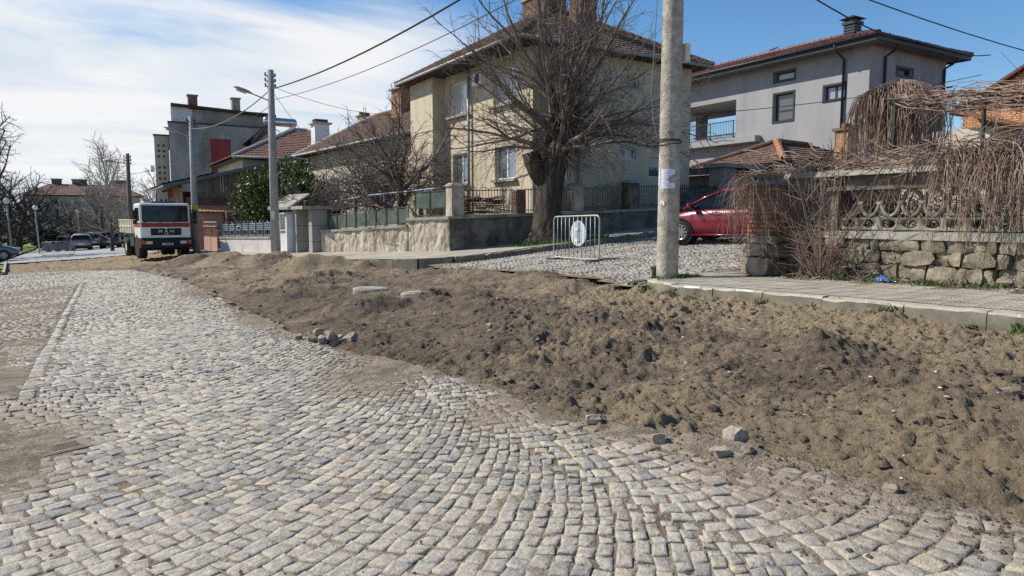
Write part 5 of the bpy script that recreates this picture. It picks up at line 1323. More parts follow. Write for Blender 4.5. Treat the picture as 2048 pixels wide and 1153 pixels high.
PD = thing('metal_gate', 'salmon pink double metal gate between annex and white wall', 'gate', (6.3, 41.5, -.3))
for i in range(2):
    y0, y1 = 43.3 - i * 1.35, 42.0 - i * 1.35; xa, xb = 6.02 + i * .17, 6.17 + i * .17
    q = MB(); q.bar((xa, y0, .05), (xb, y1, .05), .04, 1.0); lf = q.build('gate_leaf', 'pink_plaster', PD)
    q = MB()
    for z in (.58, 1.18, 1.42): q.bar((xa, y0, z), (xb, y1, z), .04, .05)
    for t in (0, .25, .5, .75, 1): q.bar((xa + (xb - xa) * t, y0 + (y1 - y0) * t, .5), (xa + (xb - xa) * t, y0 + (y1 - y0) * t, 1.42), .03, .03)
    q.build('leaf_frame', 'pink_plaster', lf)
    q = MB(); q.bar((xa + .05, y0, .95), (xb + .05, y1, .95), .01, .8); q.build('backing', 'maroon_wall', lf)

# gate pillars at the head of the side street
GG = thing('gate_pillar', 'square grey stone gate pillar with flat cap behind the red car', 'pillar', (22.95, 20.6, 1.4))
for k in range(3): q = MB(); q.box(22.6, 23.35, 20.2, 20.95, 1.0 + k * .9, 1.89 + k * .9); q.build('pillar_block', 'terrazzo', GG)
q = MB(); q.box(22.4, 24.9, 20.05, 21.1, 3.7, 3.86); q.build('cap', 'concrete', GG)
GD = thing('boarded_gate', 'dark boarded gate leaf right of the grey gate pillar', 'gate', (24.2, 20.6, 1.4))
for i in range(8): q = MB(); q.box(23.4 + i * .19, 23.58 + i * .19, 20.5, 20.55, 1.3, 3.6 + rng.uniform(-.02, .02)); q.build('board', 'wood_dark', GD)
FS = thing('side_fence', 'iron bar fence at the end of the side street beyond the pole', 'fence', (21.3, 20.4, 1.4))
for k in (.35, 1.55): q = MB(); q.bar((19.8, 20.35, 1.2 + k), (22.5, 20.35, 1.35 + k), .03, .04); q.build('rail', 'metal_dark', FS)
for i in range(22): x = 19.85 + i * .122; q = MB(); q.box(x, x + .018, 20.34, 20.36, 1.2, 2.95); q.build('bar', 'metal_dark', FS)

# ------------------------------------------------------------------ old stone wall with balustrade on the right
SWL = thing('stone_wall', 'old rubble stone wall with concrete balustrade overgrown by bare vines', 'wall', (10.6, 5, .5))
q = MB(); q.box(10.62, 10.98, -3.0, 7.85, .2, 1.27); q.build('core', 'mortar', SWL)
def lump(sx, sy, sz, r, amp=.16):
    """irregular stone as a rounded block"""
    V = []; F = []; idx = {}
    for x in (-1, 0, 1):
        for y in (-1, 0, 1):
            for z in (-1, 0, 1):
                if (x, y, z) == (0, 0, 0): continue
                k = 1 - .10 * (abs(x) + abs(y) + abs(z) - 1) * .9
                idx[(x, y, z)] = len(V)
                V.append((sx * x * k * (1 + amp * r.uniform(-1, 1)), sy * y * k * (1 + amp * r.uniform(-1, 1)), sz * z * k * (1 + amp * r.uniform(-1, 1))))
    for ax in range(3):
        for s in (-1, 1):
            u, v = [i for i in range(3) if i != ax]
            for a in (-1, 0):
                for b in (-1, 0):
                    c = []
                    for (da, db) in ((0, 0), (1, 0), (1, 1), (0, 1)):
                        p = [0, 0, 0]; p[ax] = s; p[u] = a + da; p[v] = b + db; c.append(idx[tuple(p)])
                    F.append(tuple(c if s > 0 else c[::-1]))
    return V, F
def stone_obj(name, par, c, size, m, rot=(0, 0, 0), amp=.16, smooth=True):
    V, F = lump(*size, rng, amp); q = MB(); q.add(V, F); me_ = q.mesh(name, m, smooth)
    if smooth: me_.set_sharp_from_angle(angle=R(38))
    o = bpy.data.objects.new(name, me_); COL.objects.link(o)
    if par is not None:
        o.parent = par; o.location = Vector(c) - par.location
    else: o.location = c
    o.rotation_euler = rot; return o
zr = .50
for ci, hgt in enumerate((.20, .22, .20, .17)):
    y = -2.9 + rng.uniform(0, .2)
    while y < 7.75:
        w_ = rng.choice((rng.uniform(.10, .22), rng.uniform(.18, .5))); w_ = min(w_, 7.9 - y)
        if w_ > .1:
            k = rng.random()
            if k < .25 and hgt > .19:
                for e in (0, 1): stone_obj('stone', SWL, (10.60 + rng.uniform(-.03, .03), y + w_ / 2, zr + hgt * (.25 + .5 * e) - .0 * y), (.17, w_ * .53, hgt * .29), 'rubble', (rng.uniform(-.1, .1), 0, rng.uniform(-.1, .1)), .2)
            else: stone_obj('stone', SWL, (10.60 + rng.uniform(-.05, .03), y + w_ / 2, zr + hgt / 2), (.19, w_ * .54, hgt * .56), 'rubble', (rng.uniform(-.12, .12), 0, rng.uniform(-.15, .15)), .2)
        y += w_
    zr += hgt
q = MB()
for i in range(18):
    y0 = -3 + i * .6; q.hexa([(10.40, y0, 1.29), (11.0, y0, 1.29), (11.0, y0 + .6, 1.29), (10.40 + rng.uniform(-.02, .02), y0 + .6, 1.29)], [(10.42, y0, 1.40 + rng.uniform(0, .02)), (11.0, y0, 1.42), (11.0, y0 + .6, 1.42), (10.42, y0 + .6, 1.40)])
q.build('ledge', 'coping_moss', SWL)
BX = 10.62
def hole_block(y0, w_, z0, h):
    b = MB(); n = 16
    for xs in (BX - .05, BX + .05):
        for i in range(n):
            t = 2 * math.pi * i / n; c, s = math.cos(t), math.sin(t); b.v.append((xs, y0 + w_ / 2 + c * w_ * .36, z0 + h / 2 + s * h * .36))
        for i in range(n):
            t = 2 * math.pi * i / n; c, s = math.cos(t), math.sin(t); k = .5 / max(abs(c), abs(s)); b.v.append((xs, y0 + w_ / 2 + c * k * w_, z0 + h / 2 + s * k * h))
    for i in range(n):
        j = (i + 1) % n; b.f.append((i, j, n + j, n + i)); b.f.append((2 * n + j, 2 * n + i, 3 * n + i, 3 * n + j)); b.f.append((j, i, 2 * n + i, 2 * n + j))
    return b
cw = .325
for i in range(26):
    y0 = 6.98 - (i + 1) * cw
    if 3.25 < y0 + cw / 2 < 4.15: continue
    hb = hole_block(y0 + .002, cw - .004, 1.43, .185).build('pierced_block', 'balustrade', SWL, True)
    b = MB(); zc = 1.835; hh = .215
    for s in (-1, 1):
        pts = []
        for k in range(9):
            t = -1 + k / 4; pts.append((BX, y0 + s * (cw * .5 * .93 * (1 - math.sqrt(1 - .965 * t * t)) / .813 + .024), zc + hh * t))
        b.tube(pts, [.034 - .006 * (1 - abs(-1 + k / 4)) for k in range(9)], 6)
    b.tube([(BX, y0 - .05, zc), (BX, y0 + .05, zc)], .036, 6)
    b.build('baluster', 'balustrade', SWL, True)
q = MB(); q.box(10.46, 10.92, -3, 7.88, 2.05, 2.27); q.build('beam', 'wall_stain_shade', SWL)
q = MB()
for i in range(20):
    y0 = -3 + i * .545; q.hexa([(10.33 + rng.uniform(-.03, .03), y0, 2.275), (11.05, y0, 2.275), (11.05, y0 + .545, 2.275), (10.33, y0 + .545, 2.275)], [(10.37, y0, 2.36 + rng.uniform(-.02, .03)), (11.0, y0, 2.39), (11.0, y0 + .545, 2.39), (10.37, y0 + .545, 2.36)])
q.build('coping', 'coping_moss', SWL)
q = MB(); q.box(10.52, 10.9, 6.98, 7.9, 1.41, 2.05); q.build('end_panel', 'wall_stain_shade', SWL)
q = MB(); q.box(10.50, 10.92, 3.22, 4.12, 1.41, 2.05); ip = q.build('brick_panel', 'mortar', SWL)
brick_courses(ip, [((10.50, 4.12), (10.50, 3.22))], 0, 1.42, 2.05, 'brick', proud=.014)
# pier at the end
PR = thing('brick_pier', 'crumbling brick pier on boulders at the end of the vine-covered wall', 'pier', (10.25, 8.1, .6))
q = MB(); q.box(9.99, 10.62, 7.92, 8.34, 1.2, 2.18); q.build('core', 'mortar', PR)
brick_courses(PR, [((9.99, 8.34), (9.99, 7.92)), ((9.99, 7.92), (10.62, 7.92)), ((10.62, 8.34), (9.99, 8.34))], 0, 1.28, 2.18, 'brick', proud=.022)
for (x, y, z, a, b, c) in ((10.02, 8.1, .78, .14, .30, .16), (10.35, 7.88, .76, .26, .12, .14), (10.6, 8.0, .8, .2, .2, .2), (10.05, 8.15, 1.06, .13, .26, .12), (10.32, 7.88, 1.05, .24, .13, .13), (10.04, 7.95, 1.24, .12, .2, .07), (10.35, 7.95, 1.25, .28, .13, .07), (10.4, 8.2, .9, .3, .2, .35), (10.2, 8.33, .9, .2, .12, .25)):
    stone_obj('boulder', PR, (x, y, z), (a, b, c), 'rubble', (0, 0, 0), .2)
q = MB(); q.hexa([(9.92, 7.84, 2.18), (10.7, 7.84, 2.18), (10.7, 8.42, 2.18), (9.92, 8.42, 2.18)], [(10.0, 7.95, 2.27), (10.65, 7.92, 2.3), (10.65, 8.36, 2.3), (10.0, 8.34, 2.26)]); q.build('cap', 'coping_moss', PR)
# ------------------------------------------------------------------ vegetation
def rv(r, s=1.0): return Vector((r.uniform(-1, 1), r.uniform(-1, 1), r.uniform(-1, 1))) * s

def limb(mb, p, d, Ln, r0, r1, r, n=7, wander=.18, up=.0, sides=5):
    """a wandering tapering limb; returns its points"""
    pts = [Vector(p)]; d = Vector(d).normalized(); st = Ln / (n - 1)
    for i in range(n - 1):
        d = (d + rv(r, wander) + Vector((0, 0, up))).normalized(); pts.append(pts[-1] + d * st)
    mb.tube(pts, [r0 + (r1 - r0) * i / (n - 1) for i in range(n)], sides, False)
    return pts

def spread(mb, pts, r, count, Ln, rad, level, wander=.2, up=.05, lo=.25, angle=(35, 75), sides=(4, 3), sub=5, subk=.42, bias=None):
    """side shoots along a limb, with twigs on the shoots"""
    for i in range(count):
        t = lo + (1 - lo) * (i + r.random()) / count; k = min(int(t * (len(pts) - 1)), len(pts) - 2); f = t * (len(pts) - 1) - k
        p = pts[k].lerp(pts[k + 1], f); ax = (pts[k + 1] - pts[k]).normalized()
        s = ax.cross(rv(r)).normalized(); a = R(r.uniform(*angle)); d = ax * math.cos(a) + s * math.sin(a)
        if bias is not None: d = (d + Vector(bias)).normalized()
        L1 = Ln * r.uniform(.45, 1.15) * (1.1 - .45 * t)
        q = limb(mb, p, d, L1, rad, rad * .35, r, 5 if level else 4, wander, up, sides[0] if level else sides[1])
        if level: spread(mb, q, r, sub, L1 * subk, rad * .5, level - 1, wander, up, .2, angle, sides, sub, subk, bias)

def bare_tree(name, label, base, h, trunk_r, crown_r, m_trunk, m_twig, seed, boughs=9, shoots=8, twigs=5, twig_r=.012, clear=.3, lean=(0, 0), up=.03, elev=(25, 75), group=None, level=1, droop=0.0):
    r = random.Random(seed); t = thing(name, label, 'tree', base, group=group)
    b = Vector(base); tp = [b + Vector((0, 0, -.3)), b + Vector((0, 0, .1))]
    for i in range(1, 6):
        f = i / 5; tp.append(b + Vector((lean[0] * f + r.uniform(-.05, .05) * trunk_r * 4, lean[1] * f + r.uniform(-.05, .05) * trunk_r * 4, h * .62 * f)))
    mb = MB(); mb.tube(tp, [trunk_r * 1.5, trunk_r * 1.15, trunk_r, trunk_r * .85, trunk_r * .7, trunk_r * .5, trunk_r * .28], 9); mb.build('trunk', m_trunk, t, True)
    cr = MB()
    for i in range(boughs):
        f = clear + (1 - clear) * (i + r.random() * .6) / boughs; k = f * 5 + 1; a0 = int(k); p = tp[min(a0, 5)].lerp(tp[min(a0 + 1, 6)], k - a0)
        az = i * 2.4 + r.uniform(-.5, .5); el = R(elev[0] + (elev[1] - elev[0]) * f ** 1.3 + r.uniform(-10, 10))
        d = Vector((math.cos(az) * math.cos(el), math.sin(az) * math.cos(el), math.sin(el)))
        L1 = crown_r * r.uniform(.75, 1.15) * (1.0 if f < .7 else .85)
        q = limb(cr, p, d, L1, trunk_r * .42 * (1.15 - f * .6), twig_r * 1.4, r, 8, .16, up, 5)
        spread(cr, q, r, shoots, L1 * .5, twig_r * 1.25, level, .2, up - droop, .22, sub=twigs)
    cr.build('crown', m_twig, t, fix=False)
    return t

# --- the big pollarded lime tree
TB = Vector((13.62, 19.75, .8))
big = thing('tree', 'big pollarded bare tree with thick dark trunk and spraying branches', 'tree', TB)
r = random.Random(4)
rt = Vector((.852, -.524, 0))
prof = [(-.2, .80, -.05), (.05, .66, -.05), (.35, .53, -.04), (.8, .46, -.02), (1.4, .43, .0), (2.0, .44, .05), (2.6, .42, .13), (3.1, .36, .27), (3.6, .35, .40), (4.1, .38, .50), (4.6, .33, .55), (4.9, .2, .57)]
mb = MB(); n = 22
for i, (z, rad, ln) in enumerate(prof):
    for j in range(n):
        a = 2 * math.pi * j / n
        rr = rad * (1 + .10 * math.sin(3 * a + z) + .07 * math.sin(7 * a + 2.1 * z) + .05 * r.uniform(-1, 1)) * (1 + (.25 * max(0, math.sin(4 * a + 1)) if z < .3 else 0))
        mb.v.append(tuple(TB + rt * ln + Vector((math.cos(a) * rr, math.sin(a) * rr, z))))
for i in range(len(prof) - 1):
    for j in range(n): j2 = (j + 1) % n; mb.f.append((i * n + j, i * n + j2, (i + 1) * n + j2, (i + 1) * n + j))
mb.f.append(tuple((len(prof) - 1) * n + j for j in range(n)))
trk = mb.build('trunk', 'bark', big, True)
mb = MB(); c = TB + Vector((0, 0, 2.0)); mb.tube([c, c - rt * .35 + Vector((0, 0, .35)), c - rt * .55 + Vector((0, 0, .75)), c - rt * .62 + Vector((0, 0, 1.02))], [.36, .34, .31, .30], 12); mb.build('cut_limb', 'bark', trk, True)
mb = MB()
for i in range(40):
    a = r.uniform(0, 6.28); z = r.uniform(2.9, 4.7); k = TB + rt * (.3 + (z - 3) * .15) + Vector((math.cos(a) * .4, math.sin(a) * .4, z)); V, F = lump(.16 * r.uniform(.6, 1.3), .16, .16 * r.uniform(.6, 1.2), r, .3); mb.add([tuple(Vector(v) + k) for v in V], F)
mb.build('burrs', 'bark', trk, True)
cr = MB(); tw = MB()
for i in range(74):
    az = i * 2.39996 + r.uniform(-.3, .3); top = i % 9 in (0, 2, 4, 7); el = R(r.uniform(42, 84) if top else r.uniform(-10, 42))
    z = r.uniform(3.5, 4.7) if top else r.uniform(2.9, 4.3)
    p = TB + rt * (.28 + (z - 3) * .16) + Vector((math.cos(az) * .28, math.sin(az) * .28, z))
    d = Vector((math.cos(az) * math.cos(el), math.sin(az) * math.cos(el), math.sin(el)))
    L1 = r.uniform(3.4, 5.6) if top else r.uniform(2.8, 5.4)
    r0 = r.uniform(.04, .10) if top else r.uniform(.03, .075)
    q = limb(cr, p, d, L1, r0, .010, r, 11, .17, r.uniform(-.03, .06) if not top else .01, 6)
    spread(tw, q, r, 14, 1.7, .013, 1, .22, .03, .14, (20, 65), (4, 3), 5, .48)
for i in range(170):   # thin whips from the pollard head, some hanging
    az = r.uniform(0, 6.28); z = r.uniform(2.6, 4.6); p = TB + rt * (.25 + (z - 3) * .16) + Vector((math.cos(az) * .42, math.sin(az) * .42, z)); el = R(r.uniform(-55, 60))
    q = limb(tw, p, Vector((math.cos(az) * math.cos(el), math.sin(az) * math.cos(el), math.sin(el))), r.uniform(.5, 1.9), .013, .004, r, 6, .3, r.uniform(-.12, .08), 4)
    if i % 2: spread(tw, q, r, 4, .5, .006, 0, .2, .02, .2)
crown = cr.build('crown', 'twig', big, fix=False); tw.build('twigs', 'twig', crown, fix=False)

# --- gnarled fruit tree and shrubs behind the tan wall
def gnarly(name, label, base, h, tr, spread_r, seed, m='twig', boughs=6, shoots=10, tw_r=.012, el=(5, 60), up=.02, lv=1, wander=.3):
    rr = random.Random(seed); t = thing(name, label, 'tree' if tr > .05 else 'shrub', base); b = Vector(base)
    mb = MB(); tp = limb(mb, b - Vector((0, 0, .2)), (rr.uniform(-.15, .15), rr.uniform(-.1, .1), 1), h * .45, tr * 1.2, tr * .7, rr, 6, .12, 0, 8); mb.build('trunk', 'bark' if tr > .05 else m, t, True)
    cr = MB()
    for i in range(boughs):
        az = i * 6.283 / boughs + rr.uniform(-.4, .4); e = R(rr.uniform(*el)); p = tp[rr.choice((3, 4, 5))]
        q = limb(cr, p, (math.cos(az) * math.cos(e), math.sin(az) * math.cos(e), math.sin(e)), spread_r * rr.uniform(.7, 1.2), tr * .5, tw_r, rr, 9, wander, up, 6)
        spread(cr, q, rr, shoots, spread_r * .5, tw_r * 1.3, lv, .28, .06, .15, (30, 80), (4, 3), 5, .5)
    cr.build('crown', m, t, fix=False); return t
gnarly('fruit_tree', 'gnarled dark fruit tree with twisting boughs behind the green fence', (11.2, 26.6, .5), 5.4, .17, 3.5, 21, boughs=15, shoots=16, el=(8, 82), tw_r=.016)
gnarly('fruit_tree', 'low spreading bare fruit tree before the ochre bay window corner', (11.9, 25.2, .6), 2.2, .09, 1.9, 22, boughs=6, shoots=8, el=(0, 45))
gnarly('tangled_shrub', 'pale tangled bare shrub in front of the long tan house wall', (11.2, 30.4, .3), 5.0, .05, 3.3, 23, 'twig_grey', 26, 17, .015, (15, 80), .02)
gnarly('tangled_shrub', 'grey leafless shrub just right of the dark evergreen', (10.2, 33.0, .2), 3.6, .05, 2.8, 24, 'twig_grey', 20, 15, .015, (10, 75), .02)
gnarly('tangled_shrub', 'thin bare shrub above the pale blue fence', (7.9, 40.5, -.1), 2.2, .04, 1.9, 25, 'twig_grey', 10, 8, .014, (15, 75), .02)

# --- evergreen
def leafy(name, label, c, rad, n, m, seed, size=(.17, .06), stem=True, clumps=26, cat='shrub'):
    rr = np.random.default_rng(seed); t = thing(name, label, cat, (c[0], c[1], c[2] - rad[2]))
    u = rr.normal(size=(clumps, 3)); u /= np.linalg.norm(u, axis=1)[:, None]; cc = u * (.55 + .4 * rr.random((clumps, 1))) * np.array(rad) + np.array(c)
    k = rr.integers(0, clumps, n); d = rr.normal(size=(n, 3)); d /= np.linalg.norm(d, axis=1)[:, None]
    P_ = cc[k] + d * (rr.random((n, 1)) ** .5) * min(rad) * .42
    ax = d + .6 * rr.normal(size=(n, 3)) + np.array([0, 0, .25]); ax /= np.linalg.norm(ax, axis=1)[:, None]
    sd = np.cross(ax, rr.normal(size=(n, 3))); sd /= np.linalg.norm(sd, axis=1)[:, None]
    L_ = size[0] * (.6 + .8 * rr.random((n, 1))); W_ = size[1] * (.7 + .6 * rr.random((n, 1)))
    nn_ = np.cross(ax, sd)
    V = np.stack([P_, P_ + ax * L_ * .5 + sd * W_ + nn_ * W_ * .4, P_ + ax * L_, P_ + ax * L_ * .5 - sd * W_ + nn_ * W_ * .4], 1).reshape(-1, 3) - np.array([c[0], c[1], c[2] - rad[2]])
    np_obj('foliage', V, np.arange(n * 4).reshape(n, 4), m, t, False)
    q = MB(); r_ = random.Random(seed); b = Vector((c[0], c[1], c[2] - rad[2] - .4))
    for i in range(5): limb(q, b, (r_.uniform(-.5, .5), r_.uniform(-.5, .5), 1), rad[2] * 1.7, .06, .015, r_, 6, .2, 0, 5)
    q.build('stems', 'twig_dark', t, fix=False); return t
leafy('evergreen_shrub', 'dense green evergreen shrub behind the pale blue fence', (9.1, 37.0, 2.45), (2.35, 1.9, 1.95), 15000, 'leaf_green', 31, (.21, .055), clumps=75)
leafy('evergreen_shrub', 'narrow evergreen right of the middle street pole', (9.7, 34.6, 2.2), (1.3, 1.0, 1.2), 3600, 'leaf_green', 32, (.20, .055), clumps=26)
leafy('conifer', 'dark conifer bush in front of the low old house', (23.9, 17.8, 3.0), (2.4, 1.2, .85), 5200, 'leaf_dark', 33, (.16, .04), clumps=40)
leafy('hedge', 'clipped dark hedge behind the iron fence at the side street', (21.5, 22.2, 2.0), (1.4, .7, .8), 2600, 'leaf_dark', 34, (.12, .04), clumps=24)
leafy('bush', 'low dark bush among the distant park trees', (-2.7, 92, -.9), (1.6, 1.2, 1.0), 1500, 'leaf_dark', 35, (.4, .15))
leafy('bush', 'broad dark evergreen before the distant cream block', (3.6, 100, -.2), (3.0, 1.6, 1.5), 2500, 'leaf_dark', 36, (.45, .16))

# --- small bare trees behind the stone wall
gnarly('young_tree', 'small bare tree with upright twigs left of the brick chimney', (17.4, 11.9, 1.4), 2.6, .055, 1.25, 41, 'twig_dark', 9, 8, .011, (30, 80), .06, 0)
gnarly('young_tree', 'slender bare sapling above the brick pier', (16.2, 12.2, 1.4), 2.2, .045, 1.05, 42, 'twig_dark', 8, 7, .010, (30, 80), .06, 0)
gnarly('fruit_tree', 'leafless tree in the courtyard beyond the iron fence', (21.8, 24.0, 1.8), 2.6, .10, 2.0, 43, 'twig_dark', 8, 8, .014, (10, 70))

# --- weeping tree like a straw umbrella
def weeping(label, base, ztop, rad, n, seed, m):
    rr = random.Random(seed); t = thing('weeping_tree', label, 'tree', base); b = Vector(base)
    mb = MB(); mb.tube([b - Vector((0, 0, .3)), b + Vector((.05, 0, 1.2)), b + Vector((-.04, .03, ztop - base[2] - .3))], [.13, .10, .09], 8); mb.build('trunk', 'bark', t, True)
    cr = MB(); top = Vector((base[0], base[1], ztop - .15))
    for i in range(n):
        az = rr.uniform(0, 6.283); ro = rad * math.sqrt(rr.random()) * rr.uniform(.8, 1.15); o = Vector((math.cos(az), math.sin(az), 0)); Ld = rr.uniform(.6, 2.3) * (.6 + .5 * ro / rad)
        hgt = ztop - .35 * (ro / rad) ** 2 + rr.uniform(-.12, .14); pts = [top + o * .1 + Vector((0, 0, -.15)), top + o * ro * .5 + Vector((0, 0, hgt - top.z + .05)), Vector((base[0], base[1], 0)) + o * ro + Vector((0, 0, hgt))]
        q = pts[-1]; w = rv(rr, .06)
        for k in range(1, 7):
            w = w * .6 + rv(rr, .035); q = q + Vector((w.x + o.x * .05 * (3 - k) * .5, w.y + o.y * .05 * (3 - k) * .5, -Ld / 6)); pts.append(q)
        cr.tube(pts, [.014, .011, .009, .008, .007, .006, .006, .005, .004], 3, False)
    cr.build('crown', m, t, fix=False); return t
weeping('weeping bare tree like a straw umbrella before the grey house', (16.9, 9.75, 1.2), 4.75, .98, 900, 51, 'vine')
# --- pergola vine at the right edge
PV = thing('grape_vine', 'thick bundle of bare grape vine lying on the pergola at right', 'vine', (15, 7, 1.2))
rr = random.Random(61); mb = MB()
for i in range(80):
    s = rr.uniform(0, .55); e = min(1.15, s + rr.uniform(.3, .8)); pts = []
    off = rv(rr, .13); ph = rr.uniform(0, 6)
    for k in range(9):
        t = s + (e - s) * k / 8; pts.append(Vector((15.9 - 2.3 * t, 9.2 - 5.2 * t, 4.35 - .95 * t + .12 * math.sin(3 * t + ph))) + off + rv(rr, .06))
    mb.tube(pts, [rr.uniform(.005, .014)] * 9, 4, False)
for i in range(240):
    t = rr.uniform(.1, 1.1); p = Vector((15.9 - 2.3 * t, 9.2 - 5.2 * t, 4.3 - .95 * t)) + rv(rr, .15)
    limb(mb, p, (rr.uniform(-.6, .6), rr.uniform(-.6, .6), rr.uniform(-1, .35)), rr.uniform(.3, 1.1), .007, .003, rr, 6, .35, -.05, 3)
mb.build('canes', 'vine', PV, fix=False)
PG = thing('pergola', 'dark steel pergola posts and cable carrying the grape vine', 'pergola', (14.9, 7, 1.2))
mb = MB(); mb.tube([(16.3, 10.2, 4.45), (15, 7.2, 3.95), (13.6, 4.0, 3.5), (12.6, 1.8, 3.4)], .035, 6); mb.build('beam', 'metal_dark', PG)
for (x, y, z) in ((15.9, 9.25, 4.3), (14.85, 6.9, 3.9), (13.7, 4.2, 3.5)):
    mb = MB(); mb.tube([(x, y, .9), (x, y, z)], .04, 6); mb.build('post', 'metal_dark', PG)
# --- garden behind the wall
gar = tag(sheet('garden_soil', 'earth', np.linspace(10.9, 24, 20), np.linspace(-4, 9.2, 20), lambda X, Y: 1.15 + .05 * (X - 11) + .05 * fbm(X, Y, 2, 3)), kind='structure')

# --- vines over the stone wall
def vine_strands(mb, rr, n, y0, y1, z0, red=0, xoff=0, lmin=.5, lmax=1.5, rad=.006, density=None):
    for i in range(n):
        y = rr.uniform(y0, y1)
        if density and rr.random() > density(y): continue
        p = Vector((10.75 + rr.uniform(-.15, .3) + xoff, y, z0 + rr.uniform(0, .10))); out = Vector((-1, rr.uniform(-.9, .5), 0)).normalized()
        pts = [p]; d = (out + Vector((0, 0, rr.uniform(.2, .8)))).normalized(); Lt = rr.uniform(lmin, lmax); n_ = 10; st = Lt / n_
        for k in range(n_):
            d = (d + Vector((0, 0, -.17 - .05 * k)) + rv(rr, .27)); d.x += .07 if pts[-1].x < 10.22 else 0
            d.normalize(); q = pts[-1] + d * st
            if q.z < .62: break
            pts.append(q)
        if len(pts) > 3:
            f_ = 2.2 if rr.random() < .05 else 1.0; mb.tube(pts, [f_ * rad * rr.uniform(.7, 1.4) * (1 - .06 * k) for k in range(len(pts))], 3, False)
            if rr.random() < .4: spread(mb, pts, rr, 3, .3, rad * .6, 0, .25, -.06, .15, (30, 85))
rr = random.Random(71)
VN = thing('climbing_vine', 'bare brown vine cascading over the stone balustrade wall', 'vine', (10.6, 5, 2.4))
mb = MB(); vine_strands(mb, rr, 1900, -2.5, 5.9, 2.42, lmin=.5, lmax=1.9, rad=.0055, density=lambda y: 1.0 if y < 5.45 else .13)
vine_strands(mb, rr, 420, 5.4, 7.9, 2.38, lmin=.25, lmax=1.0, rad=.0055, density=lambda y: .12 if 5.2 < y < 6.9 else .8)
mb.build('hanging_canes', 'vine', VN, fix=False)
mb = MB(); vine_strands(mb, rr, 1000, -2.5, 5.5, 2.44, lmin=.5, lmax=1.7, rad=.0045); mb.build('dark_canes', 'vine_dark', VN, fix=False)
mb = MB()
for i in range(620):    # mat of canes along the top of the wall
    y = rr.uniform(-2.5, 8.3); p = Vector((10.7 + rr.uniform(-.35, .4), y, 2.40 + rr.uniform(0, .10 + (.16 if y < 5.2 else 0)))); pts = [p]; d = Vector((rr.uniform(-.35, .35), rr.choice((-1, 1)), rr.uniform(-.1, .25))).normalized(); st = rr.uniform(.06, .16)
    for k in range(9): d = (d + rv(rr, .28) + Vector((0, 0, -.035))).normalized(); q = pts[-1] + d * st; q.z = max(q.z, 2.38 if 10.3 < q.x < 11.1 else 1.6); pts.append(q)
    mb.tube(pts, [rr.uniform(.004, .009)] * len(pts), 3, False)
mb.build('top_mat', 'vine', VN, fix=False)
VP = thing('climbing_vine', 'reddish brown creeper hanging over the brick pier', 'vine', (10.2, 8.2, 2.3)); mb = MB()
for i in range(300):
    az = rr.uniform(1.6, 4.9); c = Vector((10.25 + rr.uniform(-.25, .35), 8.12 + rr.uniform(-.2, .2), 2.28 + rr.uniform(0, .1))); d = Vector((math.cos(az) * .9, abs(math.sin(az)) * rr.choice((1, 1, 1, -1)), rr.uniform(.1, .6))).normalized(); pts = [c]; Lt = rr.uniform(.4, 1.6)
    for k in range(11):
        d = (d + Vector((.05, -.03, -.26 - .03 * k)) + rv(rr, .30)).normalized(); q = pts[-1] + d * Lt / 11
        if q.z < .66: break
        pts.append(q)
    if len(pts) > 3: mb.tube(pts, [.0055 * (1 - .05 * k) for k in range(len(pts))], 3, False)
    if len(pts) > 5 and i % 3 == 0: spread(mb, pts, rr, 4, .28, .003, 0, .25, -.05, .2, (30, 80))
for i in range(90):
    c = Vector((9.93 + rr.uniform(-.04, .02), rr.uniform(7.9, 8.4), rr.uniform(.9, 2.2))); limb(mb, c, (rr.uniform(-.25, .1), rr.uniform(-1, 1), rr.uniform(-1.2, .3)), rr.uniform(.25, .7), .005, .002, rr, 6, .3, -.06, 3)
for i in range(80):
    c = Vector((rr.uniform(9.95, 10.6), 7.86 + rr.uniform(-.05, .02), rr.uniform(.8, 2.2))); limb(mb, c, (rr.uniform(-1, 1), rr.uniform(-.25, .05), rr.uniform(-1.2, .3)), rr.uniform(.25, .7), .005, .002, rr, 6, .3, -.06, 3)
mb.build('canes', 'vine', VP, fix=False)
# upright suckers growing at the wall foot
SK = thing('suckering_shrub', 'clump of bare upright suckers at the foot of the stone wall', 'shrub', (10.2, 7.15, .68)); mb = MB()
for i in range(34):
    p = Vector((10.2 + rr.uniform(-.12, .15), 7.1 + rr.uniform(-.35, .35), .62)); a = rr.uniform(0, 6.28); q = limb(mb, p, (math.cos(a) * .28, math.sin(a) * .42, 1), rr.uniform(.9, 2.1), .011, .004, rr, 9, .09, .0, 4); spread(mb, q, rr, 8, .5, .005, 0, .18, .0, .12, (40, 85))
for i in range(60):
    p = Vector((10.2 + rr.uniform(-.2, .2), 7.0 + rr.uniform(-.7, .6), .64)); a = rr.uniform(0, 6.28); limb(mb, p, (math.cos(a), math.sin(a), rr.uniform(.2, 1)), rr.uniform(.3, .9), .006, .003, rr, 6, .25, -.12, 3)
mb.build('stems', 'vine', SK, fix=False)
# tangle behind the balustrade
TG = thing('bramble', 'dark bramble thicket behind the balustrade', 'shrub', (11.6, 4, 1.2)); mb = MB()
for i in range(1500):
    p = Vector((rr.uniform(11.05, 12.5), rr.uniform(-2.5, 9.0), rr.uniform(1.1, 1.9))); limb(mb, p, rv(rr) + Vector((0, 0, .3)), rr.uniform(.4, 1.0), .012, .006, rr, 5, .35, -.02, 3)
mb.build('canes', 'vine_dark', TG, fix=False)

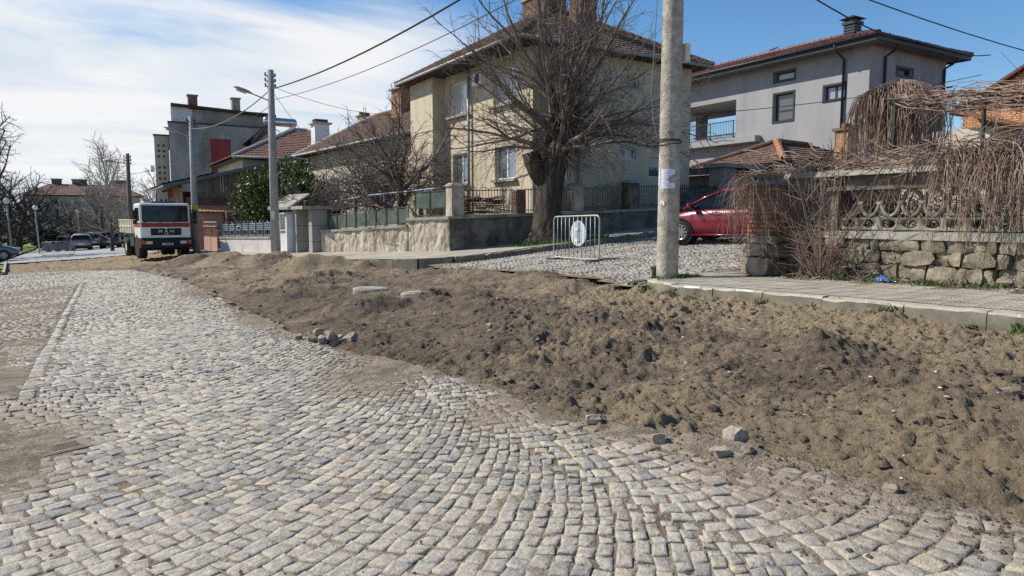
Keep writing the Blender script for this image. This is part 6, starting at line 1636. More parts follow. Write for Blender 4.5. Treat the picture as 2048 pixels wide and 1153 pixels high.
# --- grass tufts, weeds and litter
def tufts(name, label, spots, m='grass', cat='grass', seed=1, wid=.006, zf=None):
    rr = np.random.default_rng(seed); V = []; F = []
    for (cx, cy, rad, n, h) in spots:
        for i in range(n):
            a = rr.random() * 6.283; d = rad * math.sqrt(rr.random()); x, y = cx + math.cos(a) * d, cy + math.sin(a) * d; z = zf(x, y)
            b = rr.random() * 6.283; hh = h * (.5 + .8 * rr.random()); l = .6 * hh; w = wid * (.7 + .8 * rr.random())
            o = len(V); t = rr.random() * 6.283
            V += [(x - w * math.cos(b), y - w * math.sin(b), z), (x + w * math.cos(b), y + w * math.sin(b), z), (x + l * .35 * math.cos(t) + w * .7 * math.cos(b), y + l * .35 * math.sin(t) + w * .7 * math.sin(b), z + hh * .6), (x + l * math.cos(t), y + l * math.sin(t), z + hh)]; F.append((o, o + 1, o + 2, o + 3))
    o = np_obj(name, V, F, m); return tag(o, label, cat, kind='stuff')
tufts('grass', 'fresh green grass round the foot of the near concrete pole', [(8.85, 8.98, .34, 520, .055), (8.75, 9.2, .2, 120, .05), (9.2, 8.95, .25, 220, .05)], seed=1, wid=.006, zf=lambda x, y: float(walk_z(x, y)))
tufts('grass', 'green grass on the mound below the big tree', [(12.9, 19.3, .8, 900, .11), (13.9, 18.95, .7, 700, .10), (14.8, 18.9, .6, 400, .09), (12.2, 19.0, .4, 200, .07)], seed=2, wid=.014, zf=lambda x, y: far_walk_z(x, y) + .02)
KW = [(7.93, 6.35, .10, 60, .06), (7.93, 4.55, .16, 110, .09), (7.92, 3.2, .13, 80, .08), (7.94, 8.1, .15, 80, .07), (8.0, 8.75, .12, 70, .07), (8.3, 9.4, .1, 60, .07), (7.95, 7.6, .10, 40, .06), (7.96, 5.6, .06, 24, .05), (7.95, 2.2, .15, 70, .08), (8.6, 9.55, .15, 60, .05)]
tufts('weeds', 'small green weeds sprouting along the foot of the kerb', KW, 'grass', 'weeds', 3, .007, lambda x, y: float(dirt_z(x, y)) - .01 if x < 8 else g(x, y) + .02)
tufts('weeds', 'sparse weeds at the foot of the stone wall', [(10.15, 6.0, .25, 140, .08), (10.2, 5.3, .3, 180, .08), (10.1, 6.6, .2, 90, .07), (10.2, 4.6, .3, 120, .07), (10.15, 3.6, .3, 110, .07), (10.2, 2.5, .4, 140, .07)], 'grass', 'weeds', 4, .006, lambda x, y: float(walk_z(x, y)))
def scatter(name, label, n, fx, fy, zf, size, m, seed):
    rr = np.random.default_rng(seed); x = fx(rr, n); y = fy(rr, n); z = zf(x, y) + .004 + .02 * rr.random(n); a = rr.random(n) * 6.283; s = size * (.4 + rr.random(n)); c, t = np.cos(a) * s, np.sin(a) * s; k = .55
    dz = (rr.random((n, 4)) - .3) * s[:, None] * .6
    V = np.stack([np.stack([x + c, y + t, z + dz[:, 0]], -1), np.stack([x - t * k, y + c * k, z + dz[:, 1]], -1), np.stack([x - c, y - t, z + dz[:, 2]], -1), np.stack([x + t * k, y - c * k, z + dz[:, 3]], -1)], 1)
    return tag(np_obj(name, V.reshape(-1, 3), np.arange(n * 4).reshape(n, 4), m), label, 'litter', kind='stuff')
scatter('leaf_litter', 'dead leaves and twigs along the foot of the stone wall', 2600, lambda r_, n: 10.45 - np.abs(r_.normal(size=n)) * .24, lambda r_, n: r_.random(n) * 10 - 1.8, lambda x, y: walk_z(x, y), .028, 'litter', 5)
scatter('dry_leaves', 'pale scraps and dry leaves on the strip before the wall', 130, lambda r_, n: 10.4 - np.abs(r_.normal(size=n)) * .3, lambda r_, n: r_.random(n) * 8, lambda x, y: walk_z(x, y), .03, 'litter_pale', 6)

# --- park trees at the left, birch and trees down the street
PK = 'bare trees in the park at the left'
def zt_(x, y): return (x, y, g(x, y))
bare_tree('park_tree', 'tall bare tree at the left edge of the picture', zt_(-6.0, 66), 12.4, .26, 4.6, 'bark', 'twig_dark', 81, 20, 14, 6, .024, .22, group=PK)
bare_tree('park_tree', 'dark wide-crowned park tree behind the left globe lamp', zt_(-8.5, 84), 7.2, .42, 4.8, 'bark', 'twig_dark', 82, 15, 12, 7, .026, .18, elev=(5, 70), group=PK)
bare_tree('park_tree', 'leaning dark park tree right of the left globe lamps', zt_(-5.6, 88), 6.8, .36, 4.6, 'bark', 'twig_dark', 83, 14, 12, 6, .026, .18, elev=(5, 65), lean=(.9, 0), group=PK)
bare_tree('park_tree', 'round dark park tree hiding the end of the cream block', zt_(-11.0, 98), 8.4, .35, 4.8, 'bark', 'twig_dark', 84, 14, 11, 6, .03, .18, elev=(5, 65), group=PK)
bare_tree('birch_tree', 'pale bare birch with fan of fine upright branches', zt_(2.7, 88), 12.0, .24, 4.6, 'birch', 'birch', 85, 26, 14, 6, .022, .16, up=.05, elev=(30, 80))
bare_tree('street_tree', 'brown bare tree in front of the birch', zt_(2.0, 83), 6.8, .22, 3.6, 'bark', 'twig_grey', 86, 18, 13, 6, .022, .12, elev=(0, 60), droop=.05)
bare_tree('street_tree', 'tall dark bare tree between birch and apartment block', zt_(8.2, 96), 10.6, .26, 3.3, 'bark', 'twig', 87, 14, 10, 6, .022, .3, elev=(25, 75))
bare_tree('street_tree', 'reddish bare tree beside the grey apartment block', zt_(7.0, 90), 6.4, .18, 2.8, 'bark', 'vine_dark', 88, 12, 10, 6, .022, .25)
bare_tree('street_tree', 'thin bare tree just left of the truck bed', zt_(2.2, 66), 4.8, .13, 2.2, 'bark', 'twig_grey', 89, 11, 9, 5, .014, .2, elev=(5, 65))
# far-off wood closing the view
rr = random.Random(91); mb = MB()
for i in range(80):
    x = rr.uniform(-50, 25); y = 150 + rr.uniform(0, 60); b = Vector((x, y, g(x, y))); h = rr.uniform(4.5, 8.0)
    q = limb(mb, b, (0, 0, 1), h, .22, .05, rr, 5, .06, 0, 4); spread(mb, q, rr, 14, 3.0, .08, 1, .2, .04, .15, (25, 70), (3, 3), 4, .5)
tag(mb.build('far_wood', 'far_wood', None, fix=False), 'far-off bare wood along the skyline', 'wood', kind='stuff')
for i, (x, y, h_, cr_) in enumerate(((-12, 74, 7.5, 4.0), (-6.6, 95, 8.0, 4.5), (-14, 108, 8.5, 5.0), (-1.0, 104, 6.0, 3.4), (1.8, 98, 6.5, 3.4), (-8.5, 106, 7.0, 4.5), (-4.0, 100, 6.2, 4.2))):
    bare_tree('park_tree', ('bare park tree filling the gap at the far left edge', 'bare park tree behind the leaning dark one', 'farthest bare park tree at the left', 'small bare tree before the cream block beside the kiosk', 'bare tree before the cream block right of its middle', 'thick-crowned bare park tree low behind the lamps', 'low dark park tree between the globe lamps')[i], zt_(x, y), h_, .3, cr_, 'bark', 'twig_dark' if i not in (3, 4) else 'twig', 120 + i, 15, 12, 7, .03, .15, elev=(0, 68), group=PK)
# ------------------------------------------------------------------ poles, lamps and wires
RW1 = ((8.81, 9.08, 6.6), (39, 9, 7.0), .8)
RW2 = ((8.81, 9.08, 7.0), (26, 12, 7.0), .8)
def wire(name, label, p, q, sag, rad, m='wire', n=16, cat='cable'):
    p, q = Vector(p), Vector(q); pts = []
    for i in range(n + 1):
        t = i / n; w = p + (q - p) * t; w.z -= 4 * sag * t * (1 - t); pts.append(w)
    b = MB(); b.tube(pts, rad, 5); return tag(b.build(name, m), label, cat)

BP = thing('utility_pole', 'thick weathered concrete pole with torn notice at the street corner', 'pole', (8.81, 9.08, .62))
bz = .60
mb = MB(); prof = []
rp = random.Random(3)
for i in range(60):
    z = i * .15; prof.append((.192 - .0035 * z + rp.uniform(-.0025, .0025), z))
mb.lathe((8.81, 9.08, bz - .1), prof, 20); mb.build('shaft', 'pole_concrete', BP, True)
for z in (2.88, 2.92, 2.95):
    mb = MB(); pts = [(8.81 + .193 * math.cos(a), 9.08 + .193 * math.sin(a), z + .015 * math.sin(a * 1.0 + z * 40)) for a in np.linspace(0, 6.2832, 25)]; mb.tube(pts, .008, 5); mb.build('wire_band', 'metal_dark', BP)
ins = MB(); c_ = Vector((8.81, 9.08, 4.42)) + rt * .235; ins.box(c_.x - .05, c_.x + .05, c_.y - .06, c_.y + .06, 4.28, 4.58); ins.build('junction_box', 'paint_cream', BP)
mb = MB(); pts = [Vector((8.81, 9.08, z)) - rt * k for z, k in ((5.6, .26), (4.6, .30), (3.8, .34), (3.3, .30), (3.0, .22), (2.92, .19))]; mb.tube(pts, .008, 5); mb.build('loose_wire', 'wire_pale', BP)
PS = thing('notice', 'torn white paper notice pasted on the concrete pole', 'poster', (8.81, 9.08, 2.1))
def pol(a, z, k): rr_ = .1945 - .0035 * (z - .5) + k; return (8.81 + rr_ * math.cos(a), 9.08 + rr_ * math.sin(a), z)
ac = R(217); hw = .70; nu, nz = 16, 18; mb = MB()
def notch(u, v): return u > .45 + 1.3 * abs(v - .46) * (1 + .2 * math.sin(v * 40)) and .28 < v < .70
for i in range(nu):
    for j in range(nz):
        if notch((i + .5) / nu, (j + .5) / nz): continue
        a0, a1 = ac - hw + 2 * hw * i / nu, ac - hw + 2 * hw * (i + 1) / nu; z0, z1 = 2.12 + .33 * j / nz, 2.12 + .33 * (j + 1) / nz
        mb.quad(pol(a0, z0, .002), pol(a1, z0, .002), pol(a1, z1, .002), pol(a0, z1, .002))
mb.build('sheet', 'paper', PS, fix=False)
mb = MB()
for j, (u0, u1) in enumerate(((.25, .75), (.3, .62), (.2, .8), (.28, .72), (.2, .5), (.22, .46), (.2, .44), (.25, .40), (.2, .42), (.2, .60), (.3, .55), (.12, .75))):
    v = .90 - j * .072
    for k in range(5):
        s, e = u0 + (u1 - u0) * k / 5, u0 + (u1 - u0) * (k + .75) / 5
        if notch(e, v): continue
        mb.quad(*[pol(ac - hw + 2 * hw * q_, 2.12 + .33 * w_, .004) for q_, w_ in ((s, v), (e, v), (e, v + .018), (s, v + .018))])
for (u0, u1, v0, v1) in ((.05, .95, .955, .965), (.05, .8, .035, .045), (.05, .065, .04, .96)): mb.quad(*[pol(ac - hw + 2 * hw * q_, 2.12 + .33 * w_, .0035) for q_, w_ in ((u0, v0), (u1, v0), (u1, v1), (u0, v1))])
mb.build('print', 'print_blue', PS, fix=False)
RM = thing('paper_remnant', 'white scrap of old paste on the left flank of the pole', 'paper', (8.81, 9.08, 2.2)); mb = MB()
for j in range(9):
    z0 = 2.16 + j * .035; a1 = R(163) + .09 * rng.uniform(.2, 1.6); mb.quad(pol(R(158), z0, .003), pol(a1, z0, .003), pol(a1 + rng.uniform(-.03, .03), z0 + .034, .003), pol(R(158), z0 + .034, .003))
mb.build('scrap', 'paper', RM, fix=False)
mb = MB(); mb.quad(pol(R(168), 1.86, .003), pol(R(205), 1.83, .003), pol(R(200), 1.90, .003), pol(R(180), 1.93, .003)); mb.build('scrap', 'paper', RM, fix=False)

def lamp_head(par, p, d, ln=.75, m='galvanised'):
    p = Vector(p); d = Vector(d).normalized(); s = d.cross(Vector((0, 0, 1))).normalized(); u = s.cross(d).normalized(); b = MB()
    sec = [(0, .05, .04), (.12, .10, .07), (.35, .15, .085), (.75, .14, .075), (1.0, .05, .035)]
    for (t, w_, h_) in sec:
        for k in range(10):
            a = 2 * math.pi * k / 10; q = p + d * ln * t + s * w_ * math.cos(a) + u * (h_ * math.sin(a) * (1 if math.sin(a) > 0 else .55)); b.v.append(tuple(q))
    for i in range(len(sec) - 1):
        for k in range(10): b.f.append((i * 10 + k, i * 10 + (k + 1) % 10, i * 10 + 10 + (k + 1) % 10, i * 10 + 10 + k))
    b.f.append(tuple(range(9, -1, -1))); b.f.append(tuple(range(40, 50))); h = b.build('lamp_head', m, par, True)
    b = MB(); q = p + d * ln * .55 - u * .055; b.hexa(*[[tuple(q + d * x * ln * .26 + s * y * .11 - u * z) for x, y in ((-1, -1), (1, -1), (1, 1), (-1, 1))] for z in (.03, 0)]); b.build('lens', 'lamp_clear', h)
    return h

def street_lamp(label, x, y, ztop, r0, r1, arm_z, arm, m='pole_grey', head=.75, wood=False):
    z0 = g(x, y); t = thing('street_lamp', label, 'street lamp', (x, y, z0)); b = MB(); n = 10
    b.tube([(x, y, z0 - .3), (x, y, z0 + (ztop - z0) * .5), (x + .02, y, ztop)], [r0, (r0 + r1) / 2, r1], 12); b.build('pole', m, t, True)
    a = Vector((x, y, arm_z)); d = Vector(arm); b = MB(); b.tube([a, a + d * .5, a + d], .028, 6); b.build('arm', 'galvanised', t)
    lamp_head(t, a + d * .85, d + Vector((0, 0, -.02)), head)
    b = MB()
    for k in range(3):
        zz = ztop - .25 - k * .22; b.bar((x - .22, y, zz), (x + .22, y, zz), .05, .04)
        for s in (-.2, .2): b.lathe((x + s, y, zz + .02), [(.025, 0), (.045, .04), (.03, .08), (.035, .11)], 8)
    b.build('insulators', 'metal_dark', t); return t
street_lamp('tall round concrete street lamp beside the white gate', 7.18, 31.18, 7.85, .205, .13, 6.55, (-.95, -.15, .28))
street_lamp('concrete street lamp standing right beside the truck cab', 5.35, 41.5, 7.05, .19, .12, 5.95, (-.75, -.1, .25))
L3 = street_lamp('dark tarred lamp post behind the truck bed', 2.95, 54.0, 5.95, .15, .12, 5.25, (-.8, 0, .12), 'wood_weathered')
for nm, (x, y, z, r_) in (('painted_band', (5.35, 41.5, 2.05, .182)), ('painted_band', (2.95, 54.0, 1.05, .155))):
    o_ = [t for t in bpy.data.objects if t.name.startswith('street_lamp') and abs(t.location.x - x) < .01][0]
    b = MB(); b.lathe((x, y, z), [(r_, 0), (r_, .28)], 12); b.build(nm, 'yellow_paint', o_)
b = MB(); b.bar((7.18 - .17, 31.0, 1.75), (7.18 - .05, 30.985, 1.75), .005, .34); b.build('notice', 'paper', bpy.data.objects['street_lamp'])
for lb_, x, y, top in (('round globe park lamp at the far left beside the parked car', -4.25, 62, 2.85), ('white globe park lamp on leaning post before dark trees', -3.15, 75, 2.55), ('white globe park lamp above the row of parked cars', 0.0, 95, 2.4)):
    z0 = g(x, y); t = thing('park_lamp', lb_, 'park lamp', (x, y, z0), group='globe lamps in the park')
    b = MB(); b.tube([(x, y, z0 - .2), (x - .12, y, top - .25)], [.075, .05], 8); b.build('post', 'pole_grey', t, True)
    b = MB(); b.lathe((x - .13, y, top - .28), [(.05, .1), (.13, .14), (.2, .23), (.21, .31), (.17, .41), (.09, .48), (.02, .5)], 14); b.build('globe', 'globe', t, True)

wire('twisted_cable', 'thick twisted cable rising from the middle lamp to the top edge', (7.18, 31.18, 7.05), (8.81, 9.08, 7.6), .5, .028)
wire('overhead_wire', 'second wire below the twisted cable from the middle lamp', (7.18, 31.18, 6.6), (8.81, 9.08, 6.75), .45, .012)
wire('twisted_cable', 'sagging cable between the two concrete street lamps', (7.18, 31.18, 7.05), (5.35, 41.5, 6.4), .45, .025, 'wire_pale')
wire('overhead_wire', 'lower slack wire between the two concrete street lamps', (7.18, 31.18, 6.4), (5.35, 41.5, 5.9), .35, .012)
wire('overhead_wire', 'thin wire from lamp to the white chimney', (7.18, 31.18, 7.1), (14.8, 50.6, 6.9), .3, .011)
wire('overhead_wire', 'thin wire from lamp to the brick chimney', (7.18, 31.18, 7.2), (15.9, 38.8, 7.6), .3, .011)
wire('overhead_wire', 'slack wire from truck-side lamp to the dark lamp post', (5.35, 41.5, 5.4), (2.95, 54, 4.6), .35, .014)
wire('overhead_wire', 'pale slack wire running to the timber house eaves', (5.35, 41.5, 4.0), (9.0, 47, 3.2), .3, .014, 'wire_pale')
wire('overhead_wire', 'dark wire crossing the front of the modern grey house', (22.3, 21.8, 6.0), (38.2, 18, 8.65), .25, .016)
wire('overhead_wire', 'upper of two dark wires in the right sky', *RW1, .014)
wire('overhead_wire', 'lower of two dark wires in the right sky', *RW2, .017)

# ------------------------------------------------------------------ crowd barriers
def barrier(label, p0, p1, h, nb, zb=None):
    t = thing('crowd_barrier', label, 'barrier', ((p0[0] + p1[0]) / 2, (p0[1] + p1[1]) / 2, g(*p0)))
    a, b_ = Vector((*p0, g(*p0))), Vector((*p1, g(*p1))); d = (b_ - a); Ld = d.length; d.normalize(); up = Vector((0, 0, 1)); rc = .12; pts = []
    lo, hi = .07, h
    def pt(s, z): return a + d * s + up * z
    for (cs, cz, a0) in ((rc, lo + rc, 180), (Ld - rc, lo + rc, 270), (Ld - rc, hi - rc, 0), (rc, hi - rc, 90)):
        for k in range(5): an = R(a0 + k * 22.5); pts.append(pt(cs + rc * math.cos(an), cz + rc * math.sin(an)))
    pts.append(pts[0]); q = MB(); q.tube(pts, .020, 8, False); q.build('frame', 'galvanised', t, True)
    for i in range(nb):
        s = Ld * (i + 1) / (nb + 1); q = MB(); q.tube([pt(s, lo), pt(s, hi)], .009, 6); q.build('bar', 'galvanised', t, True)
    n = d.cross(up)
    for s in (.10, Ld - .25):
        q = MB(); c = pt(s, .03); q.bar(c - n * .30, c + n * .30, .045, .03); q.build('foot', 'metal_dark', t)
    return t, pt, d, n
B1, pt, d_, n_ = barrier('galvanised crowd barrier with sign back across the side street', (10.79, 15.4), (10.72, 13.38), 1.14, 10)
SG = thing('road_sign', 'round pale road sign turned backwards on the near barrier', 'sign', tuple(pt(1.06, .3)))
fwd = Vector((1, 0, 0)); c_ = pt(1.06, .70) + fwd * .05
q = MB(); q.disc(c_, .325, fwd, .012, 32); q.build('disc', 'sign_back', SG)
q = MB(); e = c_ - fwd * .02; q.box(e.x - .02, e.x, e.y - .05, e.y - .03, e.z - .2, e.z + .3); q.box(e.x - .02, e.x, e.y + .03, e.y + .05, e.z - .2, e.z + .3); q.box(e.x - .024, e.x - .002, e.y - .07, e.y + .07, e.z - .2, e.z - .14); q.box(e.x - .024, e.x - .002, e.y - .07, e.y + .07, e.z + .08, e.z + .14); q.build('bracket', 'metal_white', SG)
q = MB(); q.box(c_.x - .014, c_.x - .009, c_.y + .2, c_.y + .25, c_.z - .1, c_.z - .04); q.build('sticker', 'frame_white', SG)
B2, pt, d_, n_ = barrier('far crowd barrier standing across the end of the sand', (-2.55, 64.6), (-.45, 63.2), 1.08, 12)
for i, s in enumerate((.5, 1.25, 2.0)):
    S2 = thing('road_sign', ('grey sign board hung at the left end of the far barrier', 'grey sign disc in the middle of the far barrier', 'grey sign board at the right end of the far barrier')[i], 'sign', tuple(pt(s, .3)))
    q = MB(); q.disc(pt(s, .66) + Vector((0, .06, 0)), .36, (0, 1, 0), .02, 20); q.build('disc', 'concrete_old', S2)
    q = MB(); p_ = pt(s, .5); q.bar(p_ + Vector((0, .03, -.1)), p_ + Vector((0, .03, .5)), .05, .02); q.build('bracket', 'metal_dark', S2)

# ------------------------------------------------------------------ vehicles
def loft(secs, cap=True):
    b = MB(); n = len(secs[0])
    for s in secs: b.v.extend(s)
    for i in range(len(secs) - 1):
        for k in range(n): k2 = (k + 1) % n; b.f.append((i * n + k, i * n + k2, (i + 1) * n + k2, (i + 1) * n + k))
    if cap: b.f.append(tuple(range(n - 1, -1, -1))); b.f.append(tuple((len(secs) - 1) * n + k for k in range(n)))
    return b
def wheel(par, x, y, r, w_, spokes=10, rim='rim_alloy', name='wheel'):
    s = 1 if y > 0 else -1; b = MB(); n = 24; o = []
    prof = [(r * .64, -.5), (r * .93, -.5), (r, -.36), (r, .36), (r * .93, .5), (r * .66, .5)]
    for (pr, pw) in prof:
        for k in range(n): a = 2 * math.pi * k / n; b.v.append((x + pr * math.cos(a), y + pw * w_ * s, r + pr * math.sin(a)))
    for i in range(len(prof) - 1):
        for k in range(n): k2 = (k + 1) % n; b.f.append((i * n + k, i * n + k2, (i + 1) * n + k2, (i + 1) * n + k))
    b.f.append(tuple(range(n)));
    wh = b.build(name, 'rubber', par, True, True)
    b = MB(); b.tube([(x, y + s * w_ * .30, r), (x, y + s * w_ * .33, r)], r * .66, 24); b.build('hub', 'plastic_black', wh, False, True)
    b = MB(); yy = y + s * w_ * .42
    for k in range(spokes):
        a = 2 * math.pi * k / spokes; b.bar((x + r * .10 * math.cos(a), yy, r + r * .10 * math.sin(a)), (x + r * .63 * math.cos(a), yy, r + r * .63 * math.sin(a)), r * .13, .02, (0, 1, 0))
    pts = [(x + r * .64 * math.cos(a), yy, r + r * .64 * math.sin(a)) for a in np.linspace(0, 2 * math.pi, 25)]; b.tube(pts, r * .05, 5, False); b.tube([(x, yy - .01, r), (x, yy + .012, r)], r * .15, 10)
    b.build('rim', rim, wh, False, True); return wh

def car(label, loc, rz, paint, hs=1.0, ls=1.0, wagon=False, detail=True, pitch=0.0):
    t = thing('parked_car', label, 'car', loc, rz); t.rotation_euler = (0, pitch, rz)
    def S(x, zb, zt, w_):
        zb *= hs; zt *= hs; x *= ls
        half = [(0, zb), (.78 * w_, zb), (.96 * w_, zb + .10), (1.0 * w_, zb + (zt - zb) * .42), (.985 * w_, zb + (zt - zb) * .72), (.94 * w_, zt - .03), (.82 * w_, zt), (0, zt + .015)]
        ring = half + [(-y, z) for y, z in half[-2:0:-1]]; return [(x, y, z) for y, z in ring]
    hull = [S(-2.2, .46, .78, .60), S(-2.15, .36, .90, .74), S(-2.0, .28, .97, .82), S(-1.6, .22, .98, .87), S(-.7, .20, .955, .89), S(.3, .20, .93, .89), S(.95, .20, .91, .885), S(1.4, .22, .83, .87), S(1.8, .24, .74, .82), S(2.05, .28, .65, .72), S(2.17, .34, .58, .58), S(2.2, .40, .52, .45)]
    body = loft(hull).build('body', paint, t, True, True)
    gh = ([(-2.02, .95, 1.02), (-1.85, .95, 1.36), (-1.2, .95, 1.45), (-.4, .95, 1.47), (.15, .94, 1.44), (.62, .93, 1.27), (1.22, .90, .93)] if wagon else [(-1.95, .95, .99), (-1.45, .95, 1.24), (-1.0, .95, 1.40), (-.35, .95, 1.455), (.15, .94, 1.43), (.62, .93, 1.26), (1.25, .90, .93)])
    def GS_(x, zb, zt, k=0.0):
        f = min(1, (zt - zb) / .5); wb, wt = .815 + k, .815 - .21 * f + k; zb *= hs; zt *= hs; x *= ls
        half = [(0, zb - .03), (wb, zb - .03), (wb, zb), (wt + .02, zt - .05 * f), (wt - .05, zt + k * .6), (0, zt + .012 + k * .6)]; ring = half + [(-y, z) for y, z in half[-2:0:-1]]; return [(x, y, z) for y, z in ring]
    glass = loft([GS_(*s) for s in gh]).build('windows', 'glass_dark', t, False, True)
    # roof skin and pillars in body colour
    rf = MB(); st = [GS_(*s, .012) for s in gh if s[2] > 1.22]; n = len(st[0])
    for s in st: rf.v.extend([s[k] for k in (3, 4, 5, 6, 7)])
    for i in range(len(st) - 1):
        for k in range(4): rf.f.append((i * 5 + k, i * 5 + k + 1, (i + 1) * 5 + k + 1, (i + 1) * 5 + k))
    rf.build('roof', paint, t, True, True)
    for s in (-1, 1):
        i3 = 3 if s > 0 else 7
        q = MB(); A = [GS_(*z, .01)[i3] for z in gh]; q.tube([A[-1], A[-2], A[-3]], [.03, .032, .03], 5); q.build('front_pillar', paint, t, True, True); q = MB(); q.tube([A[0], A[1], A[2]], [.05, .06, .035], 5)
        q.build('rear_pillar', paint, t, True, True)
        q = MB(); xb = -.28 * ls; q.hexa([(xb - .05, s * .826, .95 * hs), (xb + .05, s * .826, .95 * hs), (xb + .02, s * .66, 1.42 * hs), (xb - .08, s * .66, 1.42 * hs)], [(xb - .05, s * .836, .95 * hs), (xb + .05, s * .836, .95 * hs), (xb + .02, s * .67, 1.43 * hs), (xb - .08, s * .67, 1.43 * hs)]); q.build('door_pillar', 'plastic_black', t, False, True)
        q = MB(); q.tube([(.95 * ls, s * .84, .98 * hs), (.95 * ls, s * 1.0, 1.0 * hs)], .025, 5); V, F = lump(.06, .11, .075, rng, .05); q.add([(v[0] + .93 * ls, v[1] + s * 1.0, v[2] + 1.03 * hs) for v in V], F); q.build('mirror', paint if detail else 'plastic_black', t, True, True)
        for x in (1.32, -1.36):
            q = MB(); q.tube([(x * ls, s * .5, .33), (x * ls, s * .897, .33)], .385, 24); q.build('wheel_arch', 'plastic_black', t, False, True)
            wheel(t, x * ls, s * .80, .325, .22)
        q = MB(); V, F = lump(.20, .10, .075, rng, .04); q.add([(v[0] + 2.0 * ls, v[1] + s * .60, v[2] + .66 * hs) for v in V], F); q.build('headlight', 'lamp_clear', t, True, True)
        q = MB(); V, F = lump(.10, .13, .10, rng, .04); q.add([(v[0] - 2.08 * ls, v[1] + s * .66, v[2] + .82 * hs) for v in V], F); q.build('tail_light', 'lamp_red', t, True, True)
        if detail:
            for x in (.22, -.85):
                q = MB(); q.tube([(x * ls - .1, s * .885, .84 * hs), (x * ls - .08, s * .915, .84 * hs), (x * ls + .08, s * .915, .845 * hs), (x * ls + .1, s * .885, .845 * hs)], .014, 5); q.build('door_handle', paint, t, True, True)
            for pts in ([(.98, .24), (1.0, .6), (.92, .92)], [(-.28, .22), (-.26, .6), (-.30, .95)], [(-1.0, .40), (-1.12, .6), (-1.28, .95)]):
                q = MB(); q.tube([(x * ls, s * (.900 - .012 * (z > .8)), z * hs) for x, z in pts], .006, 4); q.build('door_gap', 'plastic_black', t, False, True)
            q = MB(); q.tube([(-1.0 * ls, s * .885, .27), (.95 * ls, s * .885, .25)], .02, 5); q.build('sill_strip', paint, t, True, True)
    q = MB(); q.box(-2.235 * ls, -2.20 * ls, -.26, .26, .60, .72); q.build('number_plate', 'plate_white', t, False, True)
    q = MB(); q.box(-2.2 * ls, -2.02 * ls, -.72, .72, .30, .50); q.build('bumper', 'plastic_black', t, False, True)
    return t
rc = car('dark red car parked on the side street behind the pole', (15.74, 13.42, g(15.74, 13.42) + .02), R(102), 'paint_red_car', 1.04, 1.0, False, True)
rc.rotation_euler = (-math.atan(.08), 0, R(102))
def zc(x, y): return (x, y, g(x, y) + .01)
car('silver grey hatchback seen from behind at the end of the street', zc(.05, 79.4), R(90), 'paint_silver', 1.08, .95, True, False)
car('dark estate car parked right of the silver hatchback', zc(2.55, 79.6), R(86), 'paint_blue_dark', 1.12, .95, True, False)
car('pale grey car half hidden behind the two parked ones', zc(1.2, 87), R(88), 'paint_silver', 1.15, 1.0, True, False)
car('small dark car behind the far barrier', zc(-1.5, 90), R(95), 'paint_dark', 1.0, .95, True, False)
car('blue-grey van cut off by the left edge', (-5.75, 58.5, g(-5.2, 58.5) + .12), R(0), 'paint_blue_grey', 1.15, 1.0, True, False)
car('dark car parked in the distance left of the truck bed', zc(4.3, 74), R(85), 'paint_dark', 1.0, .95, False, False)

# --- the truck
TX, TY = 3.78, 40.1; TZ = g(TX, TY + 1.5) + .02
TK = thing('truck', 'white tipper truck with red stripe and cream bed facing the camera', 'truck', (TX, TY, TZ), R(5.5))
def TB_(name, m, *boxes, parent=None, smooth=False):
    q = MB()
    for bx_ in boxes: q.box(*bx_)
    return q.build(name, m, parent or TK, smooth, True)
def rbox(x0, x1, y0, y1, z0, z1, r_=.08, slope=0.0):
    """box with rounded vertical edges and top"""
    q = MB(); secs = []
    for (z, k) in ((z0, 0), (z1 - r_, 0), (z1 - r_ * .3, r_ * .35), (z1, r_)):
        ring = []
        for (cx, cy, a0) in ((x1 - r_, y1 - r_, 0), (x0 + r_, y1 - r_, 90), (x0 + r_, y0 + r_, 180), (x1 - r_, y0 + r_, 270)):
            for j in range(4):
                a = R(a0 + j * 30); rr_ = max(r_ - k, .002); yy = cy + rr_ * math.sin(a) + (slope * (z - z0) if cy < (y0 + y1) / 2 else 0); ring.append((cx + rr_ * math.cos(a), yy, z))
        secs.append(ring)
    return loft(secs)
cab = rbox(-1.19, 1.19, 0, 1.75, 1.10, 2.86, .10, .05).build('cab', 'paint_white', TK, True, True)
for p_ in cab.data.polygons: p_.use_smooth = False
def front(x0, x1, z0, z1, k=.012): return [(x0, .05 * (z0 - 1.1) - k, z0), (x1, .05 * (z0 - 1.1) - k, z0), (x1, .05 * (z1 - 1.1) - k, z1), (x0, .05 * (z1 - 1.1) - k, z1)]
def fpanel(name, m, x0, x1, z0, z1, k=.012, th=.02, parent=None):
    f = front(x0, x1, z0, z1, k); q = MB(); q.hexa([(a, b + th, c) for a, b, c in f], f); return q.build(name, m, parent or cab, False, True)
ws = fpanel('windscreen_surround', 'plastic_black', -1.08, 1.08, 1.90, 2.74, .010)
fpanel('windscreen', 'glass_dark', -1.03, 1.03, 1.95, 2.70, .016, .004, ws)
fpanel('red_stripe', 'paint_red_stripe', -1.13, 1.13, 1.64, 1.86)
gr = fpanel('grille', 'plastic_black', -.72, .72, 1.22, 1.58)
q = MB()
for i in range(5): z = 1.27 + i * .065; f = front(-.70, .70, z, z + .03, .022); q.hexa([(a, b + .012, c) for a, b, c in f], f)
q.build('grille_slats', 'metal_dark', gr, False, True)
fpanel('badge_notch', 'paint_white', -.06, .06, 1.53, 1.585, .024, .012, gr)
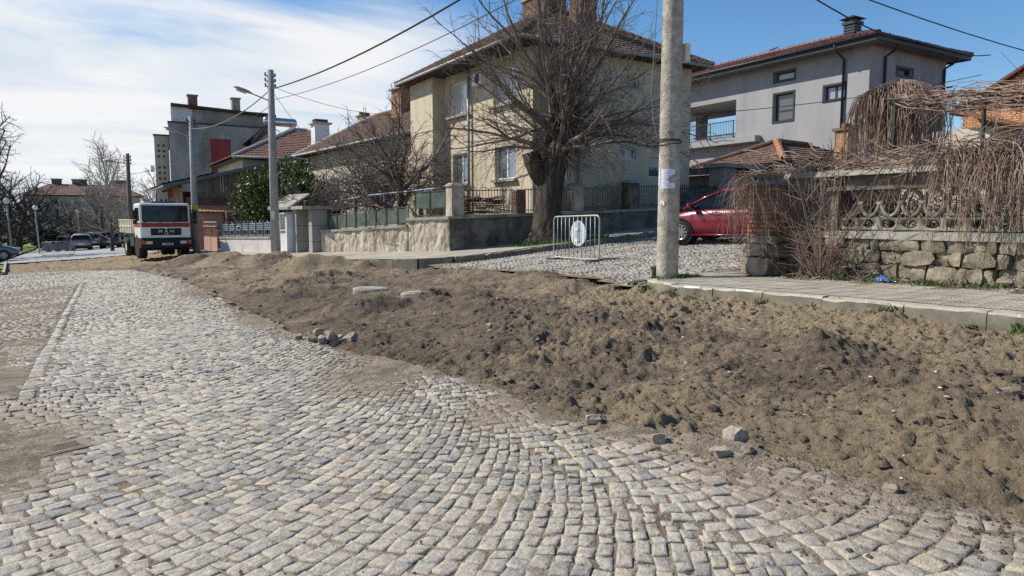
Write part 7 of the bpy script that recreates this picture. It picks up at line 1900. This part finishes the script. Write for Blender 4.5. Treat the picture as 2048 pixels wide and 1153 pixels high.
def lettering(txt, size, loc, par, m, sx=1.0, name='lettering', space=1.0):
    cu = bpy.data.curves.new(name, 'FONT'); cu.body = txt; cu.size = size; cu.extrude = .004; cu.align_x = 'CENTER'; cu.align_y = 'CENTER'; cu.space_character = space; cu.offset = .004
    cu.materials.append(MATS[m]); o = bpy.data.objects.new(name, cu); COL.objects.link(o); o.parent = par; o.location = loc; o.rotation_euler = (R(90), 0, 0); o.scale = (sx, 1, 1)
    bpy.context.view_layer.update(); me = bpy.data.meshes.new_from_object(o.evaluated_get(bpy.context.evaluated_depsgraph_get())); me.name = name
    k = bpy.data.objects.new(name, me); COL.objects.link(k); k.parent = par; k.location = loc; k.rotation_euler = (R(90), 0, 0); k.scale = (sx, 1, 1); bpy.data.objects.remove(o); return k
lettering('MAN', .20, (0, -.012, 1.42), gr, 'letter_silver', 1.25, space=1.75)
q = MB(); q.prism([(-.10, -.016, 1.27), (-.05, -.016, 1.30), (.0, -.016, 1.30), (.05, -.016, 1.335), (.10, -.016, 1.35), (.09, -.016, 1.30), (.06, -.016, 1.29), (.075, -.016, 1.255), (.05, -.016, 1.255), (.035, -.016, 1.285), (-.02, -.016, 1.275), (-.07, -.016, 1.25)], (0, .008, 0)); q.build('emblem', 'letter_silver', gr, False, True)
for x in (-1.0, -.3, .35): 
    q = MB(); q.tube([(x, -.02, 1.88), (x + .15, -.01, 1.92), (x + .45, .0, 1.93)], .014, 5); q.build('wiper', 'plastic_black', cab, False, True)
bump = rbox(-1.22, 1.22, -.12, .5, .58, 1.10, .07).build('bumper', 'plastic_black', TK, False, True)
for x in (-.98, .62): TB_('headlight', 'lamp_clear', (x, x + .30, -.135, -.05, .78, .93), parent=bump)
for x in (-1.20, .98): TB_('indicator', 'lamp_orange', (x, x + .18, -.132, -.05, .77, .97), parent=bump)
pl = TB_('number_plate', 'plate_white', (-.24, .27, -.14, -.11, .72, .83), parent=bump)
lettering('C 4440 HC', .10, (.015, -.143, .775), pl, 'ink', .85)
TB_('roof_vent', 'plastic_black', (-.55, .5, .5, 1.2, 2.86, 2.95), parent=cab)
for s in (-1, 1):
    q = MB(); q.hexa([(s * 1.192, .18, 1.95), (s * 1.192, 1.3, 1.95), (s * 1.2, 1.3, 1.95), (s * 1.2, .18, 1.95)], [(s * 1.192, .26, 2.62), (s * 1.192, 1.3, 2.62), (s * 1.2, 1.3, 2.62), (s * 1.2, .26, 2.62)]); q.build('side_window', 'glass_dark', cab, False, True)
    TB_('side_stripe', 'paint_red_stripe', (min(s * 1.192, s * 1.2), max(s * 1.192, s * 1.2), .12, 1.72, 1.64, 1.86), parent=cab)
    q = MB(); q.tube([(s * 1.18, .15, 2.55), (s * 1.40, .05, 2.5), (s * 1.42, .05, 2.0), (s * 1.18, .12, 1.8)], .015, 5); mr = q.build('mirror_arm', 'plastic_black', TK, False, True)
    TB_('mirror', 'plastic_black', (s * 1.41 - .10, s * 1.41 + .10, 0, .06, 2.05, 2.5), parent=mr); TB_('mirror', 'plastic_black', (s * 1.41 - .09, s * 1.41 + .09, 0, .06, 1.8, 2.0), parent=mr)
    q = MB(); q.tube([(s * .8, 1.15, .62), (s * 1.19, 1.15, .62)], .62, 20); q.build('mudguard', 'plastic_black', TK, False, True)
    for (yy, off, nm) in ((1.15, 1.03, 'front'), (4.55, 1.08, 'rear'), (4.55, .74, 'rear_inner')):
        b = MB(); w2 = .29; r_ = .50; n = 22
        for (pr, pw) in [(r_ * .55, -.5), (r_ * .92, -.5), (r_, -.38), (r_, .38), (r_ * .92, .5), (r_ * .56, .5), (r_ * .5, .2), (.05, .2)]:
            for k in range(n): a = 2 * math.pi * k / n; b.v.append((s * off + pw * w2 * s, yy + pr * math.cos(a), r_ + pr * math.sin(a)))
        for i in range(7):
            for k in range(n): k2 = (k + 1) % n; b.f.append((i * n + k, i * n + k2, (i + 1) * n + k2, (i + 1) * n + k))
        wh = b.build('wheel', 'rubber', TK, True, True)
        b = MB(); b.tube([(s * (off + .07), yy, r_), (s * (off + .12), yy, r_)], [.27, .24], 16); b.build('rim', 'paint_cream', wh, False, True)
TB_('chassis', 'metal_dark', (-.45, -.25, .3, 6.2, .75, 1.0), (.25, .45, .3, 6.2, .75, 1.0), (-1.0, 1.0, 4.45, 4.65, .42, .58), (-.9, .9, 1.05, 1.25, .42, .58), (-.3, .3, 1.9, 2.8, .5, 1.2))
bed = TB_('bed', 'paint_cream', (-1.24, 1.24, 2.15, 6.2, 1.30, 1.42), (-1.24, -1.18, 2.15, 6.2, 1.42, 2.02), (1.18, 1.24, 2.15, 6.2, 1.42, 2.02), (-1.18, 1.18, 2.15, 2.21, 1.42, 2.02), (-1.18, 1.18, 6.14, 6.2, 1.42, 2.02))
for i in range(8):
    y = 2.2 + i * .55; TB_('rib', 'paint_cream', (-1.28, -1.242, y, y + .07, 1.31, 2.03), (1.242, 1.28, y, y + .07, 1.31, 2.03), parent=bed)
for z in (1.64, 1.98): TB_('rail', 'paint_cream', (-1.29, -1.243, 2.15, 6.2, z, z + .05), (1.243, 1.29, 2.15, 6.2, z, z + .05), parent=bed)
for i in range(5):
    x = -1.1 + i * .52; TB_('rib', 'paint_cream', (x, x + .07, 2.11, 2.148, 1.31, 2.03), parent=bed)
q = MB(); q.tube([(1.05, 1.9, .9), (1.05, 1.9, 2.9), (1.0, 1.75, 3.05)], .07, 8); q.build('exhaust', 'iron_rust', TK, False, True)
TB_('fuel_tank', 'metal_dark', (-1.15, -.6, 2.3, 3.4, .6, 1.1)); TB_('tool_box', 'metal_dark', (.6, 1.15, 2.3, 3.4, .6, 1.1))

# ------------------------------------------------------------------ things on the ground
BO = thing('iron_stub', 'short rusty cast-iron stub on the pavement corner', 'bollard', (8.83, 9.38, float(walk_z(8.83, 9.3))))
q = MB(); q.lathe((8.83, 9.38, float(walk_z(8.83, 9.3)) - .05), [(.085, 0), (.085, .17), (.10, .20), (.115, .22), (.115, .245), (.07, .25), (.05, .21)], 14); q.build('stub', 'iron_rust', BO, True)
for lb_, x, y, r_, h_, tilt in (('round concrete manhole cover standing proud in the earth', 5.27, 14.37, .38, .06, .02), ('half-buried concrete manhole ring right of the round cover', 5.55, 12.45, .36, .07, -.06)):
    z = g(x, y) + .0; t = thing('manhole_cover', lb_, 'manhole', (x, y, z)); zz = float(np.max(dirt_z(np.linspace(x - .3, x + .3, 7), np.full(7, y)))) if tilt > 0 else g(x, y) - .005
    q = MB(); q.lathe((0, 0, 0), [(r_ * .98, -.3), (r_, 0), (r_, h_ - .02), (r_ - .02, h_)], 28); rg = q.build('ring', 'concrete', t, False, True); rg.location = (0, 0, zz - z - .03); rg.rotation_euler = (tilt, tilt, 0)
    q = MB(); q.lathe((0, 0, 0), [(r_ * .78, h_ - .01), (r_ * .78, h_ + .008)], 28); lid = q.build('lid', 'concrete', rg, False, True)
def grate(label, x, y, sx, sy, rz, z, nb, m='iron_rust', along_x=True):
    t = thing('drain_grate', label, 'drain', (x, y, z), rz)
    def b_(name, *bx): q = MB(); q.box(*bx); return q.build(name, m, t, False, True)
    b_('frame', -sx, sx, -sy, -sy + .03, -.03, 0); b_('frame', -sx, sx, sy - .03, sy, -.03, 0); b_('frame', -sx, -sx + .03, -sy + .031, sy - .031, -.03, .002); b_('frame', sx - .03, sx, -sy + .031, sy - .031, -.03, .002)
    q = MB(); q.box(-sx + .03, sx - .03, -sy + .03, sy - .03, -.2, -.06); q.build('sump', 'plastic_black', t, False, True)
    for i in range(nb):
        y0 = -sy + .03 + (2 * sy - .06) * (i + .25) / nb; b_('bar', -sx + .03, sx - .03, y0, y0 + (2 * sy - .06) / nb * .5, -.035, -.002)
    return t
grate('rusty drain grate in the sand beside the kerb corner', 7.42, 7.92, .27, .22, .35, float(dirt_z(7.42, 7.92)) + .045, 9)
gl = grate('flush drain grate among the setts at the left', -.22, 6.12, .16, .12, R(16), float(road_z(-.22, 6.12)) + .010, 6, 'dusty_iron')
gl.rotation_euler = (math.atan(-.018), -math.atan(.045), R(12))
q = MB()
for (x0, x1, y0, y1) in ((-.19, -.163, -.145, .145), (.163, .20, -.145, .145), (-.163, .163, -.145, -.123), (-.163, .163, .123, .145)): q.box(x0, x1, y0, y1, -.06, -.002)
q.build('surround', 'dusty_iron', gl, False, True)
# loose setts lifted from the road
LS = [(2.62, 9.2, 1.0, .07), (2.50, 9.0, .9, .06), (2.72, 9.05, 1.0, .07), (2.56, 8.8, .95, .06), (2.70, 8.72, 1.05, .06), (2.80, 8.85, 1.0, .07), (2.86, 8.6, 1.1, .06), (2.40, 9.35, .8, .05), (2.58, 9.02, .95, .19), (2.70, 8.88, .95, .19), (2.66, 8.75, .9, .18),
      (3.05, 4.87, 1.0, .06), (3.12, 4.72, .6, .02), (3.10, 3.90, 1.15, .05), (3.15, 3.29, 1.0, .05), (3.54, 3.0, 1.2, .10), (3.25, 2.86, 1.1, .04), (3.40, 2.78, .7, .03), (2.52, 10.98, 1.0, .05), (2.45, 13.6, .9, .05), (2.40, 25.7, 1.2, .06), (2.62, 23.1, 1.3, .06), (2.52, 24.5, 1.2, .05), (2.30, 26.4, 1.2, .05), (2.48, 17.3, 1.0, .05), (1.95, 33.0, 1.3, .05), (2.05, 31.5, 1.2, .05), (2.3, 28.3, 1.2, .05), (2.6, 21.3, 1.1, .05), (4.63, 8.12, .9, .05), (3.73, 5.65, .8, .02), (5.72, 2.36, 1.1, .03), (3.5, 1.95, .8, .03), (4.6, 6.9, .7, .03), (5.4, 12.0, .7, .05)]
desc = {0: 'back left block', }
names = ['grey sett on the left shoulder of the sett pile', 'sett lying flat at the front of the sett pile', 'sett at the back of the sett pile', 'front left sett of the pile beside the road edge', 'front right sett of the pile beside the earth', 'middle sett of the pile beside the earth', 'rightmost sett of the pile, half in the earth', 'lone small sett left of the pile', 'sett resting on top left of the pile', 'sett resting on top of the pile centre', 'sett resting on top right of the pile',
         'upright grey sett on the edge at the picture centre', 'flat chip in front of the central upright sett', 'tilted dark sett with wet face on the road edge', 'pale sett lying at the edge of the sand', 'tall sett standing upright in the sand', 'grey sett lying left of the upright one', 'broken sett lying between upright sett and setts of the road', 'rounded stone on the edge above the sett pile', 'dark lump of stone at the far road edge', 'far loose sett left of the sand heap', 'far loose sett nearest the pale white one', 'far loose sett behind the row at the edge', 'small far sett toward the truck', 'loose sett on the edge beside the sandy patch', 'loose sett on the edge farthest toward the truck', 'second loose sett from the truck end', 'third loose sett from the truck end', 'loose sett halfway between the far row and the sandy patch', 'brown stone lying in the middle of the dug earth', 'flat pale stone in the earth near the central sett', 'dark pointed stone in the earth at the right edge', 'orange-brown stone in the sand at lower right', 'small pale stone in the middle of the earth', 'grey stone before the half-buried manhole ring']
PILE = 'loose setts along the torn road edge'
for i, (x, y, s, dz) in enumerate(LS):
    z = max(float(dirt_z(x, y)), float(road_z(x, y)) if x < float(xedge(y)) + .1 else -9) + (dz * .62 if dz > .1 and i < 11 else dz * (.7 if i < 11 else .4))
    flat = .45 if i in (12, 30) else 1
    s = s * 1.3 if i < 11 else s
    up = 1.35 if i == 15 else 1
    o = stone_obj('loose_sett', None, (x, y, z), (.056 * s * rng.uniform(.8, 1.15), .046 * s * rng.uniform(.8, 1.1), .036 * s * flat * up * rng.uniform(.8, 1.1)), 'granite', (rng.uniform(-.35, .35) * (i not in (15,)), rng.uniform(-.3, .3) * (i not in (15,)), rng.uniform(0, 3.1)), .24, False)
    set_sand(o, [rng.uniform(.5, .95)] * len(o.data.vertices)); tag(o, names[i], 'stone', PILE)
# crumpled blue bag by the wall
q = MB(); rr = random.Random(8); n1, n2 = 9, 6
for j in range(n2):
    for i in range(n1): q.v.append((10.12 + (j / (n2 - 1) - .5) * .13 + rr.uniform(-.012, .012), 5.95 + (i / (n1 - 1) - .5) * .26 + rr.uniform(-.012, .012), float(walk_z(10.12, 5.95)) + .02 + .075 * math.sin(math.pi * i / (n1 - 1)) * math.sin(math.pi * j / (n2 - 1)) + rr.uniform(0, .025)))
for j in range(n2 - 1):
    for i in range(n1 - 1): q.f.append((j * n1 + i, j * n1 + i + 1, (j + 1) * n1 + i + 1, (j + 1) * n1 + i))
tag(q.build('plastic_bag', 'bag_blue', None, fix=False), 'crumpled blue plastic bag lying at the foot of the stone wall', 'bag')
